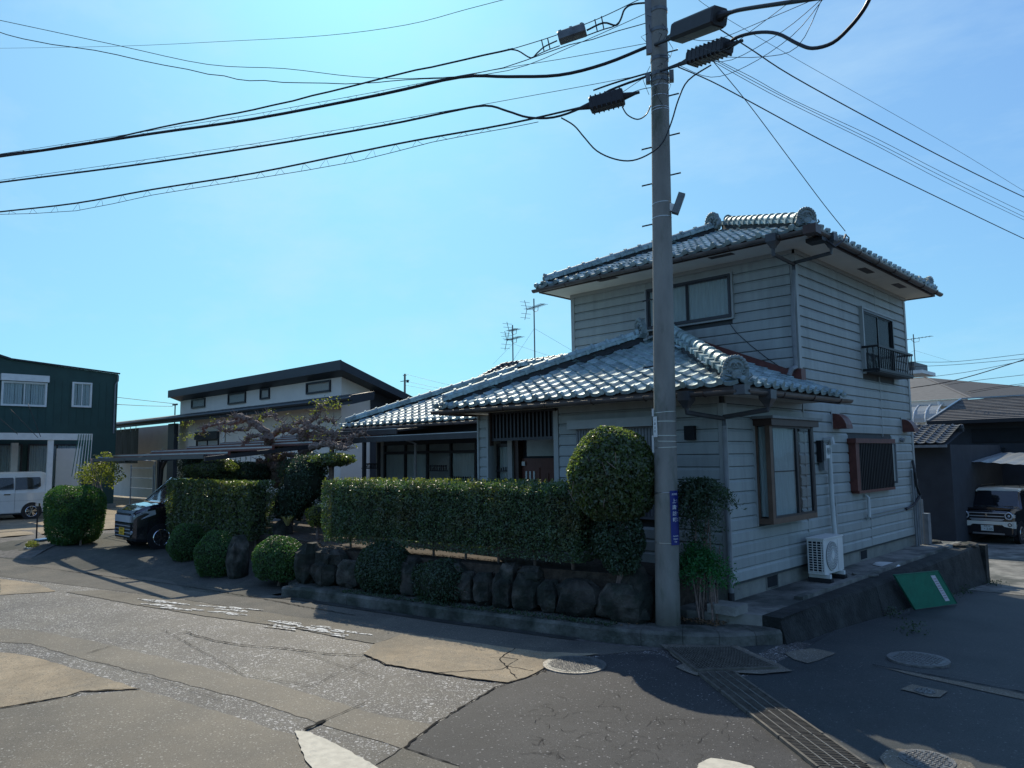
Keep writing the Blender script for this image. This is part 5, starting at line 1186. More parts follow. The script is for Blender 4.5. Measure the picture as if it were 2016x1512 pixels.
# gnarled pruned tree
t = thing('bonsai_tree', 'gnarled almost leafless pruned garden tree spreading over the carport', 'tree')
def limb(px, y0_, r0_, r1_, wob=.05, dy=0.):
    pts = []; n = len(px)
    for i, (x, y) in enumerate(px): pts.append(at(x, y, 'y', y0_+dy*i/max(1, n-1)+ru(-.05, .05)))
    out = []
    for i in range(n-1):
        for k in range(5):
            p = pts[i].lerp(pts[i+1], k/5); w_ = wob*.5; out.append(p+Vector((ru(-w_, w_), ru(-w_, w_), ru(-w_, w_))))
    out.append(pts[-1]); m_ = len(out); return out, [max(.008, 1.0*.72*(r0_+(r1_-r0_)*i/(m_-1))*ru(.75, 1.3)) for i in range(m_)]
tw = []; tips = []
for px, y0_, a, b, dy in (([(547, 952), (545, 938), (550, 925), (560, 912)], 9.2, .22, .19, 0), ([(550, 930), (538, 912), (529, 893), (527, 875), (530, 858)], 9.2, .19, .15, -.2),
    ([(556, 922), (572, 915), (591, 900), (604, 885), (619, 880)], 9.2, .19, .12, .2), ([(530, 862), (520, 848), (504, 835), (490, 828), (475, 820), (458, 822)], 9., .14, .09, -.5),
    ([(481, 826), (465, 830), (445, 832), (425, 835), (402, 842), (398, 856)], 9., .10, .03, .4), ([(500, 835), (485, 846), (465, 846), (448, 848), (430, 844)], 9.1, .07, .04, -.6),
    ([(524, 862), (508, 860), (494, 857), (487, 866), (478, 874)], 8.8, .08, .03, -.3), ([(530, 860), (545, 850), (560, 846), (578, 850)], 9.3, .10, .07, .2), ([(504, 835), (512, 822), (526, 818)], 9.2, .06, .03, .2),
    ([(594, 890), (592, 870), (592, 855), (581, 842), (562, 842), (547, 826), (525, 814)], 9.3, .13, .02, -.4), ([(592, 850), (600, 838), (613, 830), (626, 818), (622, 806), (636, 800), (640, 790)], 9.3, .09, .025, .3),
    ([(604, 838), (620, 842), (634, 846), (651, 853), (665, 862)], 9.2, .08, .04, 0), ([(613, 880), (632, 876), (649, 874), (664, 878), (680, 884)], 9.0, .11, .06, -.4), ([(668, 880), (686, 872), (697, 856), (720, 852)], 8.9, .06, .03, 0),
    ([(626, 832), (640, 828), (651, 825), (660, 838)], 9.3, .04, .012, 0), ([(560, 905), (548, 896), (540, 902), (526, 908), (505, 912)], 9.0, .08, .04, -.3), ([(590, 900), (575, 893), (562, 896), (550, 905), (545, 920)], 8.9, .08, .05, -.2),
    ([(619, 880), (605, 870), (598, 858), (610, 852), (626, 858)], 9.1, .08, .05, .2), ([(575, 850), (590, 846), (600, 850), (595, 862)], 9.0, .09, .05, 0), ([(570, 842), (580, 834), (596, 832), (606, 838)], 9.4, .08, .05, 0), ([(649, 874), (640, 862), (622, 862)], 9.2, .05, .03, 0)):
    pts, rs = limb(px, y0_, a, b, .06, dy); MB().tube(pts, rs, 7).build('limb' if a < .15 else 'trunk', M['bark'], t); tips += pts[len(pts)//3:]
mb = MB()
for k in range(150):
    p = random.choice(tips); mb.ball(p+Vector((ru(-.05, .05), ru(-.05, .05), ru(-.04, .05))), ru(.02, .055), 6, 4, (1, 1, 1), .25)
mb.build('burls', M['bark'], t, kind='stuff')
mb = MB(); lp = []
for k in range(950):
    p = random.choice(tips); d = Vector((ru(-1, 1), ru(-1, 1), ru(-.4, 1))).normalized(); l_ = ru(.06, .26); q = p+d*l_+Vector((ru(-.05, .05), 0, ru(-.05, .05)))
    mb.tube([p, p.lerp(q, .5)+Vector((ru(-.03, .03), ru(-.03, .03), ru(-.02, .03))), q], [.014, .009, .004], 4)
    if rnd() < .12:
        for _ in range(7): lp.append(tuple(q+Vector((ru(-.08, .08), ru(-.08, .08), ru(-.06, .06)))))
for px, py in ((366, 836), (363, 861), (372, 858), (630, 792), (649, 790), (660, 795), (512, 823), (613, 869), (525, 859), (470, 905)):
    c = at(px, py, 'y', 9.2); 
    for _ in range(40): lp.append(tuple(c+Vector((np.random.normal(0, .14), np.random.normal(0, .12), np.random.normal(0, .06)))))
mb.build('twigs', M['bark2'], t, kind='stuff'); leaf_mesh('leaves', lp, .028, M['leaf5'], None, 1, t)
# cloud-pruned tree
t = thing('cloud_pruned_tree', 'small cloud-pruned pine with one flat green pad above the long hedge', 'tree'); c = at(652, 905, 'y', 8.9)
P_, N_ = ellip_shell(c, (.56, .5, .15), 5200, .28, -1, .16, 1., 9.); leaf_mesh('pad', P_, .028, M['leaf2'], N_, 1., t); MB().ball(c, 1, 12, 7, (.47, .4, .10)).build('pad_core', M['twigcore'], t)
MB().tube([(c.x, c.y, .8), (c.x+.04, c.y, 1.6), (c.x-.02, c.y, c.z), (c.x, c.y, c.z+.28), (c.x-.08, c.y, c.z+.5)], [.07, .06, .05, .035, .02], 7).build('trunk', M['bark'], t)
# garden shrubs behind
for px, py, yy, r, m, lb, n in ((600, 945, 8.6, (.62, .5, .62), 'leafdk', 'dark camellia-like shrub filling the gap left of the long hedge', 9000), (430, 925, 8.7, (1.15, .6, .30), 'leaf2', 'low spreading shrub whose top shows over the left hedge', 11000),
    (575, 990, 8.5, (.55, .5, .42), 'leafdk', 'dark shrub low in the garden gap behind the dry grass', 6000), (385, 918, 8.6, (.5, .4, .38), 'leafdk', 'rounded shrub top above the hood of the black car', 5000), (625, 1015, 8.0, (.22, .2, .22), 'leaf5', 'pale green sprig shrub at the left end of the long hedge', 1500),
    (505, 930, 9.0, (.75, .4, .26), 'leafdk', 'dark low shrub at the foot of the gnarled tree', 6000)):
    c = at(px, py, 'y', yy); dome(c, r, n, m, lb, .026, 'garden_shrub', px*.01, -1, .30, .18, trunk=True)
t = thing('dry_grass_tuft', 'tuft of straw-coloured strappy leaves lit by the sun in the garden gap', 'grass tuft'); mb = MB(); c = at(566, 1035, 'y', 8.0)
for k in range(46):
    a = ru(0, 6.283); l_ = ru(.2, .42); d = Vector((math.cos(a), math.sin(a), 0)); b = c+d*.03; q = [b+d*l_*.35*s_+Vector((0, 0, l_*(s_-.45*s_*s_))) for s_ in (0, .5, 1)]
    s_ = Vector((-d.y, d.x, 0))*.012; mb.add([q[0]-s_, q[0]+s_, q[1]+s_, q[1]-s_, q[2]], [(0, 1, 2, 3), (3, 2, 4)])
mb.build('blades', M['strapy'], t)
# conifer hedge left and loose shrub behind it
t = thing('conifer_shrub', 'dark green rounded conifer hedge left of the driveway', 'shrub'); c = Vector((-21.75, 6.05, .95)); P_ = []; N_ = []
while len(P_) < 24000:
    v = Vector(np.random.normal(size=3)).normalized(); q = (abs(v.x)**3.2+abs(v.y)**3.2+abs(v.z)**3.2)**(1/3.2); k = (1-abs(np.random.normal(0, .10))+.10*lump(v, 4, 2))/q
    P_.append((c.x+v.x*.95*k, c.y+v.y*.62*k, c.z+v.z*.74*k)); N_.append(tuple(v))
leaf_mesh('foliage', P_, .032, M['conifer'], N_, 1.3, t, asp=.35); MB().ball(c, 1, 12, 7, (.76, .48, .56)).build('branch_core', M['twigcore'], t)
for k in range(5): MB().tube([(-22.3+k*.28, 6.05, 0), (-22.3+k*.28+ru(-.1, .1), 6.05, .6)], .03, 5).build('trunk', M['bark'], t)
t = thing('flowering_shrub', 'tall loose yellow-green shrub behind the conifer hedge', 'shrub'); P_ = []
for cx, cy, cz, rr, n in ((-22.8, 6.8, 2.0, .36, 500), (-22.3, 6.9, 2.25, .32, 450), (-23.4, 6.8, 1.95, .33, 350), (-21.8, 6.9, 1.95, .35, 500)):
    q, _ = ellip_shell((cx, cy, cz), (rr, rr, rr), n, .35, -1, .2, 3.); P_ += q
leaf_mesh('foliage', P_, .035, M['leaf5'], None, 1, t)
mb = MB()
for k in range(10): mb.tube([(-22.6+ru(-.2, .2), 6.85, .1), (-22.6+ru(-.5, .5), 6.85, 1.4), (-22.6+ru(-.9, .9), 6.8, 2.4)], .012, 4)
mb.build('stems', M['bark2'], t)
for (cx, cy, cz), r, lb in (((-21.8, 9.4, 1.15), (.8, .7, .55), 'leafy shrub behind the left carport post'), ((-23.9, 10.5, 1.3), (.9, .8, .6), 'shrub beyond the black car by the wire trellis')): dome((cx, cy, cz), r, 5000, 'conifer', lb, .035, 'garden_shrub', cx, -1, .15, .1)

# ---------------------------------------------------------------- air conditioner, board, lid
ac = thing('air_conditioner_unit', 'white outdoor air conditioner unit with round fan grille beside the grey wall', 'air conditioner')
ax0, ax1, ay0, ay1, az0, az1 = -4.93, -4.66, 11.68, 12.46, .42, .95
MB().box(ax0, ax1-.012, ay0, ay1, az0, az1).build('cabinet', M['white'], ac); MB().box(ax0-.01, ax1, ay0-.01, ay1+.01, az1, az1+.025).build('top_cover', M['white'], ac)
for k in range(4): a_ = ax0+.02+k*.068; MB().box(a_-.006, a_+.006, ay0-.012, ay0-.001, az0+.03, az1-.02).build('side_grille_bar', M['white'], ac)
MB().box(ax0+.015, ax1-.03, ay0-.004, ay0-.001, az0+.04, az1-.03).build('coil', M['dark'], ac)
for k in range(12): z = az0+.04+k*.038; MB().box(ax0+.02, ax1-.03, ay0-.010, ay0-.005, z, z+.010).build('side_grille_slat', M['white'], ac)
fc = Vector((ax1-.010, ay0+.30, (az0+az1)/2)); MB().disc(fc, (1, 0, 0), .225, .008, 36).build('fan_recess', M['pipe'], ac)
for r in (.06, .10, .14, .18, .22): MB().tube([fc+Vector((.016, math.cos(a)*r, math.sin(a)*r)) for a in np.linspace(0, 2*math.pi, 33)], .004, 4, cap=False).build('grille_ring', M['white'], ac)
for k in range(28):
    a = 2*math.pi*k/28; MB().tube([fc+Vector((.014, math.cos(a+j*.13)*r, math.sin(a+j*.13)*r)) for j, r in enumerate((.05, .10, .16, .225))], .0045, 4).build('grille_blade', M['white'], ac)
MB().disc(fc+Vector((.012, 0, 0)), (1, 0, 0), .055, .012, 20).build('grille_hub', M['white'], ac)
MB().box(ax1-.012, ax1-.004, ay0+.55, ay1-.02, az0+.03, az1-.03).build('service_panel', M['white'], ac)
for y in (ay0+.1, ay1-.12): MB().box(ax0-.02, ax1+.04, y-.03, y+.03, .36, .42).build('foot', M['white'], ac); MB().box(ax0-.03, ax1+.06, y-.05, y+.05, .292, .36).build('foot_block', M['rubber'], ac)
A_, B_ = at(1757, 1133, 'x', -4.00), at(1843, 1125, 'x', -4.00); D_, C_ = at(1799, 1202, 'z', -.24), at(1883, 1190, 'z', -.30)
zt_ = (A_.z+B_.z)/2; gbd = thing('green_board', 'green flat board with a pale paper strip, lying against the retaining wall', 'board')
e1 = (C_-D_); up1 = (A_-D_); B_ = A_+e1; nn = e1.cross(up1).normalized()
if nn.dot(CAM-A_) < 0: nn = -nn
for q in (A_, B_, C_, D_): q += Vector((.0, 0, .015))
MB().prism([D_, D_+e1, D_+e1+up1, D_+up1], nn*.018).build('board_panel', M['green_board'], gbd)
def bp_(a, b, h=.019): return D_+e1*a+up1*b+nn*h
MB().prism([bp_(.76, .12), bp_(.86, .12), bp_(.86, .88), bp_(.76, .88)], nn*.002).build('paper_strip', M['paper'], gbd)
for k in range(9): b_ = .2+k*.07; MB().poly([bp_(.775, b_, .0215), bp_(.845, b_, .0215), bp_(.845, b_+.035, .0215), bp_(.775, b_+.035, .0215)]).build('faded_print', M['faded'], gbd)
for a, b in (((.01, .01), (.99, .01)), ((.01, .99), (.99, .99)), ((.01, .01), (.01, .99)), ((.99, .01), (.99, .99))): MB().bar(bp_(*a, .021), bp_(*b, .021), .012, .006).build('board_edge', M['tealnet'], gbd)
o = at(1745, 1111, 'z', .31); tag(MB().disc((o.x, o.y, .30), (0, 0, 1), .22, .03, 24, .18).build('round_lid', M['white']), 'pale round lid lying on the slab beyond the air conditioner', 'tray')  # loose white lid on the slab
tag(MB().disc((-4.50, 12.9, .30), (.02, 0, 1), .20, .02, 20).build('stepping_plate', M['slab']), 'dark round plate on the slab beside the pale lid', 'plate')
for k, (x_, y_, z_) in enumerate(((-4.3, 17.9, .31), (-4.22, 18.3, .31), (-4.9, 18.3, .31))): rock('slab_stone', (x_, y_, z_), (.16, .2, .05), None); 
for k, o in enumerate([o for o in C.objects if o.name.startswith('slab_stone')]): tag(o, ['flat stone on the sunlit end of the retaining wall', 'pale slab fragment on the far tip of the retaining wall', 'low stone by the riser pipes at the far house corner'][k], 'stone')

# ---------------------------------------------------------------- vehicles (local frame: +x forward, +y left, z up)
def place(t, x, y, z, ang):
    t.location = (x, y, z); t.rotation_euler = (0, 0, ang); return t
def wheel(parent, x, y, r, side):
    wl = MB(); s = side
    wl.tube([(x, y-s*.16, r), (x, y-s*.02, r), (x, y, r)], [r, r, r*.93], 28); w = wl.build('wheel', M['rubber'], parent)
    MB().disc((x, y-s*.005, r), (0, s, 0), r*.66, .012, 28).build('rim_recess', M['black'], w)
    mb = MB()
    for k in range(5):
        a = 2*math.pi*k/5+.3
        for da in (-.22, .22): mb.bar((x+math.cos(a)*r*.10, y+s*.012, r+math.sin(a)*r*.10), (x+math.cos(a+da)*r*.66, y+s*.010, r+math.sin(a+da)*r*.66), .028, .014, up=(0, s, 0))
    mb.tube([(x+math.cos(a)*r*.66, y+s*.008, r+math.sin(a)*r*.66) for a in np.linspace(0, 2*math.pi, 33)], .012, 5, cap=False); mb.disc((x, y+.005*s, r), (0, s, 0), r*.14, .014, 12)
    mb.build('spokes', M['chrome'], w)
def body_loft(parent, stations, m, name='body'):
    """stations: x, half width at sill / belt / roof, z sill / belt / roof"""
    secs = []
    for x, ws, wb, wr_, zs, zb, zr in stations:
        h = [(x, ws*.96, zs), (x, ws, zs+.06), (x, wb*1.0, (zs+zb)*.5), (x, wb, zb-.06), (x, wb*.985, zb), (x, wr_, zr-.07), (x, wr_*.93, zr-.015), (x, wr_*.55, zr)]
        secs.append(h+[(a, -b, c) for a, b, c in h[::-1]])
    o = MB().loft(secs).build(name, m, parent, smooth=False); return o
def arch_cut(parent, x, y, r, s):
    MB().disc((x, y-s*.01, r), (0, s, 0), r*1.17, .022, 28).build('wheel_arch', M['black'], parent)

# cream and black small SUV at the right
sv = thing('small_suv', 'cream and black compact SUV with white roof parked under the carport at the right', 'car')
L2, Wd = 1.66, .735
body_loft(sv, [(1.66, .66, .68, .60, .30, .88, .93), (1.60, .70, .715, .66, .26, .94, 1.00), (1.30, .73, .735, .68, .22, 1.00, 1.06), (.86, .735, .735, .69, .22, 1.03, 1.09), (.80, .735, .735, .66, .22, 1.03, 1.12), (.46, .735, .735, .60, .22, 1.05, 1.56), (.30, .735, .735, .595, .22, 1.05, 1.60), (-1.50, .735, .735, .585, .22, 1.06, 1.58), (-1.66, .70, .72, .55, .30, 1.04, 1.50)], M['carblack'])
MB().loft([[(x, y, z) for y, z in ((-w_, 1.60+dz), (-w_*.9, 1.645+dz), (0, 1.665+dz), (w_*.9, 1.645+dz), (w_, 1.60+dz), (w_*.97, 1.565+dz), (-w_*.97, 1.565+dz))] for x, w_, dz in ((.46, .615, -.035), (.30, .625, 0), (-.6, .62, .01), (-1.5, .61, -.01), (-1.6, .58, -.05))]).build('roof', M['carcream'], sv)
MB().add([(.845, -.62, 1.09), (.845, .62, 1.09), (.475, .56, 1.56), (.475, -.56, 1.56)], [(0, 1, 2, 3)]).build('windscreen', M['glass_dk'], sv)
MB().box(1.30, 1.34, -.6, .6, 1.062, 1.066).build('bonnet_line', M['carblack'], sv)
MB().loft([[(x, y, z) for y, z in ((-.60*w_, 1.075), (-.2*w_, 1.10), (.2*w_, 1.10), (.60*w_, 1.075), (.60*w_, 1.03), (-.60*w_, 1.03))] for x, w_ in ((.9, 1.05), (1.30, 1.0), (1.52, .95))]).build('bonnet', M['carblack'], sv)
MB().loft([[(1.67, y, z), (1.71, y, z+.0), (1.71, y, z+h_), (1.67, y, z+h_)] for y, z, h_ in ((-.72, .50, .19), (-.45, .54, .15), (-.40, .59, .10), (.40, .59, .10), (.45, .54, .15), (.72, .50, .19))]).build('bumper', M['carcream'], sv)
MB().loft([[(x, y, z) for x, z in ((1.58, .5), (1.71, .5), (1.71, .70), (1.58, .70))] for y in (.66, .735)]).build('bumper_corner', M['carcream'], sv)
MB().box(1.64, 1.69, -.62, .62, .30, .56).build('lower_intake', M['black'], sv)
MB().box(1.69, 1.72, -.40, .45, .295, .34).build('skid_plate', M['alu'], sv)
MB().box(1.66, 1.695, -.46, .46, .72, .93).build('grille', M['black'], sv)
for z, w_ in ((.925, .50), (.83, .46), (.745, .46), (.71, .42)): MB().box(1.695, 1.715, -w_, w_, z, z+.022).build('grille_bar', M['silver'], sv)
for s in (-1, 1):
    MB().tube([(1.71, s*.585+math.cos(a)*.092, .86+math.sin(a)*.095) for a in np.linspace(0, 2*math.pi, 29)], .020, 6, cap=False).build('headlight_ring', M['silver'], sv)
    h = MB().disc((1.62, s*.585, .86), (1, 0, 0), .088, .075, 24).build('headlight', M['black'], sv); MB().ball((1.70, s*.585, .86), .038, 12, 8, (.5, 1, 1)).build('projector', M['lamp'], h)
    MB().box(1.60, 1.70, *sorted((s*.68, s*.735)), .81, .90).build('side_lamp', M['lamp'], sv)
    MB().disc((1.70, s*.60, .60), (1, 0, 0), .055, .02, 16).build('fog_lamp_bezel', M['black'], sv); MB().disc((1.715, s*.60, .60), (1, 0, 0), .034, .01, 14).build('fog_lamp', M['lamp'], sv)
    wheel(sv, 1.08, s*.735, .31, s); wheel(sv, -1.15, s*.735, .31, s); arch_cut(sv, 1.08, s*.735, .31, s); arch_cut(sv, -1.15, s*.735, .31, s)
    MB().loft([[(x_, s*.742, z) for x_, z in ((.50, .95), (.60, .95), (.60, .30), (.50, .30))], [(x_, s*.748, z) for x_, z in ((.50, .95), (.60, .95), (.60, .30), (.50, .30))]]).build('door_gap', M['black'], sv)
    MB().box(-1.5, .62, *sorted((s*.736, s*.742)), .30, .34).build('sill_line', M['carcream'], sv); MB().box(-.45, .56, *sorted((s*.737, s*.745)), .42, 1.02).build('door', M['carcream'], sv)
    MB().add([(.72, s*.705, 1.06), (-1.4, s*.705, 1.08), (-1.4, s*.61, 1.52), (.46, s*.62, 1.52)], [(0, 1, 2, 3)]).build('side_glass', M['glass_dk'], sv)
    MB().ball((.62, s*.86, 1.10), .09, 10, 7, (.5, .9, 1)).build('wing_mirror', M['carcream'] if s > 0 else M['carblack'], sv)
    MB().tube([(.2, s*.55, 1.70), (.1, s*.55, 1.72), (-1.2, s*.54, 1.72), (-1.3, s*.54, 1.66)], .016, 6).build('roof_rail', M['black'], sv)
npl = MB().box(1.715, 1.725, -.165, .165, .40, .565).build('number_plate', M['plate_w'], sv)
def plate_text(body, size, y, z, par, x=1.727, m='ink'): text_mesh('lettering', body, size, M[m], (x, y, z), (0, 1, 0), (0, 0, 1), par, .001)
plate_text('・3-05', .095, .015, .455, npl); plate_text('長崎 580', .045, 0, .535, npl)
text_mesh('bonnet_lettering', 'H U S T L E R', .075, M['chrome'], (1.60, 0, .985), (0, 1, 0), (-.3, 0, 1), sv, .004)
text_mesh('badge', 'S', .12, M['chrome'], (1.722, 0, .87), (0, 1, 0), (0, 0, 1), sv, .006)
MB().box(.84, .86, -.2, .5, 1.09, 1.10).build('wiper', M['black'], sv)
place(sv, -5.50, 28.3, -.545, R(-94))

# black minivan nose in the carport at the left
bv = thing('black_minivan', 'black small minivan with yellow number plate and chrome nose in the carport', 'car')
body_loft(bv, [(1.66, .60, .62, .52, .28, .78, .84), (1.60, .68, .69, .60, .22, .86, .94), (1.38, .73, .735, .66, .20, .96, 1.04), (.98, .735, .735, .66, .20, 1.0, 1.10), (.92, .735, .735, .64, .20, 1.0, 1.13), (.30, .735, .735, .60, .20, 1.02, 1.66), (.05, .735, .735, .60, .20, 1.02, 1.70), (-1.5, .735, .735, .585, .20, 1.02, 1.69), (-1.68, .70, .72, .55, .3, 1.0, 1.6)], M['carblack'])
MB().add([(.955, -.60, 1.10), (.955, .60, 1.10), (.335, .555, 1.64), (.335, -.555, 1.64)], [(0, 1, 2, 3)]).build('windscreen', M['glass'], bv)
for s in (-1, 1):
    MB().bar((.96, s*.625, 1.10), (.33, s*.575, 1.665), .05, .04).build('windscreen_pillar', M['chrome'] if s < 0 else M['carblack'], bv)
    MB().add([(.80, s*.70, 1.06), (-1.4, s*.70, 1.06), (-1.4, s*.61, 1.60), (.28, s*.615, 1.60)], [(0, 1, 2, 3)]).build('side_glass', M['glass_dk'], bv)
    MB().prism([(1.675, s*.36, .79), (1.66, s*.36, .68), (1.50, s*.735, .74), (1.20, s*.75, .83), (1.22, s*.75, .93), (1.52, s*.72, .88)], (0, s*.01, .012)).build('headlight', M['lamp'], bv)
    MB().ball((1.56, s*.62, .80), .045, 10, 7).build('bulb', M['white'], bv)
    wheel(bv, 1.05, s*.735, .28, s); wheel(bv, -1.2, s*.735, .28, s); arch_cut(bv, 1.05, s*.735, .28, s); arch_cut(bv, -1.2, s*.735, .28, s)
    MB().ball((.78, s*.84, 1.10), .10, 10, 7, (.5, .9, 1)).build('wing_mirror', M['carblack'], bv)
    MB().disc((1.66, s*.52, .42), (1, 0, 0), .05, .02, 14).build('fog_lamp', M['lamp'], bv)
MB().box(1.64, 1.70, -.50, .50, .66, .82).build('chrome_bar', M['silver'], bv); MB().box(1.66, 1.69, -.42, .42, .82, .86).build('upper_grille', M['black'], bv)
MB().loft([[(1.18, y, 1.045+.02), (1.60, y*.95, .935), (1.66, y*.9, .865), (1.60, y*.9, .86), (1.1, y, 1.0)] for y in (-.62, -.3, 0, .3, .62)]).build('bonnet', M['skyhood'], bv)  # black car's bonnet, lightened in colour to stand for reflected sky
MB().box(1.655, 1.685, -.50, .50, .30, .62).build('lower_grille', M['black'], bv)
for z in (.33, .41, .49, .57): MB().box(1.685, 1.70, -.50, .50, z, z+.014).build('grille_bar', M['silver'], bv)
MB().box(1.0, 1.05, -.55, .55, 1.085, 1.10).build('wiper', M['black'], bv)
npl = MB().box(1.70, 1.71, -.165, .165, .36, .525).build('number_plate', M['plate_y'], bv)
plate_text('55-65', .085, .0, .41, npl, 1.712); plate_text('長崎 580', .045, 0, .495, npl, 1.712)
place(bv, -19.35, 8.12, .20, R(-90))

# white van at the far left
wv = thing('white_van', 'white boxy minivan parked side-on under the pale carport at the left edge', 'van')
body_loft(wv, [(1.68, .62, .66, .56, .28, .84, .92), (1.40, .72, .735, .66, .22, .98, 1.08), (1.0, .735, .735, .66, .22, 1.02, 1.14), (.45, .735, .735, .62, .22, 1.04, 1.70), (0, .735, .735, .62, .22, 1.04, 1.78), (-1.45, .735, .735, .62, .22, 1.04, 1.78), (-1.62, .735, .735, .60, .26, 1.04, 1.72), (-1.69, .70, .70, .54, .32, 1.0, 1.5)], M['carwhite'])
for s in (-1, 1):
    for a, b in (((.35), (-.55)), ((-.60), (-1.42))):
        q = [(a, s*.742, 1.10), (b+.12 if b < -1 else b, s*.742, 1.12), (b, s*.735, 1.22), (b, s*.66, 1.52), (b+.03, s*.645, 1.56), (a, s*.645, 1.56)]
        MB().prism(q, (0, s*.006, 0)).build('side_glass', M['glass_dk'], wv)
    wheel(wv, 1.05, s*.735, .29, s); wheel(wv, -1.15, s*.735, .29, s); arch_cut(wv, 1.05, s*.735, .29, s); arch_cut(wv, -1.15, s*.735, .29, s)
    MB().box(-.45, -.25, *sorted((s*.74, s*.765)), .93, .965).build('door_handle', M['chrome'], wv)
    MB().box(-1.6, 1.6, *sorted((s*.70, s*.738)), .20, .25).build('sill', M['black'], wv); MB().box(-.60, -.592, *sorted((s*.737, s*.742)), .3, 1.62).build('door_gap', M['pipe'], wv)
    MB().box(-1.50, .3, *sorted((s*.737, s*.741)), .70, .706).build('door_rail', M['pipe'], wv)
    MB().box(-1.66, -1.62, *sorted((s*.62, s*.72)), .95, 1.55).build('tail_lamp', M['red'], wv)
MB().box(-1.70, -1.66, -.5, .5, 1.1, 1.55).build('rear_glass', M['glass_dk'], wv)
place(wv, -33.25, 6.45, .20, R(-90))

# ---------------------------------------------------------------- left neighbourhood
# carport over the black minivan
cp = thing('carport', 'bronze cantilever carport frame with bare purlins over the black minivan', 'carport')
def V3(px, py, ax, v): return at(px, py, ax, v)
zc0 = 2.52
MB().prism([(-22.3, 6.6, 2.31), (-15.3, 6.6, 2.34), (-15.3, 6.68, 2.34), (-22.3, 6.68, 2.31)], (0, 0, .08)).build('front_beam', M['bronze'], cp)
for k in range(6):
    y = 7.1+k*1.0; z = 2.40+.115*k; MB().box(-22.2, -15.2, y+.04, y+.62, z+.088, z+.096).build('shading_slat', M['brown2'], cp); MB().box(-22.2, -15.2, y-.03, y+.03, z, z+.085).build('purlin', M['brown2'], cp); MB().box(-22.2, -15.2, y-.034, y-.0305, z+.045, z+.075).build('purlin_lit_edge', M['alu'], cp)  # slats added to shade the drive; pale strips paint the purlins' lit edges
for X in (-22.3, -19.9, -17.6, -15.25): MB().bar((X, 6.6, 2.33), (X, 12.4, 2.93), .07, .09).build('rafter', M['bronze'], cp)
for Y in (8.2, 11.2): 
    MB().box(-21.92, -21.80, Y-.06, Y+.06, .1, 2.35).build('post', M['bronze'], cp)
    MB().tube([(-21.8, Y, 1.5), (-21.7, Y, 2.1), (-21.3, Y, 2.42), (-20.5, Y, 2.52)], .05, 6).build('curved_brace', M['bronze'], cp)
MB().tube([(-15.6, 11.2, .1), (-15.6, 11.2, 2.7)], .05, 8).build('post', M['bronze'], cp)
MB().tube([(-22.25, 6.7, 2.42), (-22.1, 7.4, 2.36), (-21.95, 8.1, 2.30), (-21.95, 8.1, .3)], .02, 6).build('rain_pipe', M['alu'], cp)
# white tiled modern house behind
h2 = thing('modern_house', 'low modern white-tiled house with dark sloping roof behind the gnarled tree', 'house'); Y2 = 15.0
hx0, hx1 = at(355, 800, 'y', Y2).x, -23.2
pv = lambda y: 5.42-.36*(y-Y2)
MB().add([(hx0, Y2, .3), (hx1, Y2, .3), (hx1, Y2+5, .3), (hx0, Y2+5, .3), (hx0, Y2, pv(Y2)), (hx1, Y2, pv(Y2)), (hx1, Y2+5, pv(Y2+5)), (hx0, Y2+5, pv(Y2+5))], [(0, 1, 5, 4), (1, 2, 6, 5), (2, 3, 7, 6), (3, 0, 4, 7), (4, 5, 6, 7)]).build('wall', M['whitewall'], h2)
yd = at(729, 765, 'x', hx1).y
MB().prism([(hx1+.005, yd, .3), (hx1+.005, Y2+5.2, .3), (hx1+.005, Y2+5.2, pv(Y2+5.2)), (hx1+.005, yd, pv(yd))], (.03, 0, 0)).build('side_panel', M['charcoal'], h2)
rx0, rx1 = at(333, 770, 'y', Y2-.5).x, at(672, 720, 'y', Y2-.5).x; rb = at(825, 787, 'x', rx1)
MB().prism([(rx0, Y2-.5, 5.76), (rx0, Y2-.5, 5.44), (rx0, rb.y, rb.z-.25), (rx0, rb.y, rb.z)], (rx1-rx0, 0, 0)).build('roof', M['charcoal'], h2)
MB().box(rx0-.02, rx1+.02, Y2-.55, Y2-.505, 5.42, 5.78).build('roof_fascia', M['charcoal'], h2)
lz0 = 4.38
MB().prism([(-54, Y2-.9, lz0+.05), (-54, Y2-.9, lz0-.26), (-54, Y2-.01, lz0-.05), (-54, Y2-.01, lz0+.22)], (at(694, 785, 'y', Y2-.9).x+54, 0, 0)).build('lower_roof', M['charcoal'], h2)
MB().tube([(-54, Y2-.96, lz0-.06), (at(694, 785, 'y', Y2-.9).x, Y2-.96, lz0-.06)], .07, 8).build('gutter', M['charcoal'], h2)
for a, b, c, d_ in ((378, 404, 785, 803), (450, 484, 773, 795), (513, 531, 765, 786), (604, 651, 751, 774)):
    p, q = at(a, c, 'y', Y2-.02), at(b, (c+d_)/2, 'y', Y2-.02); z1_ = at((a+b)/2, c, 'y', Y2).z; z0_ = at((a+b)/2, d_, 'y', Y2).z
    window(h2, 'window', (p.x, Y2-.01, z0_), (1, 0, 0), q.x-p.x, z1_-z0_, 'bronze', panes=1, curtain=(a < 500), fw_=.05)
q0, q1 = at(386, 870, 'y', Y2-.02), at(431, 870, 'y', Y2-.02); z1_ = at(410, 850, 'y', Y2).z; z0_ = at(410, 885, 'y', Y2).z
MB().box(q0.x, q1.x, Y2-.12, Y2-.01, z1_-.35, z1_).build('shutter_box', M['charcoal'], h2); window(h2, 'window', (q0.x+.1, Y2-.01, z0_-1.0), (1, 0, 0), q1.x-q0.x-.1, z1_-.36-z0_+1.0, 'bronze', curtain=False)
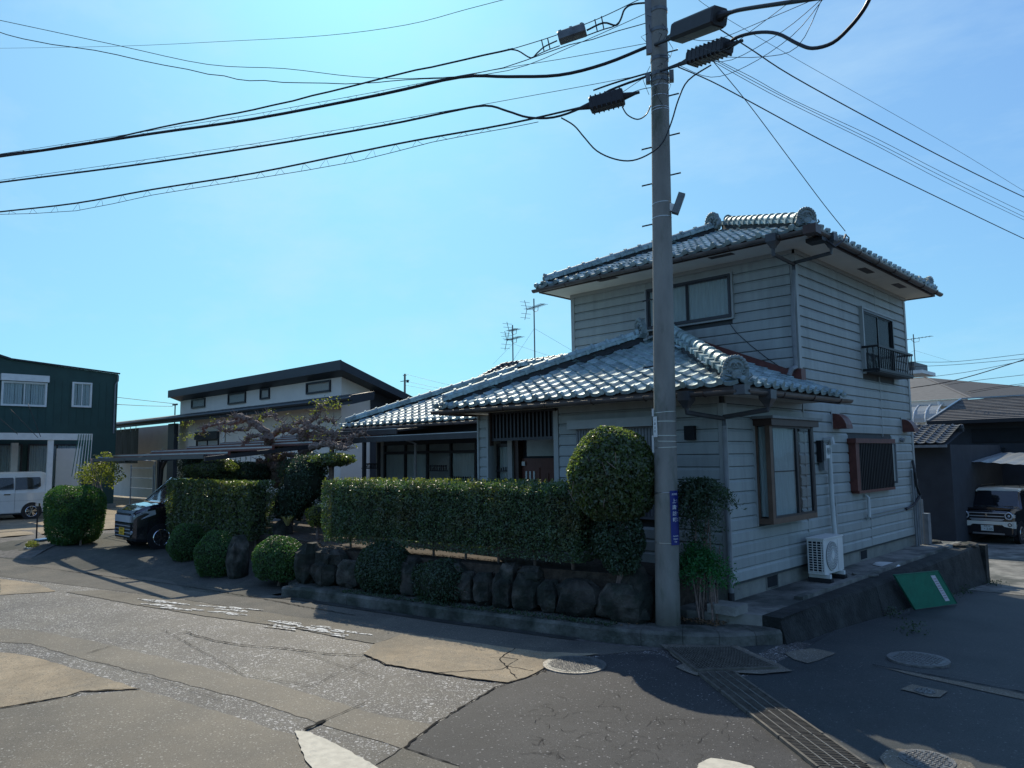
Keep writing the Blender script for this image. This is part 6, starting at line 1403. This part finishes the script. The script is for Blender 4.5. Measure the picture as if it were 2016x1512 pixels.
p = at(346, 880, 'y', Y2-.6); MB().box(p.x-.75, p.x+.0, Y2-.7, Y2-.5, .3, 4.1).build('entry_column', M['charcoal'], h2)
MB().box(hx0-18, hx0+.5, Y2+.5, Y2+.6, .3, 4.2).build('wall', M['whitewall2'], h2)
p = at(312, 880, 'y', Y2+.4); MB().box(p.x-.9, p.x+.4, Y2+.42, Y2+.49, .3, 3.0).build('door', M['whitewall'], h2)
p0, p1 = at(192, 840, 'y', Y2-.8), at(272, 840, 'y', Y2-.8)
t = thing('hanging_screen', 'brown reed sunscreen hanging from clips under the low dark eave', 'screen'); vs = []; n = 30
for i in range(n+1): a = p0.x+(p1.x-p0.x)*i/n; vs += [(a, Y2-.8+.04*math.sin(i*1.3), 2.2), (a, Y2-.8+.03*math.sin(i*1.1), 4.02)]
MB().add(vs, [(2*i, 2*i+2, 2*i+3, 2*i+1) for i in range(n)]).build('screen_cloth', M['screen'], t)
for i in range(9): a = p0.x+(p1.x-p0.x)*(i+.5)/9; MB().bar((a, Y2-.8, 3.9), (a+ru(-.25, .25), Y2-.85, 4.2), .03).build('screen_clip', M['white'], t)
MB().tube([(q1.x+.6, Y2-.06, .5), (q1.x+.6, Y2-.06, 4.2)], .05, 8).build('downpipe', M['white'], h2)
# dark green house
gh = thing('dark_green_house', 'dark green two-storey house with white windows at the left edge', 'house'); XG = -37.0
yg = at(232, 760, 'x', XG).y
zA, zB = at(232, 737, 'x', XG).z, at(20, 708, 'x', XG).z; yB_ = at(20, 708, 'x', XG).y
MB().prism([(XG, yg, .1), (XG, yg, zA), (XG, yB_, zB), (XG, yB_-1.2, zB+.35), (XG, yB_-6, zB+1.2), (XG, yB_-6, .1)], (-9, 0, 0)).build('wall', M['darkgreen'], gh)
MB().bar((XG+.05, yg+.05, zA+.03), (XG+.05, yB_, zB+.03), .12, .06).build('roof_edge', M['charcoal'], gh); MB().bar((XG+.05, yB_, zB+.03), (XG+.05, yB_-1.2, zB+.38), .12, .08).build('roof_edge', M['charcoal'], gh)
for a in np.arange(yB_-5.8, yg-.1, .30): MB().box(XG, XG+.012, a, a+.02, 3.9, 5.9).build('siding_rib', M['darkgreen'], gh)
MB().tube([(XG+.08, yg-.02, zA-.05), (XG+.08, yg-.02, zA-.3), (XG+.05, yg-.12, zA-.5), (XG+.05, yg-.12, 3.6)], .035, 6).build('downpipe', M['pipe'], gh)
def gwin(x0_, x1_, yt, yb, box):
    a, b = at(x0_, (yt+yb)/2, 'x', XG), at(x1_, (yt+yb)/2, 'x', XG); z1_ = at((x0_+x1_)/2, yt, 'x', XG).z; z0_ = at((x0_+x1_)/2, yb, 'x', XG).z
    window(gh, 'window', (XG+.02, a.y, z0_), (0, 1, 0), b.y-a.y, z1_-z0_-(.3 if box else 0), 'white', fw_=.06, off=.0)
    if box: MB().box(XG, XG+.18, a.y-.05, b.y+.05, z1_-.28, z1_).build('shutter_box', M['white'], gh)
gwin(2, 92, 738, 800, True); gwin(141, 180, 753, 802, False)
MB().box(XG-8, XG+.2, yB_-6, yg+.05, .0, .4).build('plinth', M['found'], gh)
for a, b in ((4.6, 6.2), (6.5, 8.2), (8.4, 10.6)): window(gh, 'window', (XG+.02, a, 1.2), (0, 1, 0), b-a, 1.9, 'bronze', off=.0)
# pale carport of the neighbour
nc = thing('neighbour_carport', 'pale aluminium carport over the white van with green striped shade at its end', 'carport'); XC = -34.9
y0_, y1_ = at(-80, 858, 'x', XC).y, at(182, 862, 'x', XC).y; zb_t, zb_b = at(95, 855, 'x', XC).z, at(95, 869, 'x', XC).z
XCf = -31.2; yy1 = at(182, 862, 'x', XCf).y; zt2, zb2_ = at(95, 853, 'x', XCf).z, at(95, 866, 'x', XCf).z
MB().box(XCf-.12, XCf, 1.5, yy1, zb2_, zt2).build('front_beam', M['white'], nc)
MB().add([(XCf-.12, 1.5, zt2-.02), (XCf-.12, yy1, zt2-.02), (XCf-5.5, yy1, zt2+.1), (XCf-5.5, 1.5, zt2+.1)], [(0, 1, 2, 3)]).build('roof_sheet', M['poly'], nc)
for px in (100,): p = at(px, 890, 'x', XCf); MB().box(XCf-.14, XCf-.03, p.y-.09, p.y+.09, .2, zb2_).build('post', M['white'], nc)
p = at(28, 890, 'x', XCf-5); MB().box(XCf-5.1, XCf-4.9, p.y-.12, p.y+.12, .2, zb2_).build('post', M['white'], nc)
for k in range(12):
    y = yy1-.03-k*.042; MB().add([(XCf+.03, y, zt2-.02), (XCf+.03, y+.024, zt2-.02), (XCf+.03, y-.14*k/12-.05+.024, zt2-1.6), (XCf+.03, y-.14*k/12-.05, zt2-1.6)], [(0, 1, 2, 3)]).build('shade_strip', M['tealnet'] if k % 2 else M['white'], nc)
p0, p1 = at(112, 880, 'x', -36.5), at(158, 880, 'x', -36.5)
tag(MB().box(-36.6, -36.5, p0.y, p1.y, .3, 2.9).build('storage_shed', M['whitewall2']), 'pale storage shed doors behind the white post of the left carport', 'shed')
# trellis, garden tools
tr = thing('wire_trellis', 'pale wire trellis and poles beyond the hood of the black car', 'trellis')
for k in range(7):
    x_ = -24.2+k*.35; MB().tube([(x_, 11.2, .2), (x_, 11.2, 2.4+.08*(k % 3))], .012, 4).build('trellis_pole', M['alu'], tr)
for z in (1.0, 1.4, 1.8, 2.2): MB().tube([(-24.4, 11.2, z), (-21.9, 11.2, z)], .008, 4).build('trellis_wire', M['alu'], tr)
for k in range(9): MB().tube([(-24.3+k*.28, 11.2, 2.1), (-24.0+k*.28, 11.2, .9)], .005, 4).build('trellis_wire', M['tealnet'], tr)
fn = thing('metal_fence', 'low grey metal ladder fence at the left carport post', 'fence')
for z in (1.2, 1.5, 1.8, 2.1): MB().bar((-24.4, 8.3, z), (-22.6, 8.3, z), .02).build('fence_rail', M['alu'], fn)
for x_ in (-24.4, -22.6): MB().bar((x_, 8.3, .2), (x_, 8.3, 2.2), .03).build('fence_post', M['alu'], fn)
t = thing('garden_trough', 'low grey garden trough with blue plastic sheet at the left driveway corner', 'trough'); a = G(72, 1078, .05); b = G(152, 1066, .10)
MB().bar((a.x, a.y, .12), (b.x, b.y, .12), .35, .24).build('trough_body', M['pcurb'], t); MB().bar((a.x, a.y, .25), ((a.x+b.x)/2, (a.y+b.y)/2, .27), .30, .03).build('blue_sheet', M['blue'], t)
t = thing('planter_box', 'small white planter of yellow flowers beside the dark gravel at the left', 'planter'); a = G(62, 1088, .02)
MB().box(a.x-.2, a.x+.2, a.y-.12, a.y+.12, .01, .16).build('planter_body', M['white'], t); P_, _ = ellip_shell((a.x, a.y, .22), (.22, .15, .11), 500, .3); leaf_mesh('flowers', P_, .022, M['leaf5'], None, 1, t)
t = thing('flat_tray', 'pale flat tray lying on the dark gravel at the left edge', 'tray'); a = G(42, 1096, .01); MB().box(a.x-.25, a.x+.2, a.y-.12, a.y+.12, .01, .05).build('tray_body', M['white'], t); MB().box(a.x-.32, a.x-.1, a.y-.05, a.y+.2, .012, .09).build('red_brick', M['red'], t)
t = thing('garden_lamp', 'thin black solar stake lamp at the left end of the conifer hedge', 'stake lamp'); a = G(71, 1072, .05)
MB().tube([(a.x, a.y, .0), (a.x, a.y, 1.1)], .02, 6).build('stake', M['black'], t); MB().disc((a.x, a.y, 1.1), (0, 0, 1), .06, .08, 8).build('lamp_head', M['chrome'], t)
patch('dark_gravel', [(-200, 1062), (0, 1062), (68, 1056), (90, 1075), (110, 1090), (60, 1104), (0, 1100), (-200, 1082)], M['ground'], .02)
# far utility pole and small post head
def bgpole(px, ytop, Y, lab, h0=0., arm=True):
    t = thing('utility_pole', lab, 'utility pole'); p = at(px, ytop, 'y', Y); MB().tube([(p.x, p.y, h0), p], [.2, .13], 8).build('pole_shaft', M['pole'], t)
    if arm:
        for dz, w_ in ((.15, .35), (.9, .9)): MB().box(p.x-w_, p.x+w_, p.y-.05, p.y+.05, p.z-dz-.08, p.z-dz).build('cross_arm', M['dsteel'], t)
        MB().disc((p.x+.6, p.y, p.z-1.2), (0, 0, 1), .16, .35, 8).build('insulator', M['rubber'], t)
    return p
p = bgpole(797, 736, 60, 'distant thin utility pole above the low roof between the two houses')
q = at(1000, 790, 'y', 60)
for k, dy in enumerate((-6, 8, 16)): cable([(797, 742+dy), (860, 757+dy*.8), (930, 770+dy*.6)], (q.x, 60), .014, ['top wire', 'middle wire', 'lowest wire'][k]+' from the distant pole running right behind the tiled roof', 'wire', P=(p.x, 60))
p = at(345, 795, 'y', 19.); t = thing('wire_bracket', 'small black wire bracket on the roof of the modern house', 'bracket'); MB().tube([(p.x, 19, 4.6), (p.x, 19, p.z)], .04, 5).build('mast', M['black'], t); MB().box(p.x-.35, p.x+.3, 18.95, 19.05, p.z-.1, p.z).build('arm', M['black'], t)
for k, px in enumerate(([(0, 735), (90, 756), (200, 778), (345, 795)], [(228, 796), (290, 799), (340, 800)], [(-10, 815), (35, 855)], [(20, 805), (75, 862)], [(55, 795), (80, 860)])):
    Y_ = 19.
    if k < 2: cable(px, (p.x, 19), .014, ['dark wire crossing the front of the dark green house', 'thin wire from the green house corner to the roof bracket'][k], 'wire', P=(-36.8 if k == 0 else -36.9, 7. if k == 0 else 11.8))
    else: cable(px, (XCf+.3, 12), .010, ['', '', 'left guy wire over the pale carport beam', 'right guy wire over the pale carport beam', 'short guy wire under the white window'][k], 'wire', P=(XCf+.3, 3))

# ---------------------------------------------------------------- antennas and the tiled roof behind
bh = thing('tiled_roof_house', 'neighbouring dark tiled roof peeping over the ridge, carrying two aerials', 'house'); Yb = 17.0
a, b, c = at(930, 754, 'y', Yb), at(978, 722, 'y', Yb+1.2), at(1110, 702, 'y', Yb+1.2)
MB().box(a.x+.4, c.x+2, Yb+.4, Yb+4, .3, a.z-.1).build('wall', M['darkhouse'], bh)
MB().add([(a.x, Yb, a.z-.1), (c.x+2, Yb, a.z-.1), (c.x+2, Yb+1.5, b.z), (b.x, Yb+1.5, b.z), (a.x, Yb+3.4, a.z-.1), (c.x+2, Yb+3.4, a.z-.1)], [(0, 1, 2, 3), (3, 2, 5, 4), (0, 3, 4)]).build('roof_deck', M['deck'], bh)
rr_ = (b.z-a.z+.1)/1.5
tiles(bh, (a.x, Yb, a.z-.06), (1, 0, 0), (0, 1, 0), c.x+1.5-a.x, 1.5, lambda s, t: s > t*(b.x-a.x)/1.5+.05, rp=rr_, tm=(td := tile_mesh(M['tile_dk'])), te=td, cap=60)
rdk = ridge_piece(M['tile_dk']); ridge(bh, (a.x, Yb, a.z-.05), (b.x, Yb+1.5, b.z), rdk, .8); ridge(bh, (b.x, Yb+1.5, b.z+.02), (c.x+1.8, Yb+1.5, b.z+.02), rdk, .8)
def aerial(px, ytop, ybot, Y, lab, arms, h2_=None):
    t = thing('tv_aerial', lab, 'aerial', 'television aerials on the roofs'); p = at(px, ytop, 'y', Y); b = at(px, ybot, 'y', Y); b.x = p.x
    MB().tube([(p.x, Y, b.z-.1), (p.x, Y, p.z)], .022, 6).build('mast', M['dsteel'], t)
    for py, l_, n_e in arms:
        z = at(px, py, 'y', Y).z; d = Vector((.92, -.25, 0)); s = Vector((.25, .92, .0)); k0 = Vector((p.x, Y, z))
        MB().bar(k0-d*l_*.42, k0+d*l_*.58, .02).build('boom', M['dsteel'], t)
        for i in range(n_e): q = k0-d*l_*.36+d*l_*.92*i/(n_e-1); MB().bar(q-s*.16, q+s*.16, .010).build('director', M['dsteel'], t)
        q = k0-d*l_*.42
        for sg in (-1, 1):
            MB().bar(q, q+Vector((-.10, 0, sg*.34)), .014).build('reflector', M['dsteel'], t)
            for w_ in (.4, .8): MB().bar(q+Vector((-.10, 0, sg*.34))*w_-s*.2, q+Vector((-.10, 0, sg*.34))*w_+s*.2, .010).build('reflector_rod', M['dsteel'], t)
        MB().tube([k0-d*.12+Vector((0, 0, -.02)), k0+Vector((0, 0, -.16)), k0+d*.25+Vector((0, 0, -.16)), k0+d*.28], .010, 4).build('brace', M['dsteel'], t)
    z = (p.z+b.z)/2; 
    for dx in (-1.4, 1.4): MB().tube([(p.x, Y, z), (p.x+dx, Y+.4, b.z+.1)], .004, 3).build('guy_wire', M['dsteel'], t)
    return t
aerial(1051, 588, 706, 18.2, 'taller aerial with one boom on the dark tiled roof', [(605, 1.15, 11)])
aerial(1009, 640, 714, 18.2, 'shorter aerial with two booms on the dark tiled roof', [(650, .6, 7), (667, 1.0, 9)])

# ---------------------------------------------------------------- right neighbourhood
dh = thing('dark_house', 'dark two-level house with brown shingled roof behind the cream SUV', 'house'); YD = 33.5
xa, xb = at(1855, 850, 'y', YD).x, 4.; ze = at(1840, 830, 'y', YD-.5).z
MB().box(xa, xb, YD, YD+8, -.6, ze+.0).build('wall', M['darkhouse'], dh)
e0, e1_ = at(1826, 832, 'y', YD-.6), at(2016, 820, 'y', YD-.6); rz = at(1893, 787, 'y', YD+2.6); zt = rz.z
for k in range(14):
    t0_, t1_ = k/14, (k+1)/14; ya_, yb_ = YD-.6+3.2*t0_, YD-.6+3.2*t1_+.05; z0_, z1_ = ze+(zt-ze)*t0_+.03, ze+(zt-ze)*t1_; xs_ = e0.x+(rz.x-e0.x)*t0_
    MB().prism([(xs_, ya_, z0_), (xs_, ya_, z0_-.05), (xs_+.12, yb_, z1_-.05), (xs_+.12, yb_, z1_)], (5-xs_, 0, 0)).build('shingle_course', M['slate'], dh)
MB().add([(e0.x, YD-.6, ze), (rz.x, YD+2.6, zt), (e0.x, YD+8.5, ze)], [(0, 1, 2)]).build('side_roof', M['slate'], dh)
MB().bar((e0.x, YD-.6, ze+.04), (rz.x, YD+2.6, zt+.05), .10, .05).build('hip_cap', M['alu'], dh); MB().bar((rz.x, YD+2.6, zt+.05), (5, YD+2.6, zt+.05), .12, .05).build('ridge_cap', M['alu'], dh)
MB().box(e0.x, 5, YD-.72, YD-.58, ze-.12, ze+.01).build('gutter', M['black'], dh)
p0, p1 = at(1913, 850, 'y', YD), at(2010, 870, 'y', YD); MB().box(p0.x, 4, YD-.06, YD-.01, p1.z, p0.z+.1).build('window_band', M['dark'], dh)
MB().box(at(1850, 900, 'y', YD-1).x, at(1968, 900, 'y', YD-1).x, YD-.9, YD-.01, at(1900, 905, 'y', YD-1).z, at(1900, 882, 'y', YD-1).z).build('canopy', M['charcoal'], dh)
# carport sheet over the SUV
cs = thing('suv_carport', 'corrugated pale carport roof over the cream SUV', 'carport'); vs = []; n = 40; YS = 30.3
for i in range(n+1):
    t_ = i/n; xL = at(1845, 907, 'y', YS-2.6); x_ = xL.x*(1-t_); z_ = xL.z+.14-.25*max(0, t_-.05)**2*2+(.012 if i % 2 else -.012)
    vs += [(x_, YS-2.6, z_-.36*t_-.12), (x_, YS+1.8, z_+.10)]
MB().add(vs, [(2*i, 2*i+2, 2*i+3, 2*i+1) for i in range(n)]).build('roof_sheet', M['poly'], cs)
for x_ in (-9.3, 0): 
    for y_ in (YS-2.2, YS+1.5): MB().box(x_-.05, x_+.05, y_-.05, y_+.05, -.6, 1.8).build('post', M['charcoal'], cs)
# dark shed with low tiled roof between
ls = thing('low_shed', 'dark shed with low shiny tiled roof beyond the corner of the house', 'shed'); YL = 25.
s0_, s1_ = at(1795, 900, 'y', YL).x-1.5, at(1859, 900, 'y', YL).x; zl = at(1830, 876, 'y', YL).z; zr_ = at(1800, 842, 'y', YL+1.8).z
MB().box(s0_, s1_+.1, YL+.3, YL+7, -.6, zl).build('wall', M['darkhouse'], ls)
MB().add([(s0_, YL, zl), (s1_+.1, YL, zl), (s1_+.1, YL+2, zr_-.15), (s0_, YL+2, zr_)], [(0, 1, 2, 3)]).build('roof_deck', M['deck'], ls)
tiles(ls, (s0_, YL, zl+.02), (1, 0, 0), (0, 1, 0), s1_-s0_+.1, 1.9, lambda s, t: True, rp=(zr_-zl)/2, tm=td, te=td, cap=80); ridge(ls, (s0_, YL+2, zr_), (s1_+.1, YL+2, zr_-.1), rdk, .8)
MB().box(s0_, s1_+.1, YL-.12, YL, zl-.08, zl).build('gutter', M['pipe'], ls)
MB().box(-12, at(1860, 950, 'y', 32.).x+1.5, 32., 32.2, -.6, 2.1).build('dark_fence', M['darkhouse'], None)
tag(bpy.data.objects['dark_fence'], 'dark board fence in deep shade left of the cream SUV', 'fence')
# pale house with grey hip roof
ph = thing('pale_house', 'pale house with grey hip roof and curved balcony cover at the right', 'house'); YP = 44.
x1_ = at(1858, 800, 'y', YP).x; ze = at(1830, 788, 'y', YP).z
MB().box(-22, x1_+.6, YP+.6, YP+10, -.6, ze).build('wall', M['whitewall2'], ph); MB().box(-22, x1_+1.0, YP+.1, YP+.6, ze-.35, ze).build('eave_box', M['whitewall2'], ph)
ap = at(1800, 744, 'y', YP+6); pk = at(1966, 781, 'y', YP+9)
MB().add([(-22, YP, ze), (x1_+1.2, YP, ze), (x1_+5.5, YP+9, ze-.1), (at(1780, 745, 'y', YP+6).x-3, YP+6, ap.z), (-22, YP+6, ap.z), (ap.x+.5, YP+6, ap.z), (x1_+5.5, YP+9, pk.z-.1)], [(0, 1, 5, 4)]).build('roof', M['slate2'], ph)
MB().add([(x1_+1.2, YP, ze), (x1_+5.5, YP+9, ze-.1), (x1_+5.5, YP+9, pk.z-.1), (ap.x+.5, YP+6, ap.z)], [(0, 1, 2, 3)]).build('side_roof', M['slate2_shade'], ph)  # the roof's own shingle, its shaded facet darkened in the colour
MB().add([(ap.x+.5, YP+6, ap.z+.02), (x1_+1.2, YP, ze+.02), (x1_+1.35, YP, ze+.02), (ap.x+.65, YP+6, ap.z+.02)], [(0, 1, 2, 3)]).build('hip_cap', M['slate'], ph)
pr = []; bb = at(1790, 832, 'y', YP-1.2); cc_ = at(1845, 825, 'y', YP-1.2); zb0 = at(1820, 835, 'y', YP-1.2).z
for a_ in np.linspace(0, math.pi/2, 8): pr.append((YP+.6-1.8*math.sin(a_), zb0+.1+1.0*math.cos(a_)))
secs = [[(x_, y_, z_) for y_, z_ in pr] for x_ in (bb.x-3, cc_.x)]
MB().loft(secs, cap=False, closed=False).build('balcony_cover', M['poly'], ph)
for x_ in (bb.x+.2, cc_.x-.02, (bb.x+cc_.x)/2+.1): MB().tube([(x_, y_, z_+.02) for y_, z_ in pr], .04, 5).build('cover_rib', M['white'], ph)
MB().box(bb.x-3, cc_.x, YP-1.15, YP-1.05, zb0-1.8, zb0-.9).build('balcony_wall', M['whitewall2'], ph)
for k in range(8): x_ = cc_.x-.1-k*.45; MB().box(x_-.03, x_+.03, YP-1.15, YP-1.08, zb0-.9, zb0+.1).build('balcony_post', M['white'], ph)
MB().tube([(x1_-.2, YP-.1, ze-.1), (x1_-.2, YP-.1, ze-.5), (x1_+.4, YP+.4, ze-.9), (x1_+.4, YP+.5, ze-4)], .07, 6).build('downpipe', M['white'], ph)
# gable end with aerial
gr = thing('gable_end', 'small dark tiled gable with white bargeboard just beyond the tall house', 'roof end'); p = at(1790, 722, 'y', 36.); q = at(1811, 728, 'y', 36.)
MB().box(p.x-3, q.x+.1, 36., 38., q.z-.15, q.z+.0).build('bargeboard', M['white'], gr); MB().box(p.x-3, at(1800, 720, 'y', 36).x, 36., 38, q.z+.0, q.z+.38).build('tile_stack', M['tile_dk'], gr)
MB().box(p.x-5, p.x-1.2, 36.3, 38, -.5, q.z-.15).build('wall', M['whitewall2'], gr)
aerial(1798, 658, 722, 36., 'pale aerial above the small gable at the right', [(667, 1.5, 9)])
